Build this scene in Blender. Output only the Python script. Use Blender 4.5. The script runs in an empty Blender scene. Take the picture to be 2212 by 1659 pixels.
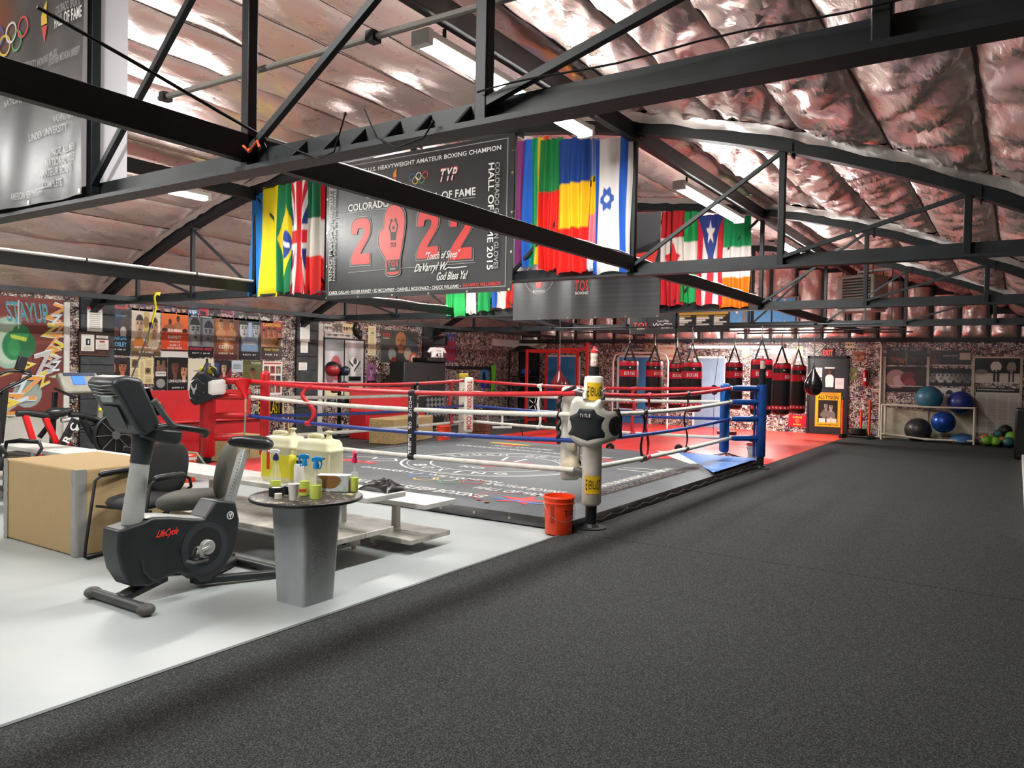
import bpy, math, random
import numpy as np
from math import sin, cos, pi, radians, sqrt, atan2, floor
from mathutils import Vector, Matrix, noise
random.seed(7); RNG = np.random.RandomState(7)
V = Vector
SC = bpy.context.scene
COL = SC.collection

# ------------------------------------------------------------------ camera
CX, CY, F = 1106.0, 829.5, 1667.2            # photograph frame 2212 x 1659
EYE = V((0, 0, 1.6))
_yaw, _pitch, _roll = radians(33.197), radians(-1.118), radians(1.074)
_fwd = V((-sin(_yaw) * cos(_pitch), cos(_yaw) * cos(_pitch), sin(_pitch)))
_rt = V((cos(_yaw), sin(_yaw), 0)); _up = _rt.cross(_fwd)
_r2 = _rt * cos(_roll) + _up * sin(_roll); _u2 = _up * cos(_roll) - _rt * sin(_roll)
cam = bpy.data.objects.new('camera', bpy.data.cameras.new('camera'))
COL.objects.link(cam)
cam.data.sensor_fit = 'HORIZONTAL'; cam.data.sensor_width = 36.0
cam.data.lens = F / 2212.0 * 36.0
cam.data.clip_start = 0.02; cam.data.clip_end = 200
cam.matrix_world = Matrix(((_r2.x, _u2.x, -_fwd.x, EYE.x), (_r2.y, _u2.y, -_fwd.y, EYE.y),
                           (_r2.z, _u2.z, -_fwd.z, EYE.z), (0, 0, 0, 1)))
SC.camera = cam

# ------------------------------------------------------------------ world, light levels, exposure
world = bpy.data.worlds.new('world'); SC.world = world; world.use_nodes = True
world.node_tree.nodes['Background'].inputs[0].default_value = (0.75, 0.8, 0.85, 1)
world.node_tree.nodes['Background'].inputs[1].default_value = 0.25
TUBE_POWER = 110.0          # emission of the fluorescent tubes (lamps are built with their fixtures)
vs = SC.view_settings
vs.view_transform = 'Standard'; vs.look = 'None'; vs.gamma = 1.0; vs.exposure = 0.68
vs.use_curve_mapping = False

# ------------------------------------------------------------------ photo pixel -> place (a pixel is a direction; the plane gives the distance)
def _ray(u, v): return _fwd + _r2 * ((u - CX) / F) - _u2 * ((v - CY) / F)
def onZ(u, v, z=0.0): d = _ray(u, v); return EYE + d * ((z - EYE.z) / d.z)
def onX(u, v, x): d = _ray(u, v); return EYE + d * (x / d.x)
def onY(u, v, y): d = _ray(u, v); return EYE + d * (y / d.y)
def depth_of(p): return (V(p) - EYE).dot(_fwd)

# ------------------------------------------------------------------ materials
def lin(c):
    if isinstance(c, str):
        c = c.lstrip('#'); c = tuple(int(c[i:i + 2], 16) / 255 for i in (0, 2, 4))
    return tuple((x / 12.92 if x <= 0.04045 else ((x + 0.055) / 1.055) ** 2.4) for x in c[:3])
MATS = {}
class NT:
    def __init__(s, name):
        s.m = bpy.data.materials.new(name); s.m.use_nodes = True; s.t = s.m.node_tree
        s.b = s.t.nodes['Principled BSDF']; s.o = s.t.nodes['Material Output']
    def n(s, typ, **kw):
        x = s.t.nodes.new(typ)
        for k, v in kw.items(): setattr(x, k, v)
        return x
    def l(s, a, b): s.t.links.new(a, b)
    def math(s, op, a, b=None, c=None):
        x = s.n('ShaderNodeMath', operation=op)
        for i, q in enumerate((a, b, c)):
            if q is None: continue
            if isinstance(q, (int, float)): x.inputs[i].default_value = q
            else: s.l(q, x.inputs[i])
        return x.outputs[0]
    def ramp(s, fac, stops, interp='LINEAR'):
        x = s.n('ShaderNodeValToRGB'); x.color_ramp.interpolation = interp
        e = x.color_ramp.elements
        while len(e) < len(stops): e.new(0.5)
        for q, (p, c) in zip(e, stops): q.position = p; q.color = (*lin(c), 1)
        s.l(fac, x.inputs[0]); return x.outputs[0]
    def mix(s, fac, a, b, mode='MIX'):
        x = s.n('ShaderNodeMix', data_type='RGBA', blend_type=mode)
        for i, q in ((0, fac), (6, a), (7, b)):
            if isinstance(q, (int, float)): x.inputs[i].default_value = q
            elif isinstance(q, tuple): x.inputs[i].default_value = (*q[:3], 1)
            else: s.l(q, x.inputs[i])
        return x.outputs[2]
    def noise(s, scale, detail=3, rough=0.5, dist=0.0, vec=None, dim='3D'):
        x = s.n('ShaderNodeTexNoise', noise_dimensions=dim)
        x.inputs['Scale'].default_value = scale; x.inputs['Detail'].default_value = detail
        x.inputs['Roughness'].default_value = rough; x.inputs['Distortion'].default_value = dist
        if vec is not None: s.l(vec, x.inputs['Vector'])
        return x.outputs[0]
    def obj(s, scale=None):
        t = s.n('ShaderNodeTexCoord').outputs['Object']
        if scale is None: return t
        m = s.n('ShaderNodeMapping'); m.inputs['Scale'].default_value = scale; s.l(t, m.inputs[0]); return m.outputs[0]
    def bump(s, h, strength=0.3, dist=0.01):
        x = s.n('ShaderNodeBump'); x.inputs['Strength'].default_value = strength; x.inputs['Distance'].default_value = dist
        s.l(h, x.inputs['Height']); s.l(x.outputs[0], s.b.inputs['Normal'])
    def color(s, c): s.l(c, s.b.inputs['Base Color'])
def M(name, c='#808080', rough=0.5, metal=0.0, var=0.0, vscale=8.0, bump=0.0, bscale=60.0, spec=0.5, trans=0.0, coat=0.0, emit=0.0, alpha=1.0):
    """plain procedural material: colour with soft noise variation and optional fine relief"""
    if name in MATS: return MATS[name]
    t = NT(name); b = t.b
    lc = lin(c); b.inputs['Base Color'].default_value = (*lc, 1)
    b.inputs['Roughness'].default_value = rough; b.inputs['Metallic'].default_value = metal
    b.inputs['Specular IOR Level'].default_value = spec
    b.inputs['Transmission Weight'].default_value = trans; b.inputs['Coat Weight'].default_value = coat
    b.inputs['Alpha'].default_value = alpha
    if emit:
        b.inputs['Emission Color'].default_value = (*lc, 1); b.inputs['Emission Strength'].default_value = emit
    co = t.obj()
    v = var if var else 0.04
    f = t.noise(vscale, 3, 0.6, vec=co)
    k = t.ramp(f, [(0.3, (1 - v,) * 3), (0.7, (1, 1, 1))])
    t.color(t.mix(1.0, lc, k, 'MULTIPLY'))
    if bump: t.bump(t.noise(bscale, 2, vec=co), bump, 0.004)
    t.m.diffuse_color = (*lc, 1)
    MATS[name] = t.m; return t.m
def print_mat(name='print', rough=0.4, attr='Col', trans=0.0, bump=0.0, coat=0.0):
    if name in MATS: return MATS[name]
    t = NT(name); a = t.n('ShaderNodeAttribute', attribute_name=attr)
    t.color(a.outputs['Color']); t.b.inputs['Roughness'].default_value = rough
    t.b.inputs['Coat Weight'].default_value = coat; t.b.inputs['Coat Roughness'].default_value = 0.15
    if trans:
        tr = t.n('ShaderNodeBsdfTranslucent'); t.l(a.outputs['Color'], tr.inputs[0])
        mx = t.n('ShaderNodeMixShader'); mx.inputs[0].default_value = trans
        t.l(t.b.outputs[0], mx.inputs[1]); t.l(tr.outputs[0], mx.inputs[2]); t.l(mx.outputs[0], t.o.inputs[0])
    if bump: t.bump(t.noise(25, 3, vec=t.obj()), bump, 0.01)
    MATS[name] = t.m; return t.m

# ------------------------------------------------------------------ meshes
def perp(d):
    d = d.normalized(); a = V((0, 0, 1)) if abs(d.z) < 0.9 else V((1, 0, 0))
    x = d.cross(a).normalized(); return x, d.cross(x).normalized()
class Fr:
    """a frame: origin, right, up; its third axis points out of the face"""
    def __init__(s, o, ex, ey): s.o = V(o); s.x = V(ex).normalized(); s.y = V(ey).normalized(); s.z = s.x.cross(s.y)
    def p(s, a, b, c=0.0): return s.o + s.x * a + s.y * b + s.z * c
    def at(s, a, b, c=0.0): return Fr(s.p(a, b, c), s.x, s.y)
class MB:
    def __init__(s): s.v = []; s.f = []; s.m = []
    def add(s, vs_, fs, mi=0):
        k = len(s.v); s.v += [tuple(q) for q in vs_]; s.f += [tuple(i + k for i in f) for f in fs]; s.m += [mi] * len(fs); return s
    BOXF = [(0, 3, 2, 1), (4, 5, 6, 7), (0, 1, 5, 4), (1, 2, 6, 5), (2, 3, 7, 6), (3, 0, 4, 7)]
    def box(s, c, d, rz=0.0, mi=0, R=None):
        hx, hy, hz = d[0] / 2, d[1] / 2, d[2] / 2
        R = R or Matrix.Rotation(rz, 3, 'Z')
        q = [(-hx, -hy, -hz), (hx, -hy, -hz), (hx, hy, -hz), (-hx, hy, -hz), (-hx, -hy, hz), (hx, -hy, hz), (hx, hy, hz), (-hx, hy, hz)]
        return s.add([V(c) + R @ V(w) for w in q], MB.BOXF, mi)
    def b2(s, a, b, mi=0):
        return s.box([(a[i] + b[i]) / 2 for i in range(3)], [abs(b[i] - a[i]) for i in range(3)], mi=mi)
    def bar(s, p0, p1, w, h, up=(0, 0, 1), mi=0):
        p0, p1 = V(p0), V(p1); d = (p1 - p0).normalized(); u = V(up)
        x = d.cross(u)
        if x.length < 1e-4: x = d.cross(V((1, 0, 0)))
        x.normalize(); y = x.cross(d)
        q = []
        for p in (p0, p1):
            for a, b in ((-1, -1), (1, -1), (1, 1), (-1, 1)): q.append(p + x * (a * w / 2) + y * (b * h / 2))
        return s.add(q, MB.BOXF, mi)
    def tube(s, pts, r, n=8, caps=True, closed=False, mi=0):
        pts = [V(p) for p in pts]; N = len(pts); rs = r if isinstance(r, (list, tuple)) else [r] * N
        d0 = (pts[1] - pts[0]).normalized(); x, y = perp(d0); rings = []
        for i, p in enumerate(pts):
            if closed: d = (pts[(i + 1) % N] - pts[i - 1])
            else: d = (pts[min(i + 1, N - 1)] - pts[max(i - 1, 0)])
            d.normalize(); x = (x - d * x.dot(d))
            if x.length < 1e-5: x, _ = perp(d)
            x.normalize(); y = d.cross(x)
            rings.append([p + (x * cos(2 * pi * k / n) + y * sin(2 * pi * k / n)) * rs[i] for k in range(n)])
        vs_ = [q for R in rings for q in R]; fs = []
        for i in range(N if closed else N - 1):
            a, b = i * n, ((i + 1) % N) * n
            for k in range(n): fs.append((a + k, a + (k + 1) % n, b + (k + 1) % n, b + k))
        if caps and not closed: fs += [tuple(range(n - 1, -1, -1)), tuple((N - 1) * n + k for k in range(n))]
        return s.add(vs_, fs, mi)
    def cyl(s, p0, p1, r, n=16, r1=None, mi=0): return s.tube([p0, p1], [r, r if r1 is None else r1], n, mi=mi)
    def lathe(s, prof, c=(0, 0, 0), n=24, M_=None, mi=0, sq=1.0):
        """prof: (radius, height) from bottom to top round z; M_ turns it; sq scales y"""
        c = V(c); vs_ = []; fs = []
        for r, z in prof:
            for k in range(n):
                w = V((r * cos(2 * pi * k / n), r * sin(2 * pi * k / n) * sq, z))
                vs_.append(c + (M_ @ w if M_ is not None else w))
        for i in range(len(prof) - 1):
            for k in range(n): fs.append((i * n + k, i * n + (k + 1) % n, (i + 1) * n + (k + 1) % n, (i + 1) * n + k))
        if prof[0][0] > 1e-5: fs.append(tuple(range(n - 1, -1, -1)))
        if prof[-1][0] > 1e-5: fs.append(tuple((len(prof) - 1) * n + k for k in range(n)))
        return s.add(vs_, fs, mi)
    def ball(s, c, r, sc=(1, 1, 1), n=20, m=12, M_=None, mi=0):
        prof = [(max(1e-6, sin(pi * i / m)), -cos(pi * i / m)) for i in range(m + 1)]
        S = Matrix.Diagonal((r * sc[0], r * sc[1], r * sc[2]))
        return s.lathe(prof, c, n, (M_ @ S) if M_ is not None else S, mi)
    def prism(s, poly, fr, d0, d1, mi=0):
        n = len(poly); vs_ = [fr.p(a, b, d0) for a, b in poly] + [fr.p(a, b, d1) for a, b in poly]
        ar = sum(poly[i - 1][0] * poly[i][1] - poly[i][0] * poly[i - 1][1] for i in range(n))
        fs = [tuple(range(n - 1, -1, -1)), tuple(range(n, 2 * n))] + [(i, (i + 1) % n, n + (i + 1) % n, n + i) for i in range(n)]
        if (ar < 0) != (d1 < d0): fs = [f[::-1] for f in fs]
        return s.add(vs_, fs, mi)
    def flat(s, poly, fr, z=0.0, mi=0):
        return s.add([fr.p(a, b, z) for a, b in poly], [tuple(range(len(poly)))], mi)
    def ring(s, fr, cx, cy, r0, r1, z=0.0, n=40, a0=0.0, a1=2 * pi, sy=1.0, mi=0):
        q = []; fs = []
        for i in range(n + 1):
            a = a0 + (a1 - a0) * i / n
            q += [fr.p(cx + r0 * cos(a), cy + r0 * sin(a) * sy, z), fr.p(cx + r1 * cos(a), cy + r1 * sin(a) * sy, z)]
        for i in range(n): fs.append((2 * i, 2 * i + 1, 2 * i + 3, 2 * i + 2))
        return s.add(q, fs, mi)
    def disc(s, fr, cx, cy, rx, ry=None, z=0.0, n=28, mi=0):
        ry = rx if ry is None else ry
        return s.flat([(cx + rx * cos(2 * pi * k / n), cy + ry * sin(2 * pi * k / n)) for k in range(n)], fr, z, mi)
    def stroke(s, fr, pts, w, z=0.0, mi=0):
        """a drawn line of width w"""
        for i_, ((ax, ay), (bx, by)) in enumerate(zip(pts, pts[1:])):
            z += .0003 * (1 if i_ % 2 else -1); dx, dy = bx - ax, by - ay; L = sqrt(dx * dx + dy * dy) or 1; nx, ny = -dy / L * w / 2, dx / L * w / 2
            ex, ey = dx / L * w * 0.3, dy / L * w * 0.3
            s.flat([(ax - ex + nx, ay - ey + ny), (ax - ex - nx, ay - ey - ny), (bx + ex - nx, by + ey - ny), (bx + ex + nx, by + ey + ny)], fr, z, mi)
        return s
    def grid(s, fn, nu, nv, mi=0):
        q = [fn(i / nu, j / nv) for j in range(nv + 1) for i in range(nu + 1)]; w = nu + 1
        return s.add(q, [(j * w + i, j * w + i + 1, (j + 1) * w + i + 1, (j + 1) * w + i) for j in range(nv) for i in range(nu)], mi)
    def build(s, name, mat, parent=None, world=False, smooth=35, bevel=0.0, bseg=2, subs=0, solid=0.0):
        me = bpy.data.meshes.new(name)
        vs_ = s.v
        if world and parent is not None:
            I = full_matrix(parent).inverted(); vs_ = [tuple(I @ V(q)) for q in s.v]
        me.from_pydata(vs_, [], s.f)
        for m in (mat if isinstance(mat, (list, tuple)) else [mat]): me.materials.append(m)
        if max(s.m, default=0): me.polygons.foreach_set('material_index', s.m)
        if smooth:
            me.shade_smooth(); me.set_sharp_from_angle(angle=radians(smooth))
        me.update()
        o = bpy.data.objects.new(name, me); COL.objects.link(o)
        if parent is not None: o.parent = parent
        if subs:
            k = o.modifiers.new('subdivision', 'SUBSURF'); k.levels = k.render_levels = subs
        if solid:
            k = o.modifiers.new('thickness', 'SOLIDIFY'); k.thickness = solid; k.offset = 0
        if bevel:
            k = o.modifiers.new('bevel', 'BEVEL'); k.width = bevel; k.segments = bseg; k.limit_method = 'ANGLE'; k.angle_limit = radians(40)
        return o
def full_matrix(o):
    return (full_matrix(o.parent) if o.parent else Matrix()) @ o.matrix_basis
def tag(o, label=None, cat=None, group=None, kind=None):
    if label: o['label'] = label
    if cat: o['category'] = cat
    if group: o['group'] = group
    if kind: o['kind'] = kind
    return o
def thing(name, label, cat, loc=(0, 0, 0), rz=0.0, group=None):
    o = bpy.data.objects.new(name, None); COL.objects.link(o); o.empty_display_size = 0.1
    o.location = loc; o.rotation_euler = (0, 0, rz); return tag(o, label, cat, group)
def part(mb, name, mat, parent, **kw): return mb.build(name, mat, parent, **kw)
def struct(mb, name, mat, parent=None, **kw):
    o = mb.build(name, mat, parent, **kw)
    if parent is None: o['kind'] = 'structure'
    return o
def copy_tree(o, parent=None):
    c = o.copy(); COL.objects.link(c); c.parent = parent
    for ch in o.children: copy_tree(ch, c)
    return c

# ------------------------------------------------------------------ lettering
_TXT = {}
def text_mesh(s_, off=0.0):
    if (s_, off) not in _TXT:
        cu = bpy.data.curves.new('t', 'FONT'); cu.body = s_; cu.resolution_u = 3; cu.align_x = 'CENTER'; cu.offset = off; cu.space_character = 1 + off * 1.5
        ob = bpy.data.objects.new('t', cu)
        me = bpy.data.meshes.new_from_object(ob)
        n = len(me.vertices); a = np.zeros(n * 3); me.vertices.foreach_get('co', a); a = a.reshape(-1, 3)
        fs = [tuple(p.vertices) for p in me.polygons]
        bpy.data.objects.remove(ob); bpy.data.curves.remove(cu); bpy.data.meshes.remove(me)
        _TXT[(s_, off)] = (a, fs)
    return _TXT[(s_, off)]
def letters(mb, s_, fr, x, y, w, h, z=0.002, shear=0.0, bold=0.0, mi=0, flip=False):
    """fits the words s_ into a w x h box centred on (x, y) of the frame"""
    a, fs = text_mesh(s_, round(min(.022, bold / max(h, 1e-6) * .7), 3)); lo = a.min(0); hi = a.max(0); sz = np.maximum(hi - lo, 1e-6)
    b = (a - (lo + hi) / 2) / sz
    if flip: b = b * (-1, -1, 1)
    return mb.add([fr.p(x + q[0] * w + shear * q[1] * h, y + q[1] * h, z) for q in b], fs, mi)
def words_on(s_, fr, x, y, w, h, mat, parent, name='lettering', z=0.002, bold=0.0, shear=0.0, world=True):
    if 1 < len(s_) <= 4 and isinstance(fr, Fr):                    # short big words: every letter is a piece of its own
        ws = [max(.12, float(np.ptp(text_mesh(c)[0][:, 0]))) for c in s_]; gap = .10; tot = sum(ws) + gap * (len(s_) - 1); c0 = -w / 2; o = None
        for c, cw in zip(s_, ws):
            k = w * cw / tot; o = letters(MB(), c, fr, x + c0 + k / 2, y, k, h, z, shear, bold).build(name, mat, parent, world=world, smooth=0); c0 += k + w * gap / tot
        return o
    return letters(MB(), s_, fr, x, y, w, h, z, shear, bold).build(name, mat, parent, world=world, smooth=0)

# ------------------------------------------------------------------ printed pictures: one small quad per patch of ink, colour stored on the face
class Cv:
    def __init__(s, w, h, c='#000000'):
        w, h = 2 * w, 2 * h; s.w, s.h = w, h; s.a = np.empty((h, w, 3)); s.a[:] = lin(c)
        yy, xx = np.mgrid[0:h, 0:w]; s.x = (xx + 0.5) / w; s.y = (yy + 0.5) / h
    def _put(s, m, c, al=1.0): s.a[m] = s.a[m] * (1 - al) + np.array(lin(c)) * al; return s
    def rect(s, x0, y0, x1, y1, c, al=1.0): return s._put((s.x >= x0) & (s.x < x1) & (s.y >= y0) & (s.y < y1), c, al)
    def ell(s, cx, cy, rx, ry, c, al=1.0): return s._put(((s.x - cx) / rx) ** 2 + ((s.y - cy) / ry) ** 2 < 1, c, al)
    def poly(s, pts, c, al=1.0):
        ins = np.zeros(s.x.shape, bool); n = len(pts)
        for i in range(n):
            (x0, y0), (x1, y1) = pts[i], pts[(i + 1) % n]
            if y0 == y1: continue
            k = (y0 > s.y) != (y1 > s.y); ins ^= k & (s.x < (x1 - x0) * (s.y - y0) / (y1 - y0) + x0)
        return s._put(ins, c, al)
    def vgrad(s, c0, c1, y0=0.0, y1=1.0):
        t = np.clip((s.y - y0) / (y1 - y0), 0, 1)[..., None]; m = (s.y >= y0) & (s.y <= y1)
        s.a[m] = (np.array(lin(c0)) * (1 - t) + np.array(lin(c1)) * t)[m]; return s
    def glow(s, cx, cy, r, c, al=1.0, asp=1.0):
        d = np.sqrt((s.x - cx) ** 2 + ((s.y - cy) * asp) ** 2); k = (np.clip(1 - d / r, 0, 1) ** 1.5 * al)[..., None]
        s.a = s.a * (1 - k) + np.array(lin(c)) * k; return s
    def speck(s, amt=0.15, seed=1):
        k = 1 + amt * (np.random.RandomState(seed).rand(s.h, s.w, 1) - 0.5) * 2; s.a = np.clip(s.a * k, 0, 1); return s
    def line(s, x0, y0, x1, y1, wd, c, al=1.0):
        dx, dy = x1 - x0, y1 - y0; L = sqrt(dx * dx + dy * dy) or 1; nx, ny = -dy / L * wd, dx / L * wd
        return s.poly([(x0 + nx, y0 + ny), (x1 + nx, y1 + ny), (x1 - nx, y1 - ny), (x0 - nx, y0 - ny)], c, al)
    def rows(s, x0, x1, y0, y1, n, c, fill=0.5, seed=3, cut=0.25):
        r = random.Random(seed)
        for i in range(n):
            a = y0 + (y1 - y0) * i / n; k = r.random() * cut * (x1 - x0) / 2
            s.rect(x0 + k, a, x1 - k, a + (y1 - y0) / n * fill, c)
        return s
    def face(s, cx, cy, r, skin='#b07a55', hair='#1c1310', dark='#3a2218', asp=1.0, look=0.0, beard=False, torso=None):
        """a plain generic head: neck, head, hair, brows, eyes, nose, mouth"""
        rx, ry = r * 0.72, r * asp
        if torso: s.ell(cx, cy - 2.5 * ry, rx * 2.5, ry * 1.5, torso)
        s.rect(cx - rx * 0.5, cy - 1.5 * ry, cx + rx * 0.5, cy, skin)
        s.ell(cx, cy, rx, ry, skin); s.ell(cx + rx * 0.45, cy - ry * 0.1, rx * 0.5, ry * 0.75, dark, 0.35)
        s._put((((s.x - cx) / (rx * 1.05)) ** 2 + ((s.y - cy - ry * 0.05) / (ry * 1.05)) ** 2 < 1) & (s.y > cy + ry * 0.45), hair)
        for k in (-1, 1):
            s.ell(cx + k * rx * 0.42 + look * rx, cy + ry * 0.1, rx * 0.24, ry * 0.09, dark)
            s.ell(cx + k * rx * 0.42 + look * rx, cy + ry * 0.28, rx * 0.3, ry * 0.06, hair)
        s.ell(cx + look * rx * 1.5, cy - ry * 0.18, rx * 0.16, ry * 0.2, dark, 0.5)
        s.ell(cx + look * rx, cy - ry * 0.5, rx * 0.35, ry * 0.09, dark)
        if beard: s._put((((s.x - cx) / rx) ** 2 + ((s.y - cy) / ry) ** 2 < 1) & (s.y < cy - ry * 0.6), hair, 0.7)
        return s
def picture(name, cv, fr, W, H, mat, parent=None, z=0.0, shape=None, world=True, x0=0.0, y0=0.0, solid=0.0):
    """lays the canvas on a W x H sheet whose lower left corner is (x0, y0); shape(s, t) gives a height off the sheet"""
    nx, ny = cv.w, cv.h; me = bpy.data.meshes.new(name)
    I = full_matrix(parent).inverted() if (parent is not None and world) else Matrix()
    q = []
    for j in range(ny + 1):
        for i in range(nx + 1):
            d = shape(i / nx, j / ny) if shape else 0.0
            if isinstance(d, tuple): q.append(tuple(I @ fr.p(x0 + W * i / nx + d[0], y0 + H * j / ny + d[1], z + d[2])))
            else: q.append(tuple(I @ fr.p(x0 + W * i / nx, y0 + H * j / ny, z + d)))
    w = nx + 1
    me.from_pydata(q, [], [(j * w + i, j * w + i + 1, (j + 1) * w + i + 1, (j + 1) * w + i) for j in range(ny) for i in range(nx)])
    at = me.attributes.new('Col', 'FLOAT_COLOR', 'POINT')
    e = np.pad(cv.a, ((1, 1), (1, 1), (0, 0)), 'edge'); e = (e[:-1, :-1] + e[1:, :-1] + e[:-1, 1:] + e[1:, 1:]) / 4
    c = np.ones(((ny + 1) * (nx + 1), 4)); c[:, :3] = e.reshape(-1, 3); at.data.foreach_set('color', c.ravel())
    me.materials.append(mat)
    if shape: me.shade_smooth()
    me.update(); o = bpy.data.objects.new(name, me); COL.objects.link(o)
    if parent is not None: o.parent = parent
    if solid:
        k = o.modifiers.new('thickness', 'SOLIDIFY'); k.thickness = solid; k.offset = 0
    return o
# ================================================================== the room
XL, XR, YB, YF = -14.0, 0.9, 21.9, -3.2          # walls
XC, RAD, CROWN = -6.5, 15.4, 4.40                # bow roof: underside of the top chords
TRY = [2.65, 7.5, 12.35, 17.2]                   # trusses
PX = [-0.38 - 1.52 * k for k in range(9)]        # truss posts
def arc(x): return CROWN - (RAD - sqrt(RAD * RAD - (x - XC) ** 2))

black_steel = M('black_painted_steel', '#15191b', 0.5, 0.0, var=0.25, vscale=5, spec=0.35)
dark_steel = M('dark_grey_painted_steel', '#2b3032', 0.5, 0.0, var=0.25, vscale=4, spec=0.35)
grey_steel = M('grey_painted_steel', '#5c5f60', 0.45, 0.0, var=0.2)
white_paint = M('white_paint', '#d9d7cf', 0.6, var=0.1, vscale=3)
black_plastic = M('black_plastic', '#171a1c', 0.42, var=0.15)
chrome = M('bright_metal', '#c8c8c8', 0.22, 0.95)
white_plastic = M('white_plastic', '#e9e8e2', 0.4)

# ---- floor
t = NT('grey_floor_paint'); co = t.obj()
n1 = t.noise(0.7, 6, 0.6, 0.4, vec=co); n2 = t.noise(9, 4, 0.6, 0.2, vec=co)
t.color(t.mix(t.ramp(n2, [(0.35, '#000000'), (0.75, '#2a2a2a')]), t.ramp(n1, [(0.3, '#9aa2a1'), (0.55, '#a5acab'), (0.8, '#afb4b1')]), lin('#97a09e')))
t.b.inputs['Roughness'].default_value = 0.42; t.bump(n2, 0.08, 0.01); floor_paint = t.m
t = NT('black_rubber_carpet'); co = t.obj()
sp = t.math('ADD', t.math('MULTIPLY', t.noise(310, 2, 0.7, vec=co), .5), t.math('MULTIPLY', t.noise(120, 2, 0.7, vec=co), .5)); bl = t.noise(0.9, 4, 0.6, vec=co)
t.color(t.mix(t.ramp(sp, [(0.49, '#000000'), (0.60, '#ffffff')]), t.mix(bl, lin('#121414'), lin('#1c1e1e')), lin('#565955')))
t.b.inputs['Roughness'].default_value = 0.9; t.b.inputs['Specular IOR Level'].default_value = 0.25
t.bump(sp, 0.6, 0.006); carpet_mat = t.m
t = NT('red_floor_mat'); co = t.obj()
n1 = t.noise(0.9, 5, 0.6, 0.6, vec=t.obj((1.0, 0.35, 1)))
t.color(t.ramp(n1, [(0.3, '#b3201c'), (0.5, '#c92f28'), (0.75, '#d2473d')])); t.b.inputs['Roughness'].default_value = 0.38; red_mat = t.m
black_mat = M('black_exercise_mat', '#2b2d2d', 0.75, var=0.3, bump=0.2)
YS = 6.61                                        # seam of the carpet
struct(MB().b2((XL - .2, YF - .2, -0.2), (XR + .2, YB + .2, 0)), 'floor', floor_paint)
fc = struct(MB().b2((-3.62, YF, 0.0), (XR, YS - 0.0015, 0.014)), 'floor_carpet', carpet_mat, bevel=0.006)
struct(MB().b2((-3.62, YS + 0.0015, 0.0), (XR, YB, 0.0142)), 'floor_carpet', carpet_mat, bevel=0.006)
struct(MB().bar((-3.635, YF, 0.008), (-3.635, 6.7, 0.008), 0.03, 0.016), 'trim_1', M('grey_edge_strip', '#4c5352', 0.5))
struct(MB().b2((-10.4, 13.75, 0), (-3.64, YB, 0.012)), 'floor_mat', red_mat)
struct(MB().b2((-13.0, 6.0, 0), (-10.42, YB, 0.011)), 'floor_mat', black_mat)
struct(MB().b2((0.11, 9.0, 0.014), (0.8, 17.9, 0.13)), 'trim_2', white_paint, bevel=0.01)

# ---- walls covered in small pictures
def collage(name, axis, cw=0.17, ch=0.125, seed=0.0, tint='#ffffff', light=1.0):
    t = NT(name); co = t.obj(); sx = t.n('ShaderNodeSeparateXYZ'); t.l(co, sx.inputs[0])
    u = t.math('DIVIDE', sx.outputs[axis], cw); v = t.math('DIVIDE', sx.outputs[2], ch)
    rowi = t.math('FLOOR', v)
    def wn(x, y, w):
        c = t.n('ShaderNodeCombineXYZ')
        for i, q in enumerate((x, y, w)):
            if isinstance(q, (int, float)): c.inputs[i].default_value = q
            else: t.l(q, c.inputs[i])
        k = t.n('ShaderNodeTexWhiteNoise', noise_dimensions='3D'); t.l(c.outputs[0], k.inputs[0]); return k.outputs['Value']
    u = t.math('ADD', u, t.math('MULTIPLY', wn(0.0, rowi, seed), 7.0))
    u = t.math('ADD', u, t.math('MULTIPLY', t.math('SINE', t.math('MULTIPLY', u, 2.3)), 0.22))
    ci = t.math('FLOOR', u)
    base = t.ramp(wn(ci, rowi, seed + 1), [(0, '#120e0e'), (.16, '#3a1a16'), (.28, '#7a5845'), (.4, '#c79a7a'), (.5, '#e2dace'), (.64, '#1b1d24'), (.72, '#94302c'), (.79, '#4a5268'), (.86, '#b9ae9e'), (.93, '#ece7de')], 'CONSTANT')
    f1 = t.math('FLOOR', t.math('MULTIPLY', u, 4.0)); f2 = t.math('FLOOR', t.math('MULTIPLY', v, 4.0))
    fine = t.ramp(wn(f1, f2, seed + 2), [(0, '#0b0a0b'), (.3, '#241c1e'), (.42, '#b98d74'), (.54, '#66493c'), (.66, '#e6dfd4'), (.84, '#7c2422'), (.92, '#34406a')], 'CONSTANT')
    sm = t.noise(5.0, 2, vec=co)
    c = t.mix(0.72, base, fine)
    fx = t.math('FRACT', u); fy = t.math('FRACT', v)
    edge = t.math('MAXIMUM', t.math('LESS_THAN', fx, 0.05), t.math('LESS_THAN', fy, 0.05))
    ec = t.ramp(wn(ci, rowi, seed + 5), [(0, '#171413'), (.6, '#d6d1c6')], 'CONSTANT')
    c = t.mix(edge, c, ec); c = t.mix(t.math('MULTIPLY', sm, 0.2), c, lin('#1b1614'))
    if tint != '#ffffff': c = t.mix(1.0, c, lin(tint), 'MULTIPLY')
    t.color(c); t.b.inputs['Roughness'].default_value = 0.32
    t.bump(wn(ci, rowi, seed + 7), 0.25, 0.01); return t.m
col_left = collage('picture_collage_on_side_wall', 1, 0.10, 0.08, 1.0)
col_back = collage('picture_collage_on_end_wall', 0, 0.095, 0.078, 4.0)
struct(MB().b2((XL - 0.15, YF, 0), (XL, YB, 2.95)), 'wall_left', col_left)
struct(MB().b2((XL, YF - 0.15, 0), (XR, YF, 5.2)), 'wall_front', M('plain_wall', '#6b6763', 0.7))
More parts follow.
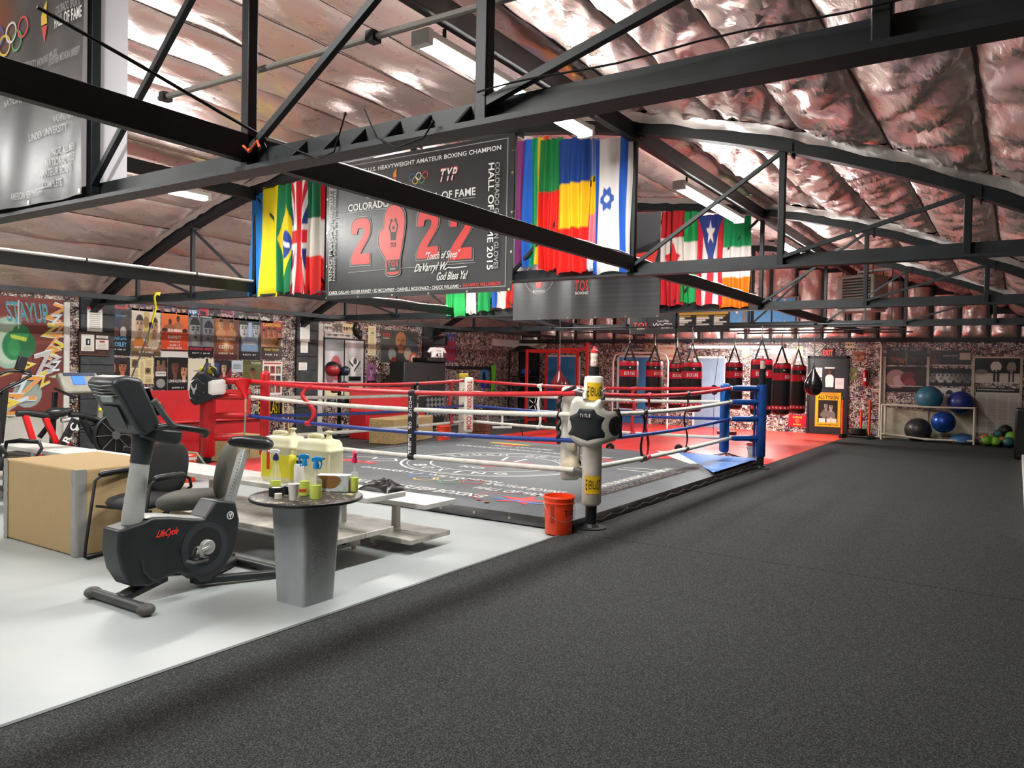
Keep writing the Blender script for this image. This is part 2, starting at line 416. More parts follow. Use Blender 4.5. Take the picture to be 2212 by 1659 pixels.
struct(MB().b2((XR, YF, 0), (XR + 0.15, YB, 2.95)), 'wall_right', M('dark_side_wall', '#3b3a39', 0.7, var=0.3))
struct(MB().b2((XL, YB, 0), (XR, YB + 0.15, 2.55)), 'wall_back', col_back)
struct(MB().b2((XL, YB + 0.02, 2.55), (XR, YB + 0.15, 5.2)), 'wall_back_gable', M('dark_gable', '#2a2726', 0.8))
# white dado below the mural and the cement pillars of the side wall
struct(MB().b2((XL, YF, 0), (XL + 0.025, 7.05, 0.82)), 'baseboard_left', M('cream_wall_panel', '#cfccc2', 0.6, var=0.12, vscale=2))
pil = M('dark_grey_boards', '#3b4042', 0.6, var=0.35, vscale=6)
for k, (y0, y1) in enumerate(((7.28, 7.9), (12.2, 12.85), (16.75, 17.3))):
    s = struct(MB().b2((XL, y0, 0), (XL + 0.03, y1, 2.75)), 'trim_%d' % (3 + k), M('pillar_joint', '#1b1d1e', 0.8))
    z = 0.0; r = random.Random(k)
    while z < 2.7:
        h = 0.27 + 0.06 * r.random(); h = min(h, 2.74 - z)
        if h < .05: break
        part(MB().b2((XL + 0.03, y0 + 0.004, z + 0.004), (XL + 0.055 + 0.008 * r.random(), y1 - 0.004, z + h - 0.004)), 'board', pil, s, bevel=0.006)
        z += h

# ---- foil insulation
t = NT('silver_foil_insulation'); co = t.obj()
w1 = t.noise(5.0, 4, 0.55, 0.3, vec=t.obj((1, 0.5, 1))); w2 = t.noise(30, 3, 0.6, 0.2, vec=co)
t.color(t.mix(t.ramp(t.noise(0.55, 4, 0.6, vec=co), [(0.35, '#000000'), (0.7, '#ffffff')]), lin('#e6d2ca'), lin('#d3b6ad')))
t.b.inputs['Metallic'].default_value = 0.68
t.l(t.ramp(w1, [(0.3, (0.52,) * 3), (0.7, (0.66,) * 3)]), t.b.inputs['Roughness'])
hh = t.math('ADD', t.math('MULTIPLY', w1, 1.0), t.math('MULTIPLY', w2, 0.12)); t.bump(hh, 0.35, 0.05); foil = t.m
foil_tape = M('crumpled_foil_edge', '#cfcac6', 0.3, 0.9, bump=0.8, bscale=14)

ceil = bpy.data.objects.new('ceiling', None); COL.objects.link(ceil); ceil['kind'] = 'structure'
bays = [YF] + TRY + [YB]
SW = 0.76
xs = [XC + SW * (k - 9.75) for k in range(21)]
xs[0] = XL; xs[-1] = XR
def wr(x, y, s): return noise.noise(V((x, y, s)))
def foil_strip(x0, x1, y0, y1, sd):
    r = random.Random(sd); amp = 0.022 + 0.025 * r.random()
    rt = max(0.0, min(1.0, (0.5 * (x0 + x1) + 5.0) / 3.5))     # the sheets sag more on the right-hand slope
    amp *= 1 + 0.5 * rt; sk = r.uniform(-.5, .5)
    def fn(s, q):
        x = x0 + (x1 - x0) * s; y = y0 + (y1 - y0) * q
        e = sin(pi * s) ** 0.55
        hang = amp * e * (0.55 + 0.8 * sin(pi * min(1, max(0, q))) ** 0.7)
        a = wr(x * 1.2 + sk * y, y * 0.75, sd * 3.1) * 0.09
        ang = y * (0.7 + .3 * rt) + (x - x0) * (1.0 + sk + 1.2 * rt)
        b = (1 - abs(wr(ang * (1.9 + 1.1 * rt), x * 0.9 - y * .35, sd * 1.7 + 9)) * 2.2) ** 2 * (0.018 + 0.045 * rt)
        b += (1 - abs(wr(ang * 4.4 + 3, x * 1.7 - y * .6, sd * 2.3)) * 2) ** 2 * (0.008 + 0.018 * rt)
        c = wr(ang * 11, x * 5 - y * 2, sd + 2.0) * (0.006 + .008 * rt)
        z = arc(x) + 0.24 - hang - (a * .5 + b + c) * e ** 0.5
        z += 0.03 * (1 - e)
        return (x, y, max(z, arc(x) - 0.02))
    return MB().grid(fn, 18, 76)
k = 0
for bi in range(len(bays) - 1):
    y0, y1 = bays[bi], bays[bi + 1]
    for i in range(20):
        k += 1
        part(foil_strip(xs[i] - 0.004, xs[i + 1] + 0.004, y0, y1, k), 'foil_panel', foil, ceil, smooth=180)
        if i: part(MB().grid(lambda s, q, x=xs[i], a=y0, b=y1, sd=k: (x - .010 + .020 * s + .012 * wr(q * 9, 1, sd), a + (b - a) * q, arc(x) + .245 + .012 * wr(q * 14, 4, sd)), 1, 40), 'seam', M('dark_seam_strip', '#3a2c28', .6), ceil)  # thin dark strip follows each crease between the foil panels
part(MB().grid(lambda s, q: (XL - .1 + (XR - XL + .2) * s, YF + (YB - YF) * q, arc(XL - .1 + (XR - XL + .2) * s) + 0.4), 40, 2), 'roof_deck', M('roof_deck', '#151515', 0.9), ceil)
# quilted foil on the gable of the end wall, between dark studs
gb = bpy.data.objects.new('gable_insulation', None); COL.objects.link(gb); gb['kind'] = 'structure'
gx = XL + 0.1; r = random.Random(5); gi = 0
while gx < XR - 0.1:
    w = 0.62 if gx < -3.2 else 0.55; x1 = min(gx + w, XR)
    top = min(arc(gx), arc(x1)) + 0.15; sd = 40 + gi
    def fn(s, q, x0=gx, x1=x1, top=top, sd=sd):
        z = 2.56 + (top - 2.56) * q; x = x0 + (x1 - x0) * s; e = (sin(pi * s) * min(1, 6 * q)) ** 0.5
        p = 0.05 + 0.10 * e + wr(x * 4, z * 3.0, sd) * 0.06 * e + abs(wr(x * 7 + z * 4, z * 5, sd + 5)) * 0.05 * e
        return (x, YB + 0.01 - max(p, 0.005), z)
    part(MB().grid(fn, 10, 22), 'foil_panel', foil, gb, smooth=180)
    part(MB().b2((x1, YB - 0.09, 2.5), (x1 + 0.05, YB + 0.02, top)), 'stud', dark_steel, gb)
    gx = x1 + 0.06; gi += 1
part(MB().b2((XL, YB - 0.13, 2.47), (XR, YB + 0.02, 2.57)), 'rail', dark_steel, gb)

# ---- trusses
def sweep_arc(x0, x1, y, z_off, depth, width, n=40):
    mb = MB(); q = []
    for i in range(n + 1):
        x = x0 + (x1 - x0) * i / n; z = arc(x) + z_off
        for dy, dz in ((-width / 2, 0), (width / 2, 0), (width / 2, depth), (-width / 2, depth)): q.append((x, y + dy, z + dz))
    fs = [(0, 1, 2, 3), (n * 4 + 3, n * 4 + 2, n * 4 + 1, n * 4)]
    for i in range(n):
        for k in range(4): fs.append((i * 4 + (k + 1) % 4, i * 4 + k, (i + 1) * 4 + k, (i + 1) * 4 + (k + 1) % 4))
    return mb.add(q, fs)
for ti, ty in enumerate(TRY):
    tr = bpy.data.objects.new('roof_truss', None); COL.objects.link(tr); tr.location = (XC, ty, 2.61); tr['kind'] = 'structure'
    W = dict(world=True)
    part(sweep_arc(XL, XR, ty, 0.0, 0.15, 0.10), 'top_chord', black_steel, tr, **W)
    part(sweep_arc(XL, XR, ty, -0.012, 0.014, 0.14), 'top_chord_flange', black_steel, tr, **W)
    part(MB().b2((XL, ty + 0.035, 2.615), (XR, ty + 0.06, 2.735)), 'bottom_chord', dark_steel, tr, **W)
    part(MB().b2((XL, ty - 0.065, 2.60), (XR, ty + 0.065, 2.625)), 'bottom_flange', dark_steel, tr, **W)
    for x in PX:
        w = 0.06
        part(MB().b2((x - w / 2, ty - w / 2, 2.625), (x + w / 2, ty + w / 2, arc(x) + 0.02)), 'post', black_steel, tr, world=True, bevel=0.006)
    for i in range(len(PX)):
        xo = PX[i]                                   # the outer post: brace runs from its head to the foot of the next post inwards
        xi = PX[i + 1] if xo > XC + 0.2 else (PX[i - 1] if xo < XC - 0.2 else None)
        if xi is None or i in (0,) and xi is None: continue
        part(MB().bar((xo, ty + 0.02, arc(xo) + 0.0), (xi, ty + 0.02, 2.68), 0.012, 0.04, up=(0, 1, 0.01)) if False else
             MB().bar((xo, ty - 0.01, arc(xo)), (xi, ty - 0.01, 2.70), 0.035, 0.035), 'brace', dark_steel, tr, **W)
    if ti == 0:
        for x in (-3.02, -2.80, -2.62, -2.40, -2.22, -2.0):   # stiffener plates of the front truss
            part(MB().prism([(0, 0), (0.11, 0), (0.11, 0.11)], Fr((x, ty - 0.065, 2.625), (0, 1, 0), (0, 0, 1)), -0.008, 0.008), 'stiffener', dark_steel, tr, **W)
    for x in PX[::1]:
        part(MB().box((x + 0.09, ty - 0.0, arc(x + .09) + 0.02), (0.012, 0.13, 0.13)), 'clip', black_steel, tr, **W)
    # torn foil edge hanging over the top chord
    def fe(s, q, ty=ty):
        x = XL + 0.3 + (XR - XL - 0.6) * s
        return (x, ty - 0.075 - 0.03 * abs(wr(x * 5, q, ty)), arc(x) + 0.10 + 0.10 * q + 0.03 * wr(x * 6, q * 2, ty + 3))
    part(MB().grid(fe, 120, 3), 'foil_edge', foil_tape, tr, smooth=180, world=True)

# long beams through the trusses
for bx in (PX[2], PX[6]):
    struct(MB().b2((bx - 0.03, YF, 2.66), (bx + 0.03, YB, 2.80)), 'roof_beam', black_steel, bevel=0.004)
    struct(MB().b2((bx - 0.04, YF, arc(bx) - 0.09), (bx + 0.05, YB, arc(bx) + 0.08)), 'roof_beam', black_steel, bevel=0.004)
struct(MB().b2((-12.58, YF, 2.62), (-12.52, YB, 2.70)), 'roof_beam', dark_steel)

# ---- fluorescent light fixtures
t = NT('lit_tube'); t.b.inputs['Emission Color'].default_value = (1.0, 0.985, 0.95, 1); t.b.inputs['Emission Strength'].default_value = TUBE_POWER
t.b.inputs['Base Color'].default_value = (1, 1, 1, 1); lit = t.m
fix_white = M('white_enamel', '#cfcfc9', 0.4)
def fixture(p, L, rz, label, group=None, w=0.15):
    t = thing('fluorescent_light', label, 'light', p, rz, group)
    part(MB().b2((-w / 2, -L / 2, 0.0), (w / 2, L / 2, 0.055)), 'housing', fix_white, t, bevel=0.008)
    for s in (-1, 1): part(MB().b2((-w / 2 - .004, s * L / 2 - 0.03, -0.05), (w / 2 + .004, s * L / 2 + 0.03, 0.06)), 'end_cap', fix_white, t, bevel=0.006)
    part(MB().prism([(-w / 2 + .004, .0), (-w / 2 + .012, -.035), (-w / 4, -.05), (w / 4, -.05), (w / 2 - .012, -.035), (w / 2 - .004, .0)], Fr((0, 0, 0), (1, 0, 0), (0, 0, 1)), -L / 2 + .03, L / 2 - .03), 'diffuser', lit, t)
    for s in (-1, 1): part(MB().bar((0, s * L * 0.4, 0.05), (0, s * L * 0.4, 0.16), 0.02, 0.02, up=(0, 1, 0)), 'hanger', black_steel, t)
    return t
zf = arc(PX[2]) - 0.21
for y, lab in ((0.4, 'long fluorescent light under the roof beam in front of the front truss'), (5.38, 'long lit fluorescent tube light between the first two trusses, right of the year banner'),
               (10.25, 'long lit fluorescent tube light above the flags on the third truss'), (15.0, 'long lit fluorescent tube light on the beam near the louvred heater')):
    fixture((PX[2] - 0.10, y, zf), 2.44, 0, lab)
for y, lab in ((0.4, 'fluorescent light on the far beam before the front truss'), (5.38, 'short-looking lit tube light under the bow roof above the poster wall'),
               (10.25, 'fluorescent light on the far beam behind the year banner'), (15.0, 'fluorescent light on the far beam behind the grey banner')):
    fixture((PX[6] + 0.10, y, zf), 2.44, 0, lab)
lf = fixture((-6.15, 20.0, 2.30), 2.44, pi / 2, 'glaring fluorescent light hung low above the punching bags', w=.24)
for s in (-1, 1): part(MB().cyl((0, s * .9, .05), (0, s * .9, arc(-6.15 + s * .9) + .15 - 2.30), .006, 6), 'suspension_rod', black_steel, lf)
# ================================================================== banners and flags in the trusses
class WFr(Fr):
    def __init__(s, o, ex, ey, wave): super().__init__(o, ex, ey); s.wv = wave
    def p(s, a, b, c=0.0): return s.o + s.x * a + s.y * b + s.z * (c + s.wv(a, b))
vinyl = print_mat('vinyl_banner', 0.36, bump=0.12)
vinyl_thin = print_mat('thin_vinyl_banner', 0.38, trans=0.35, bump=0.12)
cloth = print_mat('flag_cloth', 0.7, trans=0.45)
ink_white = M('white_ink', '#e4e4e0', 0.45); ink_red = M('red_ink', '#d63a34', 0.45); ink_black = M('black_ink', '#141414', 0.45)
ink_grey = M('grey_ink', '#9b9b99', 0.45); ink_yellow = M('yellow_ink', '#e8c33a', 0.45); ink_orange = M('orange_ink', '#e2892a', 0.45)
ink_blue = M('blue_ink', '#3b63a8', 0.45); ink_green = M('green_ink', '#3e9a4f', 0.45)
eyelet = M('brass_eyelet', '#cdbf96', 0.3, 0.8)
def rings(mb_list, fr, cx, cy, r, z=0.006, w=0.22, parent=None):
    for dx, dy, m in ((-2.2, .5, ink_blue), (0, .5, ink_white), (2.2, .5, ink_red), (-1.1, -.5, ink_yellow), (1.1, -.5, ink_green)):
        part(MB().ring(fr, cx + dx * r, cy + dy * r, r * (1 - w), r, z, 20), 'ring_emblem', m, parent, world=True, smooth=0)
def frame_lines(fr, x0, y0, x1, y1, w, mat, parent, z=0.005):
    part(MB().stroke(fr, [(x0, y0), (x1, y0), (x1, y1), (x0, y1), (x0, y0)], w, z), 'border', mat, parent, world=True, smooth=0)
def eyelets(fr, pts, parent, r=0.014):
    for a, b in pts: part(MB().ring(fr, a, b, r * .4, r, 0.006, 12), 'eyelet', eyelet, parent, world=True, smooth=0)
def smooth_poly(P, n=4):
    out = []; m = len(P)
    for i in range(m):
        p0, p1, p2, p3 = P[i - 1], P[i], P[(i + 1) % m], P[(i + 2) % m]
        for k in range(n):
            t_ = k / n; out.append(tuple(.5 * (2 * p1[j] + (p2[j] - p0[j]) * t_ + (2 * p0[j] - 5 * p1[j] + 4 * p2[j] - p3[j]) * t_ ** 2 + (3 * p1[j] - p0[j] - 3 * p2[j] + p3[j]) * t_ ** 3) for j in (0, 1)))
    return out
def glove_shape():
    return smooth_poly(_glove_pts())
def _glove_pts():
    return [(-.13, -.5), (.13, -.5), (.14, -.3), (.16, -.2), (.2, .0), (.23, .2), (.21, .36), (.13, .46), (.0, .5), (-.12, .47), (-.19, .36), (-.2, .2),
            (-.235, .17), (-.29, .12), (-.315, .0), (-.28, -.12), (-.2, -.22), (-.15, -.32)]
def digit2(mb, fr, cx, cy, w, h, z):
    """a heavy slab-cut numeral 2"""
    P = [(-.5, -.5), (.5, -.5), (.5, -.27), (-.02, -.27), (.1, -.17), (.36, .02), (.46, .12), (.5, .22), (.49, .34), (.44, .42), (.36, .47), (.22, .5), (-.22, .5), (-.36, .47), (-.44, .42), (-.49, .34), (-.5, .24), (-.5, .16), (-.19, .16), (-.19, .22), (-.15, .27), (-.08, .29), (.08, .29), (.15, .27), (.18, .23), (.17, .18), (.12, .12), (-.3, -.16), (-.44, -.27), (-.5, -.36)]
    mb.flat([(cx + a * w, cy + b * h) for a, b in P], fr, z); return mb

# ---- the big year banner in the second truss
YB2 = 7.38
bl = onY(703, 650, YB2); X0, Z0 = bl.x, 2.49; BW = onY(1106, 620, YB2).x - X0; BH = 1.80
T = thing('vinyl_banner', 'black vinyl banner with a big red year and boxing glove', 'banner', (X0 + BW / 2, YB2, Z0))
fr = WFr((X0, YB2, Z0), (1, 0, 0), (0, 0, 1), lambda a, b: 0.003 * sin(a * 3.1 + b * 1.7))
cv = Cv(64, 40, '#262829'); cv.rect(0.485, 0, 0.49, 1, '#303233')
picture('sheet', cv, fr, BW, BH, vinyl, T)
def q(u, v): p_ = onY(u, v, YB2); return p_.x - X0, p_.z - Z0
def wpx(s_, u0, v0, u1, v1, h, mat, bold=0.0, shear=0.0, name='lettering', z=.007):
    (a, b), (c, d) = q(u0, v0), q(u1, v1)
    return words_on(s_, fr, (a + c) / 2, (b + d) / 2, abs(c - a), h, mat, T, name, z=z, bold=bold, shear=shear)
wpx('THREE-TIME U.S. HEAVYWEIGHT AMATEUR BOXING CHAMPION', 735, 377, 1083, 319, 0.055, ink_white, 0.003)
wpx('COLORADO SPORTS HALL OF FAME', 753, 450, 1028, 413, 0.095, ink_white, 0.003)
cx_, cy_ = q(854, 381)
part(MB().flat([(cx_ - .03, cy_ - .01), (cx_ + .03, cy_ - .01), (cx_ + .02, cy_ + .04), (cx_ + .03, cy_ + .1), (cx_ - .005, cy_ + .07), (cx_ - .03, cy_ + .04)], fr, .006), 'flame_emblem', ink_orange, T, world=True, smooth=0)
part(MB().flat([(cx_ - .025, cy_ - .02), (cx_ + .025, cy_ - .02), (cx_, cy_ - .09)], fr, .006), 'torch_emblem', ink_red, T, world=True, smooth=0)
a, b = q(905, 385); rings(None, fr, a, b, 0.048, parent=T)
a, b = q(969, 377); words_on('TYP', fr, a, b, .27, .17, ink_red, T, z=.006, bold=.012, shear=.25); words_on('TYP', fr, a, b, .25, .15, ink_white, T, z=.009, bold=.005, shear=.25)
part(MB().stroke(fr, [(a - .12, b - .01), (a + .13, b - .01)], .014, .0105), 'logo_bar', ink_black, T, world=True, smooth=0)
a, b = q(799, 411); part(MB().ring(fr, a, b, .095, .107, .006).ring(fr, a, b, .058, .066, .006), 'seal', ink_grey, T, world=True, smooth=0)
for u0, v0, u1, v1 in ((752, 461, 1027, 426), (753, 589, 1027, 567)): part(MB().stroke(fr, [q(u0, v0), q(u1, v1)], .008, .006), 'rule', ink_grey, T, world=True, smooth=0)
for u, v, w_, h_ in ((780, 521.5, 190, 362), (925, 505, 212, 385), (997, 506, 222, 400)):
    a, b = q(u, v); sw, sh = .33, .60
    o_ = part(digit2(MB(), fr, a, b, sw + .05, sh + .05, .006), 'numeral_outline', ink_grey, T, world=True, smooth=0)
    part(digit2(MB(), fr, a, b, sw + .03, sh + .03, .0075), 'numeral_edge', M('charcoal_ink', '#1c1d1e', .45), T, world=True, smooth=0)
    part(digit2(MB(), fr, a, b, sw, sh, .009), 'numeral', ink_red, T, world=True, smooth=0)
a, b = q(851, 517); G = glove_shape(); gx, gy = .80, .86
part(MB().flat([(a + x * gx * 1.12, b + y * gy * 1.06) for x, y in G], fr, .0105), 'glove_outline', ink_grey, T, world=True, smooth=0)
part(MB().flat([(a + x * gx * 1.07, b + y * gy * 1.035) for x, y in G], fr, .012), 'glove_edge', MATS['charcoal_ink'], T, world=True, smooth=0)
gl = part(MB().flat([(a + x * gx, b + y * gy) for x, y in G], fr, .0135), 'glove', M('red_print', '#d94a42', .4), T, world=True, smooth=0)
part(MB().flat([(a - .105, b - .41), (a + .11, b - .41), (a + .11, b - .26), (a - .105, b - .26)], fr, .015), 'cuff', MATS['charcoal_ink'], gl, world=True, smooth=0)
words_on('TOS', fr, a, b - .31, .17, .07, ink_red, gl, z=.017, bold=.006); words_on('BOXING', fr, a, b - .375, .09, .018, ink_white, gl, z=.017, bold=.002)
b -= .0; s7 = .72
fig = MB().disc(fr, a, b + 0.144, .022, .025, .015).flat([(a - 0.043, b - 0.014), (a + 0.043, b - 0.014), (a + 0.054, b + 0.094), (a - 0.054, b + 0.094)], fr, .015)
fig.stroke(fr, [(a - 0.043, b + 0.086), (a - 0.072, b + 0.158), (a - 0.036, b + 0.230)], .022, .015).stroke(fr, [(a + 0.043, b + 0.086), (a + 0.072, b + 0.158), (a + 0.036, b + 0.230)], .022, .015).disc(fr, a - 0.036, b + 0.238, .02, .022, .0152).disc(fr, a + 0.036, b + 0.238, .02, .022, .0152)
part(fig, 'boxer_emblem', MATS['charcoal_ink'], gl, world=True, smooth=0); words_on('TOS', fr, a, b - .07, .10, .06, MATS['charcoal_ink'], gl, z=.0165, bold=.003)
fs_ = Fr((X0, YB2 - .015, Z0), (0, 0, -1), (1, 0, 0)); fu_ = Fr((X0, YB2 - .015, Z0), (0, 0, 1), (-1, 0, 0))
def vert(s_, u0, v0, u1, v1, h, mat, down=True):
    (a, b), (c, d) = q(u0, v0), q(u1, v1); m = (a + c) / 2; n = (b + d) / 2; L = abs(d - b)
    if down: words_on(s_, fs_, -n, m, L, h, mat, T, z=.006, bold=.002)
    else: words_on(s_, fu_, n, -m, L, h, mat, T, z=.006, bold=.002)
vert('HALL OF FAME 2015', 1062, 353, 1062, 583, .085, ink_white); vert('COLORADO GOLDEN GLOVES', 1075, 351, 1075, 581, .065, ink_grey)
vert('RING MAGAZINE 2013', 717, 607, 717, 408, .07, ink_grey, False); vert('HARDEST PUNCHER IN THE WORLD', 725, 607, 725, 405, .045, ink_grey, False)
wpx('CAROL CALLAN • ROGER KINNEY • ED MCCAFFREY • DARNELL MCDONALD • CHUCK WILLIAMS •', 712, 634, 996, 617, .042, ink_white, .002)
wpx('DAVARRYL WILLIAMSON', 1001, 616.5, 1082, 612, .042, ink_red, .002)
wpx('"Touch of Sleep"', 920, 562, 994, 544, .12, ink_white, .002, .3, z=.018); wpx('God Bless Ya!', 946, 600, 1011, 591, .1, ink_white, .002, .3, z=.018)
wpx('DaVarryl W.', 898, 585, 968, 574, .13, ink_white, .003, .45, z=.018)
sg = [(962, 582), (970, 578), (980, 579), (1009, 576)]
part(MB().stroke(fr, [q(u, v) for u, v in sg], .012, .013), 'signature', ink_white, T, world=True, smooth=0)
frame_lines(fr, .06, .06, BW - .09, BH - .05, .01, ink_grey, T)
eyelets(fr, [(BW * k / 5 * .98 + .02, .02) for k in range(6)] + [(.02, BH * k / 4) for k in range(1, 4)] + [(BW - .02, BH * k / 4) for k in range(1, 4)], T)

for x_, z_ in ((X0 + .02, .1), (X0 + .02, .9), (X0 + BW - .02, .1), (X0 + BW - .02, .9), (X0 + BW - .02, 1.6), (X0 + .02, 1.6)):
    part(MB().tube([(x_, YB2 - .006, Z0 + z_), (x_, YB2 + .05, Z0 + z_ + .02), ((PX[5] if x_ < -6.5 else PX[3]), 7.48, Z0 + z_ + .03)], .006, 6), 'tie_cord', eyelet, T, world=True)
# ---- banner at the left edge of the front truss
YL = 2.57; Xr = -4.9; LW, LH = 2.6, 1.62
T = thing('vinyl_banner', 'grey honours banner with rings and a torch, hung at the front truss', 'banner', (Xr - LW / 2, YL, 2.64))
fr = WFr((Xr - LW, YL, 2.64), (1, 0, 0), (0, 0, 1), lambda a, b: .014 * sin(a * 5 + b) + .008 * sin(a * 13 - b * 3))
cv = Cv(52, 36, '#4c4d4d'); cv.glow(.46, .86, .22, '#d08a35', .95, .7).glow(.56, .8, .12, '#a9432c', .7, .7)
picture('sheet', cv, fr, LW, LH, vinyl_thin, T, solid=0.0)
def q(u, v): p_ = onY(u, v, YL); return p_.x - (Xr - LW), p_.z - 2.64
words_on('COLORADO SPORTS', fr, *q(150, 14), .30, .055, ink_grey, T, bold=.003, z=.006); words_on('HALL OF FAME', fr, *q(150, 38), .34, .075, ink_white, T, bold=.004, z=.006)
a, b = q(24, 82); rings(None, fr, a, b, .075, parent=T)
a, b = q(91, 45); part(MB().flat([(a - .04, b - .02), (a + .04, b - .02), (a + .03, b + .05), (a + .035, b + .13), (a - .01, b + .09), (a - .04, b + .04)], fr, .006), 'flame_emblem', ink_yellow, T, world=True, smooth=0)
part(MB().flat([(a - .04, b - .03), (a + .04, b - .03), (a, b - .14)], fr, .006), 'torch_emblem', ink_red, T, world=True, smooth=0)
for s_, u, v, w_ in (('UNIVERSITY HONOREE 1999-2001', 85, 130, .5), ('OF NORTHERN MICHIGAN UNIVERSITY', 140, 122, .42), ('NATIONAL CHAMPION', 60, 210, .62), ('WASHINGTON D.C.', 140, 250, .30), ('LINDEN UNIVERSITY', 100, 285, .5),
                     ('- NOT ALL MEN', 135, 322, .34), ('NATIONAL TITLE', 130, 345, .38), ('AMATEUR BOXING', 120, 368, .42), ('COMPLETE', 110, 396, .22), ('AMERICAN HEAVYWEIGHT', 60, 420, .4)):
    words_on(s_, fr, *q(u, v), w_, .05, ink_grey, T, bold=.003, z=.006)
eyelets(fr, [(LW - .02, .02), (LW - .02, .5), (LW - .02, 1.0), (LW - .02, 1.45), (1.9, .02)], T)
T2 = tag(picture('banner_backing', Cv(8, 8, '#dadadf'), Fr((-6.6, 2.72, 2.66), (1, 0, 0), (0, 0, 1)), 1.92, 1.45, vinyl_thin), 'plain white sheet hung behind the front truss, next to the honours banner', 'banner')

# ---- grey banner in the third truss, right of the small green flags
YG = 12.24; p0 = onY(1108, 692, YG); X0, Z0 = p0.x, p0.z; BW = onY(1424, 680, YG).x - X0; BH = 1.78
T = thing('vinyl_banner', 'grey mountain-view banner with small red logo behind the rainbow flags', 'banner', (X0 + BW / 2, YG, Z0))
fr = WFr((X0, YG, Z0), (1, 0, 0), (0, 0, 1), lambda a, b: .015 * sin(a * 4 + b) + .01 * sin(a * 11))
cv = Cv(90, 60, '#3b3c3e'); cv.vgrad('#4a494c', '#303134', 0, .45).vgrad('#2c2d2f', '#5e5e63', .45, 1)
for k in range(9): cv.rect(0, .04 + .045 * k, 1, .05 + .045 * k, '#57565a', .5)
cv.poly([(.3, .55), (.45, .72), (.55, .62), (.7, .76), (.85, .66), (1, .74), (1, .5), (.3, .5)], '#1f2022')
cv.rect(0, 0, .42, .5, '#6b6b6c', .5)
picture('sheet', cv, fr, BW, BH, vinyl, T)
def q(u, v): p_ = onY(u, v, YG); return p_.x - X0, p_.z - Z0
a, b = q(1257, 617); words_on('TOS', fr, a, b, .27, .19, ink_red, T, bold=.016, z=.006); words_on('BOXING', fr, *q(1257, 633), .26, .05, ink_white, T, bold=.006, z=.006)
a, b = q(1165, 600); part(MB().ring(fr, a, b, .29, .305, .006).ring(fr, a, b, .2, .21, .006), 'seal', ink_grey, T, world=True, smooth=0)
part(MB().flat([(a + x * .42, b + .02 + y * .4) for x, y in G], fr, .007), 'glove', MATS['red_print'], T, world=True, smooth=0)
words_on('BOXING', fr, a, b - .25, .26, .05, ink_white, T, bold=.003, z=.007)
a, b = q(1393, 563); part(MB().flat([(a - .22, b - .14), (a + .16, b - .14), (a + .24, b + .16), (a - .16, b + .13)], fr, .006), 'logo_edge', ink_red, T, world=True, smooth=0)
part(MB().flat([(a - .2, b - .12), (a + .15, b - .12), (a + .22, b + .14), (a - .14, b + .115)], fr, .008), 'logo_field', ink_black, T, world=True, smooth=0)
words_on('P', fr, a, b, .22, .18, ink_white, T, bold=.012, shear=.3, z=.01)
eyelets(fr, [(BW * k / 5 * .98 + .02, .02) for k in range(6)], T)

# ---- two small banners in the fourth truss
YS4 = 17.08
for nm, u0, u1, v0, lab, typ in (('a', 1360, 1459, 722, 'small black banner with red logo and white signature in the far truss', 0), ('b', 1463, 1576, 718, 'small black banner with yellow lines of print in the far truss', 1)):
    p0 = onY(u0, v0, YS4); X0, Z0 = p0.x, p0.z; BW = onY(u1, v0, YS4).x - X0; BH = .8
    T = thing('vinyl_banner', lab, 'banner', (X0 + BW / 2, YS4, Z0))
    fr = WFr((X0, YS4, Z0), (1, 0, 0), (0, 0, 1), lambda a, b: .01 * sin(a * 6 + b))
    cv = Cv(50, 32, '#232425')
    if typ:
        cv.rect(0, .62, 1, .8, '#565655'); cv.rect(.03, .50, .97, .57, '#b6903a')
        for k in range(4):
            for j in range(3): cv.rect(.04 + .33 * j, .2 + .06 * k, .04 + .33 * j + .1 + .14 * ((k * 7 + j * 5) % 3) / 2, .235 + .06 * k, '#d8d4c8')
        for j in range(3): cv.rect(.04 + .33 * j, .43, .26 + .33 * j, .47, '#b6903a')
    picture('sheet', cv, fr, BW, BH, vinyl, T)
    if not typ:
        def q(u, v): p_ = onY(u, v, YS4); return p_.x - X0, p_.z - Z0
        words_on('TOS', fr, *q(1384, 703), .37, .13, ink_red, T, bold=.014, z=.006); words_on('BOXING', fr, *q(1385, 710.5), .2, .025, ink_white, T, bold=.003, z=.006)
        words_on('Touch of Sleep', fr, *q(1432, 694), .3, .07, ink_white, T, shear=.3, z=.006); words_on('God Bless Ya!', fr, *q(1441, 707), .3, .06, ink_white, T, shear=.3, z=.006)
        part(MB().stroke(fr, [q(u, v) for u, v in ((1411, 699), (1413, 705), (1418, 698), (1421, 704), (1425, 699), (1430, 703), (1436, 699), (1452, 700))], .014, .006), 'signature', ink_white, T, world=True, smooth=0)

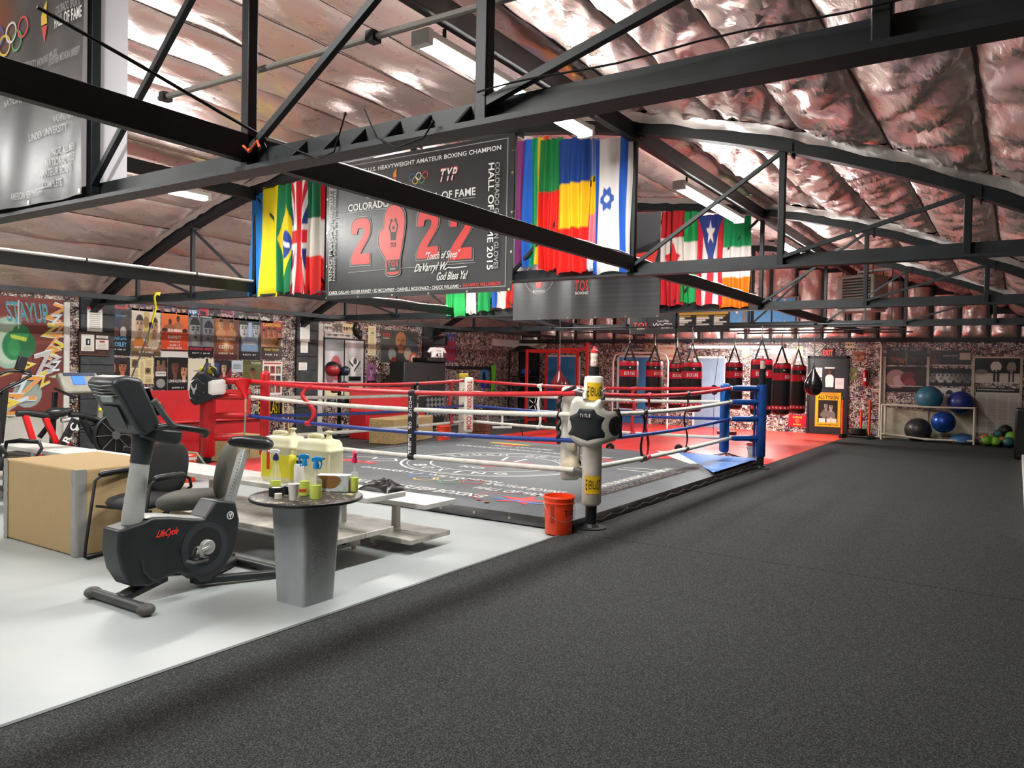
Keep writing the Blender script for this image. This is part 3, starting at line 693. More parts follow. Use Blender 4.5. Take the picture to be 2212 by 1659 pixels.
# ---- flags
def flag(u0, u1, vt, vb, y, cv, label, group=None, pleats=4, amp=.035, sway=.0):
    a = onY(u0, (vt + vb) / 2, y); b = onY(u1, (vt + vb) / 2, y); top = onY((u0 + u1) / 2, vt, y).z; bot = onY((u0 + u1) / 2, vb, y).z
    sd = random.random() * 6
    def sh(s, t):
        k = amp * (0.6 + .4 * (1 - t)) * (sin(s * pi * 2 * pleats + sd + .8 * sin(3 * t)) + .4 * sin(s * 17 + 4 * t + sd))
        return (sway * (1 - t) + .02 * sin(s * 6 + 5 * t + sd) * (1 - t), .015 * sin(s * 9 + sd) * (1 - t), k)
    o = picture('flag', cv, Fr((a.x, y, bot), (1, 0, 0), (0, 0, 1)), b.x - a.x, top - bot, cloth, shape=sh)
    return tag(o, label, 'flag', group)
def tri(bands, w=40, h=60, vertical=False):
    cv = Cv(w, h); n = len(bands)
    for i, c in enumerate(bands):
        if vertical: cv.rect(i / n, 0, (i + 1) / n, 1, c)
        else: cv.rect(0, 1 - (i + 1) / n, 1, 1 - i / n, c)
    return cv
y2 = 7.46
flag(1116, 1184, 300, 575, y2 + .05, tri(['#8a3a78', '#8a3a78', '#1f62c4', '#1f62c4', '#17935a', '#17935a', '#e9c21b', '#ee7a1a', '#e2331f'], 54, 40, True), 'rainbow flag in upright stripes next to the year banner', pleats=3)
flag(1166, 1216, 300, 583, y2, tri(['#14803f', '#14803f', '#e01e16', '#e01e16', '#e01e16'], 24, 60), 'green-over-red flag hanging beside the rainbow flag')
flag(1204, 1270, 298, 588, y2 - .05, tri(['#12408c', '#12408c', '#12408c', '#f4c412', '#f4c412', '#f4c412', '#e01e16', '#e01e16', '#e01e16'], 30, 54), 'blue, yellow and red flag in level bands between its neighbours', pleats=3)
flag(1262, 1294, 300, 584, y2 + .02, tri(['#7f93c4', '#7f93c4', '#f2c21a', '#f2c21a', '#f08795', '#f08795', '#e9eaf2'], 20, 56), 'pale blue, yellow and pink flag, narrow, left of the star flag')
cv = Cv(60, 80, '#e9e7e1'); cv.rect(.0, 0, .1, 1, '#1658bf').rect(.66, 0, .90, 1, '#1658bf')
for s_ in (1, -1):
    P = [(.33 + s_ * .18 * cos(a), .55 + .085 * sin(a) * 1.0) for a in (0, 2 * pi / 3, 4 * pi / 3)]
    for i in range(3): cv.line(*P[i], *P[(i + 1) % 3], .018, '#2f56a8')
flag(1284, 1364, 298, 588, y2 - .02, cv, 'white and blue flag with a six-pointed star', pleats=2, amp=.025)
flag(545, 608, 405, 640, y2, tri(['#1f78c8', '#1f78c8', '#e8d817', '#e8d817', '#e8d817'], 40, 40, True), 'blue and yellow flag at the left post of the banner truss', pleats=2, sway=-.06)
cv = Cv(40, 60, '#0f7a4a'); cv.poly([(.5, .15), (.95, .5), (.5, .85), (.05, .5)], '#e9cf1d').ell(.5, .45, .26, .13, '#1d3f98').line(.3, .47, .7, .43, .02, '#ffffff')
flag(600, 636, 398, 632, y2 - .05, cv, 'green flag with a yellow diamond and blue disc', pleats=2)
cv = Cv(40, 60, '#27367f')
for x0, y0, x1, y1 in ((0, 0, 1, 1), (0, 1, 1, 0)): cv.line(x0, y0, x1, y1, .14, '#e8e6e4')
for x0, y0, x1, y1 in ((0, 0, 1, 1), (0, 1, 1, 0)): cv.line(x0, y0, x1, y1, .05, '#cf2434')
cv.rect(.32, 0, .68, 1, '#e8e6e4').rect(0, .4, 1, .62, '#e8e6e4').rect(.4, 0, .6, 1, '#d6222f').rect(0, .45, 1, .57, '#d6222f')
flag(628, 662, 392, 634, y2 - .09, cv, 'red, white and blue cross flag between the diamond flag and the tricolour', pleats=2)
flag(654, 694, 388, 636, y2 - .04, tri(['#0e6b47', '#0e6b47', '#c9c7be', '#c9c7be', '#dc2018', '#dc2018'], 24, 60), 'green, white and red tricolour beside the year banner', pleats=2)
flag(684, 702, 396, 636, y2 + .06, tri(['#d51f2c', '#efeded', '#d51f2c'], 14, 30), 'narrow strip of a red and white flag peeping out by the year banner', pleats=1)
y3 = 12.30
cv = Cv(40, 60, '#e8e5df'); cv.rect(0, .72, 1, 1, '#c6222b').rect(0, 0, 1, .28, '#c6222b')
cv.poly([(.5, .33), (.44, .42), (.2, .40), (.3, .47), (.18, .52), (.38, .56), (.42, .62), (.5, .68), (.58, .62), (.62, .56), (.82, .52), (.7, .47), (.8, .40), (.56, .42)], '#d3232b')
flag(1428, 1478, 456, 660, y3, cv, 'red and white flag with a red leaf', pleats=4, amp=.03)
flag(1470, 1516, 456, 654, y3 + .04, tri(['#1c9a4e', '#e7e5de', '#1c9a4e'], 24, 48), 'green and white flag between leaf flag and one-star flag', pleats=2)
cv = Cv(48, 60, '#e8e4de')
for k in (0, 2, 4): cv.rect(k / 5, 0, (k + 1) / 5, 1, '#d22033')
cv.poly([(0, 1), (1, 1), (.5, .42)], '#2b3f86')
st = [(.5 + (.17 if i % 2 == 0 else .07) * sin(i * pi / 5), .80 + (.15 if i % 2 == 0 else .06) * cos(i * pi / 5)) for i in range(10)]; cv.poly(st, '#f0eeea')
flag(1506, 1562, 464, 658, y3 - .03, cv, 'striped red and white flag with one white star on a blue triangle', pleats=2)
flag(1556, 1620, 468, 664, y3, tri(['#159a5b', '#ebe8e2', '#ef7d16'], 36, 48), 'green, white and orange tricolour at the right end of the far flag row', pleats=3)
flag(966, 1006, 560, 684, y3, tri(['#27b45a', '#27b45a', '#2fbf60'], 24, 30), 'plain bright green flag below the year banner', pleats=2)
flag(1009, 1030, 560, 678, y3 + .03, tri(['#d8d6cf', '#e9e7e2'], 14, 20), 'plain pale flag next to the bright green one', pleats=1)
flag(1031, 1060, 560, 672, y3 - .03, tri(['#1f9a50', '#23a556'], 20, 20), 'darker green flag between the pale flag and the blue, white and red one', pleats=2)
flag(1062, 1107, 560, 666, y3, tri(['#2468c0', '#e5ded6', '#e5ded6', '#dd2a20'], 40, 20, True), 'blue, white and red flag in upright stripes below the year banner', pleats=2)
# ================================================================== the boxing ring
RX0, RX1, RY0, RY1, RZ = -9.80, -3.65, 6.70, 13.30, 0.15
POST = {'white': (-3.56, 6.94), 'blue': (-3.57, 13.10), 'red': (-9.80, 6.94), 'cream': (-9.80, 13.10)}
IN = 0.40
ROPEZ = [1.35, 1.12, 0.84, 0.52]
ring = thing('boxing_ring', 'low boxing ring with black printed canvas, four padded corners and four ropes', 'boxing ring', (-6.7, 9.95, 0))
def rp(mb, name, mat, parent=None, **kw): return mb.build(name, mat, parent or ring, world=True, **kw)
t = NT('ring_canvas'); co = t.obj(); n1 = t.noise(1.3, 5, 0.6, 0.8, vec=co); n2 = t.noise(7, 4, 0.6, 1.2, vec=co)
t.color(t.mix(t.ramp(n2, [(.4, '#000000'), (.75, '#6a6a6a')]), t.ramp(n1, [(.3, '#4a4f52'), (.7, '#565c60')]), lin('#6d7478')))
t.b.inputs['Roughness'].default_value = 0.55; t.bump(n2, 0.35, 0.03); canvas_mat = t.m
apron_mat = M('black_vinyl_skirt', '#131516', 0.35, var=.3, bump=.3, bscale=12)
def cz(x, y):
    d = min(x - RX0, RX1 - x, y - RY0, RY1 - y); return RZ + 0.001 * wr(x * 1.1, y * 1.3, 3) - .045 * max(0, 1 - d / .34) ** 2
plat = rp(MB().b2((RX0 + .02, RY0 + .02, 0.012), (RX1 - .02, RY1 - .02, RZ - .055)), 'platform', M('plywood_deck', '#241f18', .8))
cvs = rp(MB().grid(lambda s, q: (RX0 + (RX1 - RX0) * s, RY0 + (RY1 - RY0) * q, cz(RX0 + (RX1 - RX0) * s, RY0 + (RY1 - RY0) * q)), 90, 96), 'canvas', canvas_mat, smooth=180)
# skirt with lacing along the sides one sees
def skirt(p0, p1, nrm):
    p0, p1, nrm = V(p0), V(p1), V(nrm); e_ = (p1 - p0).normalized() * .05; p0 -= e_; p1 += e_; L = (p1 - p0).length; d = (p1 - p0) / L
    def fn(s, q): return p0 + d * (L * s) + nrm * (0.002 + 0.05 * (1 - q) ** .7 + 0.012 * wr(s * L * 3, q * 2, L)) + V((0, 0, 0.016 + (RZ - 0.062) * q))
    return MB().grid(fn, int(L * 10), 4)
for p0, p1, nr in (((RX0, RY0, 0), (RX1, RY0, 0), (0, -1, 0)), ((RX1, RY0, 0), (RX1, RY1, 0), (1, 0, 0)), ((RX1, RY1, 0), (RX0, RY1, 0), (0, 1, 0)), ((RX0, RY1, 0), (RX0, RY0, 0), (-1, 0, 0))):
    rp(skirt(p0, p1, nr), 'skirt', apron_mat, smooth=180)
for i in range(13):
    x = RX0 + 0.5 + i * 0.45
    if x < RX1 - .2: rp(MB().ring(Fr((x, RY0 - 0.048, 0.065), (1, 0, 0), (0, 0, 1)), 0, 0, .006, .014, 0.01, 12), 'eyelet', eyelet, smooth=0)
for i in range(15):
    y = RY0 + 0.35 + i * 0.43
    if y < RY1 - .2: rp(MB().ring(Fr((RX1 + 0.048, y, 0.075), (0, 1, 0), (0, 0, 1)), 0, 0, .006, .014, 0, 12), 'eyelet', eyelet, smooth=0)
rp(MB().tube([(RX1 + 0.05, RY0 + .35 + i * .215, 0.075 if i % 2 == 0 else 0.045) for i in range(29)], .003, 5), 'lacing', M('grey_cord', '#5a5852', .7))
# printing on the canvas: readable from the near side
fr = Fr((0, 0, RZ), (1, 0, 0), (0, 1, 0)); PZ = 0.003
def cprint(mb, name, mat): return mb.build(name, mat, cvs, world=True, smooth=0)
c_white = M('canvas_white', '#d5d6d2', .6); c_red = M('canvas_red', '#c5383a', .6); c_blue = M('canvas_blue', '#3f78c4', .5); c_yel = M('canvas_yellow', '#d9b73b', .6); c_grn = M('canvas_green', '#4f9c6a', .6)
ccx, ccy = -6.65, 9.75
cprint(MB().ring(fr, ccx, ccy, 1.42, 1.46, PZ, 72).ring(fr, ccx, ccy, 1.34, 1.355, PZ, 72).ring(fr, ccx, ccy, .98, 1.01, PZ, 60), 'seal_ring', c_white)
def arc_text(s_, cx, cy, R, a0, a1, h, mat, inward=False):
    n = len(s_)
    for i, ch in enumerate(s_):
        if ch == ' ': continue
        a = a0 + (a1 - a0) * (i + .5) / n
        ox, oy = cx + R * cos(a), cy + R * sin(a); up = (-cos(a), -sin(a), 0) if inward else (cos(a), sin(a), 0)
        rt = (up[1], -up[0], 0)
        f2 = Fr((ox, oy, RZ + PZ), rt, up); w = abs(a1 - a0) * R / n * .62
        cprint(letters(MB(), ch, f2, 0, 0, w * (.35 if ch in 'IJ.1' else 1), h, 0.0, bold=.008), 'lettering', mat)
arc_text('TOUCH OF SLEEP', ccx, ccy, 1.17, pi * .93, pi * .07, .2, c_white)
arc_text('BOXING', ccx, ccy, 1.17, pi * 1.25, pi * 1.75, .2, c_white, True)
gv = [(x * 1.5, y * 1.0) for x, y in glove_shape()]
cprint(MB().flat([(ccx + .1 + y * 1.25, ccy + x * .9) for x, y in gv][::-1], fr, PZ), 'glove', c_red)
cprint(MB().flat([(ccx - .2, ccy - .05), (ccx + .3, ccy - .05), (ccx + .3, ccy + .05), (ccx - .2, ccy + .05)], fr, PZ + .001), 'glove_label', c_white)
for x in (-.12, .12): cprint(MB().stroke(fr, [(ccx + x, ccy + .35), (ccx + x * 1.5 - .1, ccy + .75)], .05, PZ), 'glove_lace', c_white)
for x, s_ in ((-.72, 'NO'), (.72, 'OH')): cprint(letters(MB(), s_, fr, ccx + x, ccy, .3, .14, PZ, bold=.01), 'lettering', c_white)
cprint(letters(MB(), 'KO', fr, ccx + .02, ccy - .62, .4, .16, PZ, bold=.012), 'lettering', c_white)
cprint(letters(MB(), 'DAVARRYL J. WILLIAMSON', fr, ccx, 8.1, 2.4, .17, PZ, bold=.012), 'lettering', c_white)
for dx, dy, m in ((-.42, .06, c_blue), (0, .06, c_white), (.42, .06, c_red), (-.21, -.09, c_yel), (.21, -.09, c_grn)):
    cprint(MB().ring(fr, -6.2 + dx, 7.88 + dy, .14, .17, PZ, 24), 'ring_emblem', m)
cprint(letters(MB(), 'AMATEUR BOXING', fr, -5.0, 7.95, 1.15, .17, PZ, bold=.012), 'lettering', c_white)
cprint(letters(MB(), 'HALL OF FAME', fr, -4.95, 7.62, 1.05, .2, PZ, bold=.014), 'lettering', c_white)
st = [(-4.55 + (.34 if i % 2 == 0 else .14) * sin(i * pi / 5), 7.2 + (.3 if i % 2 == 0 else .12) * cos(i * pi / 5)) for i in range(10)]
cprint(MB().flat(st, fr, PZ), 'star', c_red); cprint(MB().stroke(fr, [(-4.85, 7.12), (-4.25, 7.12)], .06, PZ + .001), 'star_bar', c_blue)
for i in range(9):
    a = pi * (.6 + .1 * i); cprint(MB().disc(fr, -4.65 + .5 * cos(a), 7.22 + .36 * sin(a), .035, .03, PZ, 10), 'dot', c_red)
cprint(letters(MB(), 'TOUCH OF SLEEP BOXING', fr, -6.1, 7.12, 2.2, .2, PZ, bold=.014), 'lettering', c_white)
fe = Fr((0, 0, RZ), (0, 1, 0), (-1, 0, 0))
cprint(letters(MB(), 'COLORADO GOLDEN GLOVES', fe, 9.5, 4.10, 2.5, .13, PZ, bold=.012), 'lettering', c_white)
cprint(letters(MB(), 'AMATEUR BOXING CHAMPION', fe, 9.7, 4.32, 2.5, .13, PZ, bold=.012), 'lettering', c_white)
cprint(letters(MB(), 'HALL OF FAME', fr, -7.6, 12.0, 1.3, .16, PZ, bold=.012), 'lettering', c_white)
cprint(letters(MB(), 'COLORADO SPORTS HALL OF FAME', fr, -7.2, 11.6, 3.2, .15, PZ, bold=.012), 'lettering', c_white)
cprint(MB().flat([(-8.6, 12.35), (-7.7, 12.35), (-7.7, 12.5), (-8.3, 12.55), (-8.6, 12.5)], fr, PZ), 'flame', c_yel)
cprint(MB().flat([(-8.35, 12.3), (-7.75, 12.3), (-8.0, 12.1)], fr, PZ), 'torch', c_red)
cprint(MB().stroke(fr, [(-8.95, 8.9), (-8.5, 9.1), (-8.4, 8.9), (-8.15, 9.15), (-7.95, 8.95), (-8.2, 8.75), (-8.3, 8.55)], .04, PZ), 'glove_outline', c_white)
cprint(MB().flat([(-8.75, 8.45), (-8.0, 8.45), (-8.0, 8.62), (-8.75, 8.62)], fr, PZ), 'label_bar', c_red)
cprint(MB().stroke(fr, [(-4.9, 10.4), (-4.3, 10.35), (-4.25, 10.6), (-4.5, 10.7), (-4.9, 10.6)], .04, PZ), 'glove_outline', c_white)
cprint(MB().flat([(-5.9, 11.2), (-5.2, 11.2), (-5.2, 11.36), (-5.9, 11.36)], fr, PZ), 'label_bar', c_red)
# coloured corners
cprint(MB().flat([(-5.1, RY1 - .02), (RX1 + .0, 10.95), (RX1, RY1 - .02)], fr, PZ + .002), 'blue_corner', c_blue)
cprint(MB().flat([(-5.35, 12.95), (-4.3, 11.75), (-4.1, 11.95), (-5.1, RY1 - .05), (-5.5, RY1 - .05)], fr, PZ + .001), 'white_band', c_white)
cprint(MB().flat([(-5.75, 12.95), (-5.0, 12.0), (-4.75, 12.26), (-5.5, RY1 - .05), (-5.9, RY1 - .05)], fr, PZ + .0015), 'red_band', c_red)
cprint(MB().flat([(RX0, RY0 + .02), (RX0 + 1.9, RY0 + .02), (RX0, RY0 + 2.2)], fr, PZ + .002), 'red_corner', c_red)
cprint(MB().flat([(RX0 + 1.9, RY0 + .02), (RX0 + 2.15, RY0 + .02), (RX0, RY0 + 2.5), (RX0, RY0 + 2.2)], fr, PZ + .0015), 'white_band', c_white)
# posts, pads, ropes
pad_w = M('white_vinyl_pad', '#e4e1d4', .45, var=.1); pad_b = M('blue_vinyl_pad', '#14488f', .3, var=.2); pad_r = M('red_vinyl_pad', '#c01b22', .3, var=.15)
pad_blue2 = M('bright_blue_vinyl_pad', '#1763b8', .28, var=.15)
rope_r = M('red_rope_cover', '#c8202a', .38, var=.15); rope_w = M('white_rope_cover', '#d9d6cb', .5, var=.12); rope_b = M('blue_rope_cover', '#1f3f92', .35, var=.2, vscale=20)
PADM = {'white': pad_w, 'blue': pad_b, 'red': pad_r, 'cream': pad_w}
INM = {'white': pad_w, 'blue': pad_blue2, 'red': pad_r, 'cream': pad_w}
SG = {'white': (-1, 1), 'blue': (-1, -1), 'red': (1, 1), 'cream': (1, -1)}
yel_tag = M('yellow_label', '#d8b21f', .45)
for nm, (px_, py_) in POST.items():
    sx, sy = SG[nm]; top = {'white': 1.64, 'blue': 1.68, 'red': 1.5, 'cream': 1.45}[nm]
    po = rp(MB().cyl((px_, py_, 0.014), (px_, py_, top), .057, 16), 'post', black_steel)
    pb = rp(MB().lathe([(.16, .014), (.16, .026), (.09, .028), (.066, .06)], (px_, py_, 0), 20), 'post_foot', black_steel)
    z0, z1, rr = {'white': (.25, 1.545, .098), 'blue': (.2, 1.42, .078), 'red': (.25, 1.42, .11), 'cream': (.2, 1.40, .09)}[nm]
    pm = rp(MB().lathe([(rr * .7, z0 - .01), (rr, z0 + .02), (rr * 1.01, (z0 + z1) / 2), (rr, z1 - .06), (rr * .92, z1 - .01), (rr * .6, z1)], (px_, py_, 0), 24), 'post_pad', PADM[nm], smooth=50)
    ix, iy = px_ + sx * IN, py_ + sy * IN
    ang = atan2(-sy, -sx)
    # inner corner pad: flat cushion facing the ring, hanging between the ropes
    cz0, cz1, cw = {'white': (.38, 1.42, .22), 'blue': (.28, 1.43, .17), 'red': (.25, 1.50, .2), 'cream': (.30, 1.42, .18)}[nm]
    ko = IN + (.07 if nm == 'blue' else .16); kx, ky = px_ + sx * ko, py_ + sy * ko
    Rz = Matrix.Rotation(ang, 3, 'Z')
    cp = rp(MB().box((kx, ky, (cz0 + cz1) / 2), (.13, cw, cz1 - cz0), R=Rz), 'corner_pad', INM[nm], bevel=.05, bseg=4)
    for rz in ROPEZ:
        # sleeve over the turnbuckle from post to rope corner
        d = V((sx, sy, 0)).normalized(); a = V((px_, py_, rz)) + d * rr * .8; b = V((ix, iy, rz))
        rp(MB().tube([a, a.lerp(b, .3), a.lerp(b, .8), b], [.045, .05, .05, .035], 12), 'turnbuckle_sleeve', {'white': M('black_vinyl', '#1b1c1d', .4), 'blue': pad_b, 'red': pad_r, 'cream': pad_w}[nm], smooth=50)
        if nm == 'blue': rp(MB().ball(b, .042, (1, 1, 1), 12, 8), 'rope_end', rope_w)
    if nm == 'blue': rp(MB().cyl((px_ - .1, py_ - .04, .2), (px_ - .1, py_ - .04, 1.35), .02, 10), 'brace_tube', pad_b)
    POST[nm] = (px_, py_, po, pm, cp)
# labels on the pads
wp = POST['white']; fr_w = lambda z: Fr((wp[0] - .02, wp[1], z), (cos(_yaw - .3), sin(_yaw - .3), 0), (0, 0, 1))
class CylFr(Fr):
    """wraps a flat drawing round an upright cylinder"""
    def __init__(s, c, R, ang): s.c = V(c); s.R = R; s.a = ang
    def p(s, a, b, c=0.0):
        th = s.a + a / s.R; return s.c + V((cos(th) * (s.R + c), sin(th) * (s.R + c), b))
ca = atan2(-wp[1], -wp[0]) + .15     # towards the near side of the room
for zc in (1.39, .46):
    f2 = CylFr((wp[0], wp[1], zc), .101, ca)
    lb = rp(MB().grid(lambda s, q: f2.p(-.085 + .17 * s, -.09 + .18 * q, .002), 12, 2), 'label', yel_tag, wp[3], smooth=180)
    k = MB()
    for i, ch in enumerate('EVERLAST'): letters(k, ch, f2, -.066 + .019 * i, 0, .016, .075 + .03 * abs(i - 3.5) / 3.5, .004, bold=.0012)
    k.build('lettering', ink_black, lb, world=True, smooth=0)
cp_ = POST['cream']; kx, ky = cp_[0] + IN + .16, cp_[1] - IN - .16
fp = Fr((kx + .048, ky - .048, .86), (0, 0, -1), (.7071, .7071, 0)); words_on('TOSBOXING.COM', fp, 0, 0, .98, .1, c_red, cp_[4], z=.003, bold=.004)
# ropes
def rope_pts(a, b, z, sag=.03, n=10): return [V((a[0] + (b[0] - a[0]) * i / n, a[1] + (b[1] - a[1]) * i / n, z - sag * 4 * (i / n) * (1 - i / n))) for i in range(n + 1)]
CI = {k: (POST[k][0] + SG[k][0] * IN, POST[k][1] + SG[k][1] * IN) for k in POST}
SIDES = {'front': ('red', 'white'), 'right': ('white', 'blue'), 'back': ('blue', 'cream'), 'left': ('cream', 'red')}
for sd, (a, b) in SIDES.items():
    for z, m, sg in zip(ROPEZ, (rope_r, rope_w, rope_b, rope_w), (.07, .05, .05, .03)):
        rp(MB().tube(rope_pts(CI[a], CI[b], z, sg), .030 if m is not rope_b else .026, 10), 'rope', m, smooth=60)
def on_rope(sd, f, k):
    a, b = (CI[q_] for q_ in SIDES[sd]); sg = (.07, .05, .05, .03)[k]
    return V((a[0] + (b[0] - a[0]) * f, a[1] + (b[1] - a[1]) * f, ROPEZ[k] - sg * 4 * f * (1 - f)))
st_black = M('black_rope_tie', '#0f1011', .5); st_red = M('red_rope_tie', '#bd2430', .5)
def straight_tie(sd, f, mat, words=None, w=.09):
    a, b = on_rope(sd, f, 0), on_rope(sd, f, 3); m = MB().bar(a + V((0, 0, .03)), b - V((0, 0, .04)), w if sd in ('front', 'back') else .075, .075, up=(0, 1, 0))
    o = rp(m, 'rope_tie', mat, bevel=.012)
    for e, s_ in ((a, .045), (b, .05)): rp(MB().ball(e, .05, (1.4, 1, .8), 12, 8), 'tie_knot', mat, o)
    if words:
        f2 = Fr((0, 0, 0), (1, 0, 0), (0, 0, 1)) if sd in ('front', 'back') else Fr((0, 0, 0), (0, 1, 0), (0, 0, 1)); n = len(words)
        L = (a - b).length - .06; k = MB()
        for i, ch in enumerate(words):
            if ch == ' ': continue
            p = a.lerp(b, .05 + .92 * (i + .5) / n)
            nrm = V((0, -1, 0)) if sd in ('front', 'back') else V((1, 0, 0))
            letters(k, ch, Fr(p + nrm * .04, f2.x, f2.y), 0, 0, w * .55 * (.4 if ch == 'I' else 1), L / n * .8, .002, bold=.003)
        k.build('lettering', ink_white, o, world=True, smooth=0)
def slack_tie(sd, f, mat, k0, k1, bulge, w=.06):
    """a loose strap joining ropes k0..k1, hanging in slack loops"""
    pts = []
    for k in range(k0, k1):
        a, b = on_rope(sd, f, k), on_rope(sd, f, k + 1); dx = V((1, 0, 0)) if sd in ('front', 'back') else V((0, 1, 0))
        for i in range(6): t_ = i / 6; pts.append(a.lerp(b, t_) + dx * bulge * sin(pi * t_) * (-1 if k % 2 else 1) + V((0, -.02, 0)))
    pts.append(on_rope(sd, f, k1)); q_ = MB(); dx = (V((1, 0, .2)) if sd in ('front', 'back') else V((0, 1, .2))).normalized()
    vs_ = []
    for p in pts: vs_ += [p - dx * w / 2, p + dx * w / 2]
    q_.add(vs_, [(2 * i, 2 * i + 1, 2 * i + 3, 2 * i + 2) for i in range(len(pts) - 1)])
    o = rp(q_, 'rope_tie', mat, smooth=180, solid=.012)
    for k in (k0, k1): rp(MB().tube([on_rope(sd, f, k) + V((0, 0, .0)) + dx * x_ for x_ in (-.05, .05)], .038, 10), 'tie_knot', mat, o)
    return o
straight_tie('front', .575, st_black, 'TOUCH OF SLEEP')
straight_tie('left', .30, st_black, 'TOUCH OF SLEEP')
slack_tie('front', .235, st_red, 0, 2, -.12, .085)
slack_tie('right', .36, st_red, 0, 3, .05, .05); slack_tie('right', .335, st_black, 1, 3, -.05, .05)
slack_tie('right', .62, st_black, 0, 3, .07, .035)
slack_tie('back', .32, st_red, 0, 3, -.02, .06)
slack_tie('left', .10, st_red, 0, 3, .04, .07)
slack_tie('back', .68, ink_white, 0, 3, .03, .05)
# ================================================================== things in front of the ring
# ---- upright exercise bike (its length runs away from the entrance side; profile in the Y-Z plane)
BXC = -4.87
bike = thing('exercise_bike', 'black and silver upright exercise bike with red lettering on its shroud', 'exercise bike', (BXC, 3.3, 0))
def bp(mb, name, mat, parent=None, **kw): return mb.build(name, mat, parent or bike, world=True, **kw)
yz = Fr((BXC, 0, 0), (0, 1, 0), (0, 0, 1))
shroud = M('charcoal_shroud', '#23282a', .42, var=.15, bump=.05); silver = M('silver_paint', '#a7aaa7', .38, .15, var=.08)
cons = M('dark_grey_console', '#2c3133', .4, var=.1); seatm = M('black_saddle_vinyl', '#1c1f20', .32)
body = [(2.742, .52), (2.90, .545), (2.975, .568), (3.10, .553), (3.27, .515), (3.365, .498), (3.46, .622), (3.625, .588), (3.66, .45), (3.65, .356), (3.613, .222), (3.533, .11), (3.41, .045), (3.345, .055),
        (3.275, .12), (3.153, .157), (3.05, .14), (2.95, .115), (2.83, .14), (2.765, .25), (2.735, .388)]
sh = bp(MB().prism(body, yz, -.10, .10), 'shroud', shroud, bevel=.018, bseg=3)
bp(MB().prism([(2.93, .566), (2.975, .578), (3.10, .563), (3.27, .525), (3.365, .508), (3.365, .49), (3.27, .505), (3.10, .545), (2.975, .558)], yz, -.085, .085), 'shroud_top', silver, bevel=.006)
bp(MB().ring(yz, 3.37, .304, .0, .135, .102, 36), 'crank_disc', M('black_disc', '#15181a', .6, bump=.6, bscale=120), sh)
bp(MB().ring(yz, 3.37, .304, .135, .185, .1012, 40).ring(yz, 3.37, .304, .183, .19, .103, 40), 'disc_rim', M('dark_rim', '#30373a', .4), sh)
bp(MB().tube([(BXC + .099, 2.90, .30), (BXC + .103, 2.91, .22), (BXC + .103, 2.96, .16), (BXC + .099, 3.03, .13)], .009, 8), 'shroud_seam', cons, sh)
for y, z in ((2.79, .42), (2.88, .36), (2.80, .17), (3.0, .16), (3.4, .52), (3.55, .55), (3.24, .50), (2.94, .52), (3.12, .18), (3.6, .46)): bp(MB().disc(yz, y, z, .008, .006, .1015, 10), 'bolt_hole', black_plastic, sh)
hub = bp(MB().cyl((BXC + .10, 3.37, .304), (BXC + .145, 3.37, .304), .052, 24), 'crank_hub', silver, bevel=.006)
bp(MB().bar((BXC + .135, 3.39, .306), (BXC + .15, 3.25, .285), .022, .028), 'crank_arm', chrome, hub, bevel=.005)
bp(MB().bar((BXC - .13, 3.35, .30), (BXC - .14, 3.49, .325), .022, .028), 'crank_arm', chrome)
pd = bp(MB().box((BXC + .205, 3.245, .262), (.09, .11, .024)), 'pedal', black_plastic, bevel=.01)
bp(MB().prism([(3.17, .245), (3.19, .235), (3.29, .24), (3.30, .255), (3.2, .262)], yz, .16, .25), 'pedal_toe', M('grey_rubber', '#5b5b57', .6), pd, bevel=.004)
bp(MB().grid(lambda s, q: (BXC + .155 + .10 * s, 3.225 + .03 * q, .274 + .07 * sin(pi * s)), 12, 2), 'pedal_strap', M('grey_strap', '#6f6d67', .6), pd, smooth=180, solid=.004)
bp(MB().box((BXC - .205, 3.50, .33), (.09, .11, .024)), 'pedal', black_plastic, bevel=.01)
f2 = yz.at(0, 0, .1015); a = onX(362, 1152, BXC + .10)
words_on('LifeCycle', f2, a.y, a.z, .155, .062, M('bright_red_ink', '#ff4a3a', .4), sh, z=.001, shear=.5, bold=.0016)
a = onX(497, 1113, BXC + .10); bp(MB().ring(yz, a.y, a.z, .022, .030, .103, 28).disc(yz, a.y - .004, a.z + .002, .006, .014, .103, 12).stroke(yz, [(a.y + .012, a.z + .016), (a.y + .0, a.z - .016)], .007, .103).stroke(yz, [(a.y + .0, a.z + .002), (a.y + .016, a.z + .002)], .006, .103), 'round_emblem', ink_white, sh, smooth=0)
col = bp(MB().tube([(BXC, 2.885, .47), (BXC, 2.895, .60), (BXC, 2.94, .93)], [.072, .068, .060], 20), 'column', silver, smooth=60)
bp(MB().tube([(BXC, 2.938, .925), (BXC, 2.955, 1.02), (BXC, 2.965, 1.12)], [.063, .068, .078], 20), 'column_sleeve', cons, smooth=60)
bp(MB().tube([(BXC, 2.895, .44), (BXC, 2.893, .505)], [.095, .08], 20), 'column_collar', shroud, smooth=60)
cp2 = [(2.66, 1.455), (2.69, 1.50), (2.76, 1.512), (2.86, 1.495), (3.0, 1.20), (2.955, 1.155), (2.89, 1.115), (2.83, 1.16), (2.715, 1.37)]
cs = bp(MB().prism(cp2, yz, -.17, .15), 'console', cons, bevel=.03, bseg=3)
for k in range(4): bp(MB().tube([(BXC - .15, 2.672 + .012 * k, 1.45 - .022 * k), (BXC + .0, 2.662 + .012 * k, 1.44 - .022 * k), (BXC + .13, 2.672 + .012 * k, 1.45 - .022 * k)], .005, 6), 'vent_rib', black_plastic, cs)
bx2 = Fr((BXC - .0, 2.70, 1.36), (1, 0, 0), V((0, -.28, 1)).normalized())
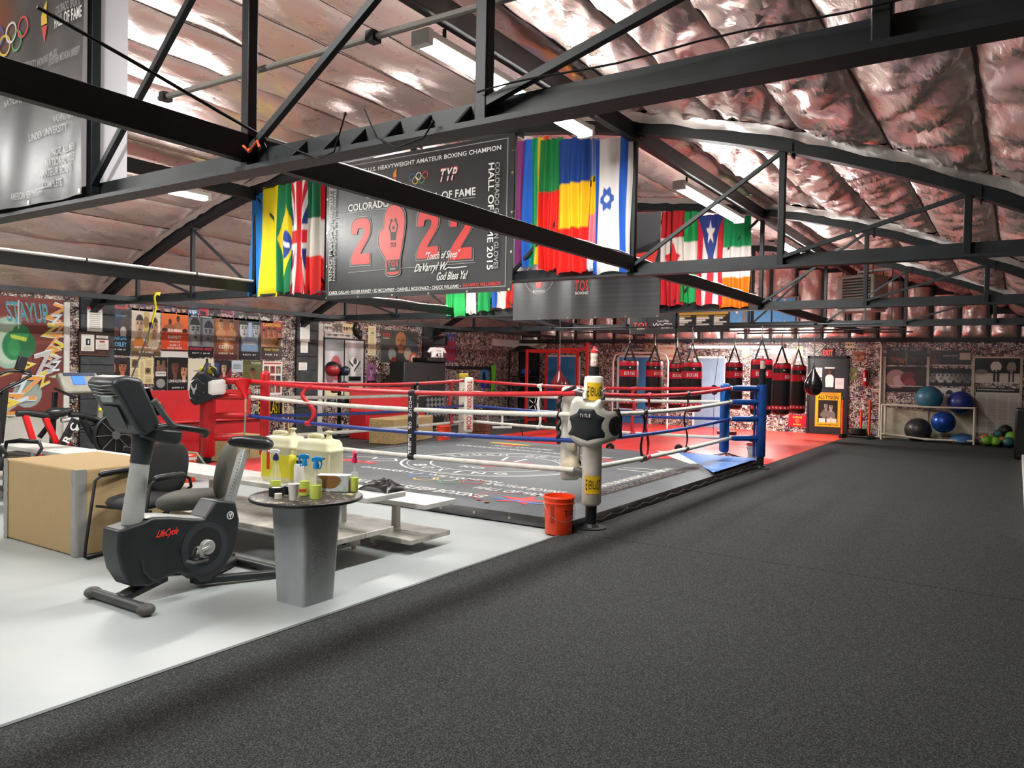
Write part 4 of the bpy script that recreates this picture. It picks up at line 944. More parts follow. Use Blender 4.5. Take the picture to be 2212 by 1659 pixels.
bp(MB().box((BXC + .03, 2.698, 1.362), (.13, .02, .045), R=Matrix.Rotation(radians(20), 3, 'X')), 'badge', M('pale_badge', '#8b908c', .35, .3), cs, bevel=.006)
bp(MB().box((BXC - .02, 2.772, 1.24), (.2, .006, .16), R=Matrix.Rotation(radians(27), 3, 'X')), 'rear_hatch', shroud, cs, bevel=.004)
sc_ = bp(MB().box((BXC - .01, 2.965, 1.34), (.24, .01, .2), R=Matrix.Rotation(radians(25), 3, 'X')), 'screen', M('dark_screen', '#0c1012', .15), cs)
bp(MB().prism([(2.92, 1.165), (2.96, 1.165), (3.185, 1.13), (3.17, 1.06), (3.14, 1.045), (2.95, 1.085), (2.90, 1.11)], yz, -.11, .11), 'tray', cons, bevel=.012)
for s_ in (-1, 1):
    h = bp(MB().tube([(BXC + s_ * .1, 2.97, 1.16), (BXC + s_ * .2, 3.02, 1.18), (BXC + s_ * .22, 3.06, 1.175), (BXC + s_ * .22, 3.18, 1.155), (BXC + s_ * .22, 3.27, 1.135), (BXC + s_ * .20, 3.30, 1.12), (BXC + s_ * .15, 3.315, 1.10)], .022, 12), 'handlebar', black_plastic, smooth=60)
    bp(MB().tube([(BXC + s_ * .22, 3.05, 1.178), (BXC + s_ * .22, 3.02, 1.195), (BXC + s_ * .22, 2.965, 1.26), (BXC + s_ * .22, 2.895, 1.355)], [.018, .02, .02, .021], 12), 'upper_grip', M('grey_grip', '#4d5152', .5), h, smooth=60)
    bp(MB().bar((BXC + s_ * .222, 2.955, 1.285), (BXC + s_ * .222, 2.918, 1.335), .034, .02, up=(1, 0, 0)), 'pulse_plate', chrome, h, bevel=.004)
sp = bp(MB().bar((BXC, 3.63, .54), (BXC, 3.765, .955), .05, .072, up=(1, 0, 0)), 'seat_post', silver, bevel=.008)
for k in range(14): bp(MB().disc(Fr(V((BXC + .026, 3.617, .60)) + V((0, .135, .415)).normalized() * (.025 * k), (0, 1, 0), (0, 0, 1)), 0, 0, .004, .004, 0, 8), 'height_hole', black_plastic, sp)
def saddle(s, q):
    y = 3.62 + .355 * s; w = .024 + .112 * max(0, min(1, (s - .25) / .5)) ** 1.3 * (1 if s < .9 else sqrt(max(0, 1 - ((s - .9) / .1) ** 2)) * .6 + .4); a = 2 * pi * q
    hh = .034 + .034 * s; zc = 1.012 - .018 * s + .012 * cos(2.5 * s)
    e = sqrt(max(.03, 1 - (2 * s - 1) ** 8))
    return (BXC + w * e * cos(a), y, zc + hh * e * sin(a) * (1.0 if sin(a) > 0 else .9))
bp(MB().grid(saddle, 24, 20), 'saddle', seatm, smooth=180)
bp(MB().bar((BXC, 2.81, .055), (BXC, 3.12, .13), .11, .05), 'front_leg', shroud, bevel=.012)
fs2 = bp(MB().tube([(BXC - .33, 2.80, .042), (BXC - .1, 2.80, .042), (BXC + .33, 2.80, .042)], .034, 14), 'front_foot', M('dark_grey_foot', '#3a3d3d', .45), smooth=60)
for s_ in (-1, 1): bp(MB().ball((BXC + s_ * .31, 2.80, .04), .045, (1.3, 1.25, .85), 16, 10), 'foot_cap', M('grey_foot_cap', '#4c4a45', .6), fs2)
bp(MB().bar((BXC, 3.35, .05), (BXC - .3, 3.93, .035), .07, .05), 'rear_leg', shroud, bevel=.012); bp(MB().bar((BXC, 3.35, .05), (BXC + .28, 3.90, .035), .07, .05), 'rear_leg', shroud, bevel=.012)
bp(MB().bar((BXC - .35, 3.94, .036), (BXC + .35, 3.94, .036), .07, .05), 'rear_foot', shroud, bevel=.015)

# ---- small round table with its tapered pedestal
TZ = 0.715; tc = V((-4.03, 3.63, 0))
tb = thing('round_table', 'round dark-topped table on a tapered grey pedestal', 'table', tc)
ped = M('grey_pedestal', '#9ba1a2', .4, .0, var=.12, vscale=3)
def pedestal():
    mb = MB(); q = []; n = 0
    for z, h, c in ((0, .138, .02), (.02, .138, .02), (.66, .168, .03), (.685, .168, .03)):
        ring_ = []
        for sx, sy in ((-1, -1), (1, -1), (1, 1), (-1, 1)):
            for k in range(3):
                a = atan2(sy, sx) - pi / 4 + k * pi / 4; ring_.append((sx * (h - c) + c * cos(a), sy * (h - c) + c * sin(a), z))
        q += ring_; n = len(ring_)
    fs = [tuple(range(n - 1, -1, -1)), tuple(3 * n + k for k in range(n))]
    for i in range(3):
        for k in range(n): fs.append((i * n + k, i * n + (k + 1) % n, (i + 1) * n + (k + 1) % n, (i + 1) * n + k))
    return mb.add(q, fs)
po = part(pedestal(), 'pedestal', ped, tb, smooth=50)
r = random.Random(4); scr = MB(); fsc = Fr((.155, 0, .3), (0, 1, 0), (0.01, 0, .3))
for i in range(90):
    a, b = r.gauss(-.04, .045), r.gauss(.03, .045); w = .002 + .004 * r.random(); scr.flat([(a - w, b - w), (a + w, b - w * .5), (a + w * .6, b + w), (a - w, b + w * .7)], fsc, .0035)
k = scr.build('scuff_marks', M('pale_scuff', '#b8bcba', .6), po, smooth=0); k['kind'] = 'stuff'
t = NT('worn_dark_laminate'); co = t.obj(); n1 = t.noise(18, 5, .6, 1.5, vec=co); n2 = t.noise(60, 2, vec=t.obj((1, .3, 1)))
t.color(t.mix(t.ramp(n1, [(.60, '#000000'), (.64, '#ffffff')]), t.mix(n2, lin('#2b2824'), lin('#3d3a35')), lin('#c9b98f'))); t.b.inputs['Roughness'].default_value = .4
part(MB().lathe([(.30, .684), (.355, .686), (.372, .694), (.376, .702), (.372, .710), (.36, TZ), (.0001, TZ)], n=56), 'table_top', [t.m], tb, smooth=30)
part(MB().lathe([(.356, .685), (.375, .692), (.379, .702), (.373, .7125), (.368, .7135)], n=56), 'edge_band', M('black_edge_band', '#0f1011', .4), tb, smooth=60)

glass = M('clear_bottle_plastic', '#f2f6f4', .08, trans=.0, alpha=.14, spec=.6)
fluid = M('yellow_green_fluid', '#d2e60a', .2, var=.1); fluid_y = M('yellow_fluid', '#dfd640', .25)
def on_table(u, v): return onZ(u, v, TZ)
def spray_bottle(u, v, label, head, rot, level=.085, shape=0, hh=.27):
    p = on_table(u, v); d = thing('spray_bottle', label, 'bottle', p, rot); H_ = hh
    if shape: prof = [(.038, 0), (.042, .01), (.036, .1), (.02, .17), (.013, .2), (.013, .215)]
    else: prof = [(.037, 0), (.04, .008), (.04, .12), (.036, .135), (.017, .145), (.015, .2), (.014, .215)]
    part(MB().lathe(prof, n=24, sq=.72), 'bottle_body', glass, d, smooth=50)
    def rad(z):
        for (r0, z0), (r1, z1) in zip(prof, prof[1:]):
            if z0 <= z <= z1: return r0 + (r1 - r0) * (z - z0) / max(1e-6, z1 - z0)
    part(MB().lathe([(.034, .004)] + [(rad(z) - .003, z) for z in (.012, level * .6, level)], n=24, sq=.72), 'fluid', fluid, d, smooth=50)
    part(MB().cyl((0, 0, .02), (0, 0, .2), .003, 6), 'dip_tube', white_plastic, d)
    col_ = {'blue': '#1f8fd6', 'pink': '#e02a5e', 'white': '#eeeeea'}[head]; hm = M(head + '_sprayer', col_, .35)
    hd = part(MB().lathe([(.02, .205), (.021, .225), (.014, .245), (.013, .255)], n=18), 'sprayer_collar', M('navy_collar', '#1b2a6b', .4) if head == 'white' else hm, d, smooth=50)
    part(MB().prism([(-.045, .262), (-.04, .28), (0, .285), (.03, .275), (.028, .25), (.012, .25), (.012, .235), (-.012, .235), (-.012, .252), (-.04, .255)], Fr((0, .011, 0), (1, 0, 0), (0, 0, 1)), 0, .022), 'sprayer_head', hm, d, bevel=.004)
    part(MB().tube([(-.03, 0, .256), (-.036, 0, .235), (-.028, 0, .21), (-.022, 0, .2)], [.006, .005, .004, .004], 8), 'trigger', hm, d, smooth=60)
    part(MB().cyl((-.045, 0, .27), (-.055, 0, .27), .006, 8), 'nozzle', black_plastic if head == 'blue' else hm, d)
    if not shape: part(MB().grid(lambda s, q: (.0405 * cos(-pi / 2 - rot * 0 + (s - .5) * 1.5 - .55), .0405 * .72 * sin(-pi / 2 + (s - .5) * 1.5 - .55), .03 + .02 * q), 8, 1), 'label', M('red_label', '#d5402a', .5), d, smooth=180)
    return d
va = _yaw
spray_bottle(595, 1056, 'slim spray bottle with white trigger, behind the black tape roll', 'white', va + .3, .06, 1)
spray_bottle(657, 1071, 'blue-headed spray bottle just behind the paper cup', 'blue', va + .4, .10)
spray_bottle(682, 1079, 'blue-headed spray bottle with red label at the front table edge', 'blue', va + pi + .1, .095)
spray_bottle(765, 1062, 'pink-headed spray bottle at the right of the round table', 'pink', va - 1.2, .10)
p = on_table(634, 1080); c_ = thing('paper_cup', 'small white paper cup on the round table', 'cup', p)
part(MB().lathe([(.026, 0), (.027, .004), (.037, .102), (.039, .106), (.037, .108), (.0345, .104), (.025, .008), (.0001, .007)], n=28), 'cup_body', M('paper_white', '#efeee9', .6), c_, smooth=50); part(MB().ring(Fr((0, 0, .107), (1, 0, 0), (0, 1, 0)), 0, 0, .034, .039, 0, 28), 'rim', MATS['paper_white'], c_)
for u, v, lab, m_, rr_, h_ in ((597, 1071, 'black roll of tape on the round table, beside the white roll', '#17181a', .05, .058), (627, 1066, 'black tape roll behind the paper cup', '#141517', .045, .052), (601, 1077, 'small white roll of tape in front of the black roll', '#ddd8c8', .024, .034)):
    p = on_table(u, v); d = thing('tape_roll', lab, 'tape roll', p); part(MB().lathe([(rr_ * .62, 0), (rr_, 0), (rr_, h_), (rr_ * .62, h_), (rr_ * .62, 0)], n=30), 'tape', M('tape_' + m_, m_, .5), d, smooth=40)
    part(MB().lathe([(rr_ * .52, .001), (rr_ * .62, .001), (rr_ * .62, h_ - .001), (rr_ * .52, h_ - .001)], n=24), 'core', M('card_core', '#cfcabd', .7), d, smooth=40)
p = on_table(645, 1055); d = thing('squeeze_bottle', 'opaque white bottle with black cap between the sprayers', 'bottle', p)
part(MB().lathe([(.033, 0), (.035, .006), (.035, .16), (.03, .175), (.016, .18)], n=24), 'bottle_body', white_plastic, d, smooth=50); part(MB().cyl((0, 0, .178), (0, 0, .2), .019, 18), 'cap', black_plastic, d)
p = on_table(722, 1060); d = thing('tissue_box', 'white tissue box with a brown oval opening on the round table', 'box', p, va - .05)
part(MB().b2((-.115, -.05, 0), (.115, .05, .115)), 'carton', M('white_card', '#d3d8dc', .55, var=.15, vscale=20), d, bevel=.004); f2 = Fr((0, -.0505, 0), (1, 0, 0), (0, 0, 1))
part(MB().flat([(-.115, .112), (.03, .112), (.055, .1), (.06, .08), (.045, .05), (.02, .03), (-.02, .022), (-.115, .03)], f2, .001), 'opening', M('brown_card', '#8a6634', .8), d, smooth=0)
part(MB().flat([(.07, .012), (.105, .012), (.09, .05)], f2, .0012), 'print_mark', M('pale_green_print', '#b7c9b8', .6), d, smooth=0)

# ---- aluminium bleachers
alu = M('brushed_aluminium', '#d6d6d2', .42, .1, var=.12, vscale=4); alu2 = M('worn_aluminium', '#c6c2b8', .5, .1, var=.25, vscale=6)
def bleacher(x0, x1, ys, zs, yf0, yf1, zf_, label):
    b = thing('bleacher', label, 'bench', ((x0 + x1) / 2, (yf0 + ys[1]) / 2, 0))
    W = dict(world=True)
    n = 2
    for k in range(n):
        a = ys[0] + (ys[1] - ys[0]) * k / n; c = ys[0] + (ys[1] - ys[0]) * (k + 1) / n
        s = part(MB().b2((x0, a + .003, zs - .045), (x1, c - .003, zs)), 'seat_plank', alu, b, bevel=.006, **W)
    for k in range(2):
        a = yf0 + (yf1 - yf0) * k / 2; c = yf0 + (yf1 - yf0) * (k + 1) / 2
        part(MB().b2((x0 + .25, a + .003, zf_ - .045), (x1 - .05, c - .003, zf_)), 'foot_plank', alu2, b, bevel=.006, **W)
    yc = (ys[0] + ys[1]) / 2; nl = 4
    for k in range(nl):
        x = x1 - .52 - (x1 - x0 - 1.0) * k / (nl - 1)
        part(MB().b2((x - .03, yc - .03, .06), (x + .03, yc + .03, zs - .045)), 'upright', alu, b, bevel=.004, **W)
        part(MB().prism([(-.1, zs - .047), (.1, zs - .047), (.04, zs - .085), (-.04, zs - .085)], Fr((x, yc, 0), (0, 1, 0), (0, 0, 1)), -.02, .02), 'bracket', alu, b, **W)
        part(MB().b2((x - .03, yf0 + .03, .035), (x + .03, yc + .2, .085)), 'base_rail', alu2, b, bevel=.004, **W)
        part(MB().b2((x - .025, yf0 + .06, .085), (x + .025, yf0 + .11, zf_ - .045)), 'strut', alu, b, **W)
        for yy in (yf0 + .07, yc + .15): part(MB().cyl((x, yy, 0), (x, yy, .036), .022, 12), 'foot', M('beige_rubber_foot', '#c9c3b2', .6), b, **W)
    return b
bleacher(-10.6, -4.30, (4.50, 4.97), .55, 4.20, 4.88, .26, 'long aluminium bench nearer the round table, black bag on its end')
bleacher(-10.2, -4.22, (5.12, 5.56), .42, 5.0, 5.55, .13, 'lower aluminium bench standing against the ring side of the other')
# black cloth bag on the bench end
p = onZ(826, 1058, .55); d = tag(MB().grid(lambda s, q: V((p.x - .17 + .34 * s, p.y - .13 + .26 * q, .551 + .085 * (sin(pi * s) * sin(pi * q)) ** .45 + .03 * wr(s * 5, q * 5, 2) * sin(pi * s) * sin(pi * q) + .02 * abs(wr(s * 9 + q * 4, q * 3, 7)) * sin(pi * q))), 36, 28).build('cloth_bag', M('black_nylon', '#101113', .35, bump=.2, bscale=20), smooth=180), 'crumpled black cloth bag lying on the aluminium bench', 'bag')
# two water jugs on the bench
jugm = M('milky_plastic', '#dbd7ae', .35, var=.05, alpha=1)
def jug(u, v, label, level, stripe):
    p = onZ(u, v, .55); d = thing('water_jug', label, 'jug', (p.x, 4.72, .55), .12)
    w, h, t_ = .185, .40, .11
    def lay(z, k, kk=1): return [(w * k - .035, .0), (z,)]
    mb = MB(); q = []; n = 0
    for z, k in ((0, .92), (.02, 1), (.30, 1), (.305, 1.03), (.32, 1.03), (.325, 1), (.37, .97), (h, .86), (h + .01, .6)):
        R_ = []
        for sx, sy in ((-1, -1), (1, -1), (1, 1), (-1, 1)):
            for j in range(4):
                a = atan2(sy, sx) - pi / 4 + j * pi / 6; R_.append((sx * (w * k - .04) + .04 * cos(a), sy * (t_ * k - .04) + .04 * sin(a), z))
        q += R_; n = len(R_)
    fs = [tuple(range(n - 1, -1, -1)), tuple(8 * n + k for k in range(n))]
    for i in range(8):
        for k in range(n): fs.append((i * n + k, i * n + (k + 1) % n, (i + 1) * n + (k + 1) % n, (i + 1) * n + k))
    part(mb.add(q, fs), 'jug_body', jugm, d, smooth=50)
    part(MB().b2((-w - .0015, -t_ - .0015, .015), (w + .0015, t_ + .0015, level)) if stripe else MB().b2((-w * .98, -t_ - .001, .012), (w * .98, t_ * .9, level)), 'fluid_band', fluid_y, d, bevel=.03)
    part(MB().tube([(-.12, 0, h - .0), (-.12, 0, h + .03), (-.06, 0, h + .04), (.02, 0, h + .035), (.05, 0, h)], .018, 10), 'handle', jugm, d, smooth=60)
    part(MB().lathe([(.05, h - .03), (.05, h - .0), (.045, h + .01), (.03, h + .015), (.02, h + .05), (.02, h + .065), (.034, h + .07), (.034, h + .08), (.012, h + .085)], (.10, 0, 0), 20), 'spout', jugm, d, smooth=40)
    if stripe: part(MB().b2((-.10, -t_ - .006, .11), (-.065, -t_ - .001, .31)), 'level_tube', M('red_tube', '#d0451f', .4), d, bevel=.004)
jug(633, 1035, 'milky jug half full of yellow fluid with an orange strip', .27, True)
jug(707, 1046, 'milky plastic jug, nearly empty, behind the tissue box', .05, False)

# ---- carpet covered box with taped corners
bz = .71; bx = thing('carpet_box', 'big tan carpet-covered box with silver tape on its corners', 'box', (-6.975, 3.72, 0))
t = NT('tan_carpet'); co = t.obj(); n1 = t.noise(260, 2, .7, vec=co); n2 = t.noise(6, 3, vec=co)
t.color(t.mix(t.ramp(n1, [(.35, '#000000'), (.7, '#ffffff')]), t.mix(n2, lin('#9a8058'), lin('#a68b63')), lin('#b79f78'))); t.b.inputs['Roughness'].default_value = .95; t.bump(n1, .5, .004)
part(MB().b2((-7.59, 3.30, 0.002), (-6.36, 4.14, bz)), 'box_body', t.m, bx, world=True, bevel=.018, bseg=3)
tape = M('silver_duct_tape', '#9c9c98', .38, .35, bump=.8, bscale=30)
def tape_strip(cx, cy, sx, sy, seed):
    def fn(s, q):
        z = .004 + (bz - .002) * q; a = -.075 + .15 * s; b_ = .006 + .006 * abs(wr(s * 4, z * 14, seed)) + .003 * wr(z * 30, s * 6, seed)
        b_ += .012 * max(0, q - .94) / .06 * abs(wr(s * 8, 3, seed))
        if a < 0: return (cx + sx * b_, cy - sy * a * -1 * -1 if False else cy + sy * (b_ * 0) - sy * (-a) * 1.0 if False else cy + (-sy) * (-a) , z)
        return (cx - sx * a, cy + sy * b_, z)
    return MB().grid(fn, 12, 40)
part(tape_strip(-6.36, 3.30, 1, -1, 2), 'duct_tape', tape, bx, world=True, smooth=180); part(tape_strip(-7.59, 3.30, -1, -1, 5), 'duct_tape', tape, bx, world=True, smooth=180)

# ---- two visitor chairs
fab = M('black_upholstery', '#1d1f20', .8, bump=.3, bscale=150); fab2 = M('worn_grey_upholstery', '#5a5952', .8, bump=.3, bscale=150)
def shell(cx, cy, cz, w, h, th, tilt, bend, mat, name, par):
    """a rounded cushion: superellipse outline with a soft bulge"""
    def fn(s, q):
        a = 2 * pi * s; r = q; k = 2.6
        ux = (abs(cos(a)) ** (2 / k)) * (1 if cos(a) > 0 else -1); uy = (abs(sin(a)) ** (2 / k)) * (1 if sin(a) > 0 else -1)
        return ux * r, uy * r
    n, m = 32, 9; q_ = []
    prof = [(0, 1), (.5, .97), (.8, .85), (.95, .5), (1, 0), (.95, -.5), (.8, -.85), (.5, -.97), (0, -1)]
    R = Matrix.Rotation(tilt, 3, 'X')
    for r, t_ in prof:
        for i in range(n):
            ux, uy = fn(i / n, r); v = V((ux * w / 2, uy * h / 2, t_ * th / 2 + bend * ux * ux)); q_.append(V((cx, cy, cz)) + R @ v)
    fs = [(i * n + k, i * n + (k + 1) % n, (i + 1) * n + (k + 1) % n, (i + 1) * n + k) for i in range(len(prof) - 1) for k in range(n)]
    return part(MB().add(q_, [f[::-1] for f in fs]), name, mat, par, smooth=180)
def visitor_chair(loc, rz, label, mat, arms=True):
    c = thing('visitor_chair', label, 'chair', loc, rz)           # faces local -y
    shell(0, 0, .455 if arms else .52, .52, .50, .09 if arms else .13, radians(3), .012, mat, 'seat', c)
    shell(0, .27, .70 if arms else .77, .48, .46, .07, radians(80), .03, mat, 'backrest', c)
    for s_ in (-1, 1):
        x = s_ * .28
        fr_ = part(MB().tube(([(x, -.02, .665), (x, -.16, .66), (x, -.215, .63), (x, -.30, .12), (x, -.31, .03), (x, -.28, .014), (x, .1, .014), (x, .27, .014)] if arms else [(x * .8, .05, .43), (x * .85, -.2, .43), (x, -.25, .40), (x, -.29, .03), (x, -.26, .014), (x, .1, .014), (x, .27, .014)]), .0125, 10), 'leg_frame', black_steel, c, smooth=60)
        if arms: part(MB().tube([(x, .0, .665), (x, .16, .66), (x, .22, .63), (x, .24, .56), (x * .75, .26, .52)], .0125, 10), 'arm_tube', black_steel, c, smooth=60)
        if arms: part(MB().tube([(x, -.17, .672), (x, -.14, .678), (x, .12, .678), (x, .15, .672)], [.018, .024, .024, .018], 12), 'armrest', black_plastic, c, smooth=60)
    part(MB().cyl((-.28, -.2, .42), (.28, -.2, .42), .011, 10), 'cross_tube', black_steel, c); part(MB().cyl((-.28, .27, .014), (.28, .27, .014), .0125, 10), 'rear_tube', black_steel, c)
    part(MB().bar((0, .1, .41), (0, .27, .52), .06, .012), 'back_bracket', black_steel, c)
    return c
visitor_chair((-6.02, 3.66, 0), .25, 'black visitor chair with armrests beside the carpet box', fab)
visitor_chair((-5.42, 3.70, 0), -.85, 'worn grey visitor chair behind the exercise bike', fab2, False)

# ---- black leather chair at the side of the carpet box
lea = M('black_leather', '#16181a', .38, var=.25, bump=.35, bscale=18)
lc = thing('leather_chair', 'black leather office chair behind the carpet box', 'chair', (-9.05, 3.95, 0), 2.15)
shell(0, 0, .48, .54, .52, .12, 0, .01, lea, 'seat', lc); shell(.0, .28, .86, .52, .66, .13, radians(82), .03, lea, 'backrest', lc)
for s_ in (-1, 1): part(MB().tube([(s_ * .3, .22, .55), (s_ * .31, .2, .68), (s_ * .31, .05, .70), (s_ * .31, -.16, .69), (s_ * .3, -.2, .62), (s_ * .28, -.12, .48)], [.018, .022, .028, .026, .018, .016], 10), 'armrest', black_plastic, lc, smooth=60)
part(MB().cyl((0, 0, .08), (0, 0, .43), .03, 14), 'gas_lift', black_steel, lc)
for k in range(5):
    a = 2 * pi * k / 5; l = part(MB().bar((0, 0, .10), (.29 * cos(a), .29 * sin(a), .07), .04, .03), 'base_leg', chrome, lc); part(MB().ball((.29 * cos(a), .29 * sin(a), .027), .027, (1, 1, 1), 12, 8), 'castor', black_plastic, l)

# ---- buckets
def bucket(loc, label, col, rz=0.0, h=.365, r0=.128, r1=.148, lid=False, words=None):
    b = thing('bucket', label, 'bucket', loc, rz); m = M('bucket_' + col, col, .35, var=.06)
    part(MB().lathe([(r0, 0), (r0 + .003, .008), (r1 - .006, h * .80), (r1 + .004, h * .81), (r1 + .004, h * .83), (r1 - .004, h * .84), (r1, h * .93), (r1 + .008, h * .94), (r1 + .008, h * .965), (r1, h), (r1 - .006, h), (r0 - .006, .012), (.0001, .011)], n=40), 'bucket_body', m, b, smooth=40)
    ring_h = [(r1 * 1.05 * cos(a) , r1 * 1.05 * sin(a), h * .80 - .16 * abs(sin(a)) ** .8 if sin(a) < 0 else h * .8) for a in [pi + pi * i / 14 for i in range(15)]]
    part(MB().tube([(x, y - .012, z) for x, y, z in ring_h], .0025, 6), 'bail_handle', chrome, b)
    for s_ in (-1, 1): part(MB().cyl((s_ * r1 * .98, 0, h * .8), (s_ * (r1 * 1.1), 0, h * .8), .01, 10), 'ear', M('cream_plastic', '#d9d0b0', .5), b)
    return b
b = bucket((-3.70, 6.53, 0.015), 'orange bucket standing at the white corner post', '#f0441a', 0.9)
f2 = CylFr((-3.70, 6.53, .225), .138, ca + .25)
k = MB(); letters(k, 'T', f2, .02, 0, .032, .055, .008, bold=.003); letters(k, 'O', f2, .08, 0, .036, .05, .008, bold=.003); letters(k, 'S', f2, .14, 0, .034, .052, .008, bold=.003); k.build('lettering', ink_black, b, world=True, smooth=0)
lb = MB().grid(lambda s, q: f2.p(-.13 + .035 * s, -.10 + .17 * q, .005), 3, 1).build('warning_label', M('dark_red_print', '#a5240c', .5), b, world=True)
# ================================================================== the side wall: posters, papers, mural
gloss = print_mat('glossy_poster', .3, coat=.3)
WX = XL + .004
def wall_rect(u0, vt, u1, vb, x=WX):
    um = (u0 + u1) / 2; y0, y1 = onX(u0, (vt + vb) / 2, x).y, onX(u1, (vt + vb) / 2, x).y
    return Fr((x, y0, onX(um, vb, x).z), (0, 1, 0), (0, 0, 1)), y1 - y0, onX(um, vt, x).z - onX(um, vb, x).z
def poster(u0, vt, u1, vb, cv, label, words=(), x=WX, name='poster', cat='poster', dz=0.0):
    fr, w, h = wall_rect(u0, vt, u1, vb, x); fr = fr.at(0, 0, .004 + dz)
    T = thing(name, label, cat, fr.p(w / 2, 0))
    picture('print', cv, fr, w, h, gloss, T)
    part(MB().prism([(0, 0), (w, 0), (w, h), (0, h)], fr, -.004, -.0005), 'paper', MATS['paper_white'], T, world=True, smooth=0)
    for s_, cx, cy, ww, hh, m in words: words_on(s_, fr, cx * w, cy * h, ww * w, hh * h, m, T, z=.002, bold=.0025)
    return T
N = 36
iw, ir, iy, ib, ik = ink_white, ink_red, ink_yellow, M('light_blue_ink', '#6fb6e0', .45), ink_black
cv = Cv(30, 54, '#14171f'); cv.ell(.3, .75, .25, .2, '#27364f').ell(.75, .55, .3, .35, '#4a3a36').ell(.62, .5, .16, .12, '#c9c5c0').rect(0, 0, 1, .42, '#0e1016').ell(.22, .5, .2, .1, '#7a4f36')
poster(239, 667, 282, 768, cv, 'black fight poster with big pale blue names', [('VARGAS', .42, .38, .74, .09, ib), ('MOSLEY', .42, .24, .74, .09, ib), ('SAT. FEB. 25', .4, .13, .7, .03, iw), ('HEAVYWEIGHTS', .5, .85, .5, .04, ib)])
cv = Cv(44, 60, '#d9cdb8'); cv.rect(0, 0, 1, .32, '#8a6a44').face(.27, .66, .20, '#d0a888', '#2b1a12').face(.78, .64, .19, '#c2926a', '#2b1a12').rect(.42, .5, .6, .95, '#c9ac6a').ell(.5, .72, .1, .12, '#8a6a3a').ell(.24, .28, .18, .12, '#c4732c').ell(.76, .25, .2, .12, '#b9a58c').rect(0, 0, 1, .1, '#5a4630')
poster(284, 668, 346, 769, cv, 'pale fight poster with two bare-chested fighters and a red numeral', [('2', .48, .25, .1, .1, ir), ('RETURN OF', .5, .18, .8, .04, iw), ('SEPT 14 2002', .5, .08, .5, .04, iw)])
cv = Cv(44, 64, '#d2541f'); cv.vgrad('#c8391a', '#e0742a', .2, 1).rect(0, 0, 1, .13, '#d8d4cb').rect(0, .13, 1, .17, '#3a1a14').face(.62, .86, .09, '#5a3020', '#1a0d08', asp=.7).face(.32, .78, .09, '#5a3020', '#1a0d08', asp=.7).ell(.62, .70, .2, .08, '#a4603a').ell(.3, .66, .22, .07, '#8f4f2e').ell(.12, .6, .1, .05, '#19130f').ell(.88, .6, .1, .05, '#19130f').rect(0, .5, 1, .56, '#b03a1c')
poster(348, 675, 406, 772, cv, 'orange fight poster with two fighters and a white strip below', [('RAHMAN', .5, .6, .5, .07, iw), ('BARRETT', .5, .45, .52, .07, iw), ('BLOOD BROTHERS', .5, .35, .4, .03, iw), ('AUG 13', .5, .27, .4, .04, iw), ('UNITED CENTER', .5, .21, .55, .04, iw)])
cv = Cv(44, 60, '#6e7075'); cv.face(.25, .62, .30, '#8a8886', '#222224', '#2a2a2c', look=.1).face(.80, .58, .28, '#77757a', '#1a1a1c', '#202022', look=-.1).rect(.45, .3, .56, .95, '#43454a').rect(0, 0, 1, .26, '#0d0d0e').rect(0, .93, 1, 1, '#1a1a1c')
poster(407, 681, 461, 772, cv, 'grey fight poster with two large faces and pink names', [('WHO R U PICKING?', .5, .965, .85, .04, iw), ('MAYWEATHER v MOSLEY', .5, .2, .9, .06, M('pink_ink', '#d62a55', .4)), ('MAY 1 2010', .5, .1, .7, .03, iw)])
cv = Cv(44, 60, '#6a3a28'); cv.glow(.5, .5, .5, '#d9772a', .9).glow(.2, .8, .25, '#e09030', .8).face(.28, .82, .12, '#c9966c', '#1d1310').face(.72, .82, .12, '#b9845e', '#1d1310').ell(.28, .6, .2, .12, '#b7845a').ell(.72, .6, .2, .12, '#a8744e').rect(0, 0, 1, .12, '#43170f').glow(.5, .35, .2, '#f6dba0', .9)
poster(462, 685, 514, 777, cv, 'fiery brown fight poster with two fighters facing out', [('PACQUIAO', .5, .48, .75, .07, iw), ('COTTO', .5, .3, .6, .08, iw), ('NOV 14', .5, .15, .6, .04, iw)])
cv = Cv(44, 60, '#2b3038'); cv.face(.22, .74, .24, '#b9b7b4', '#17181b', '#3a3a3c', look=.15).face(.8, .76, .22, '#a9a7a6', '#17181b', '#343436', look=-.15).poly([(.42, .9), (.6, .9), (.66, .6), (.86, .45), (.88, .2), (.12, .2), (.14, .45), (.38, .6)], '#7f93ad').rect(.44, .55, .58, .92, '#9fb1c6').rect(0, 0, 1, .2, '#0c0d10')
poster(515, 689, 563, 777, cv, 'black and white fight poster with a bottle outline between two faces', [('BARRERA', .5, .4, .55, .07, iw), ('MORALES', .5, .3, .55, .07, ib), ('NOV 27', .5, .12, .6, .04, iw)])
cv = Cv(40, 60, '#8f2a1c'); cv.rect(0, .82, 1, 1, '#a8301d')
for x_, y_, r_ in ((.12, .68, .1), (.36, .72, .12), (.62, .72, .12), (.88, .66, .1)): cv.face(x_, y_, r_, '#b57a52', '#20130e', torso='#c08a5e')
cv.ell(.5, .45, .35, .14, '#a9703e').rect(0, 0, 1, .33, '#2a1a17')
poster(564, 694, 609, 777, cv, 'red fight poster with four fighters under yellow letters', [('CAMPEONES', .5, .9, .85, .09, iy), ('PAVLIK TAYLOR', .5, .26, .7, .06, iy), ('FEB 16', .5, .13, .6, .04, iw)])
cv = Cv(36, 40, '#2b2426'); cv.face(.62, .55, .28, '#b06a42', '#161010', look=-.2).ell(.12, .5, .14, .25, '#a5603a')
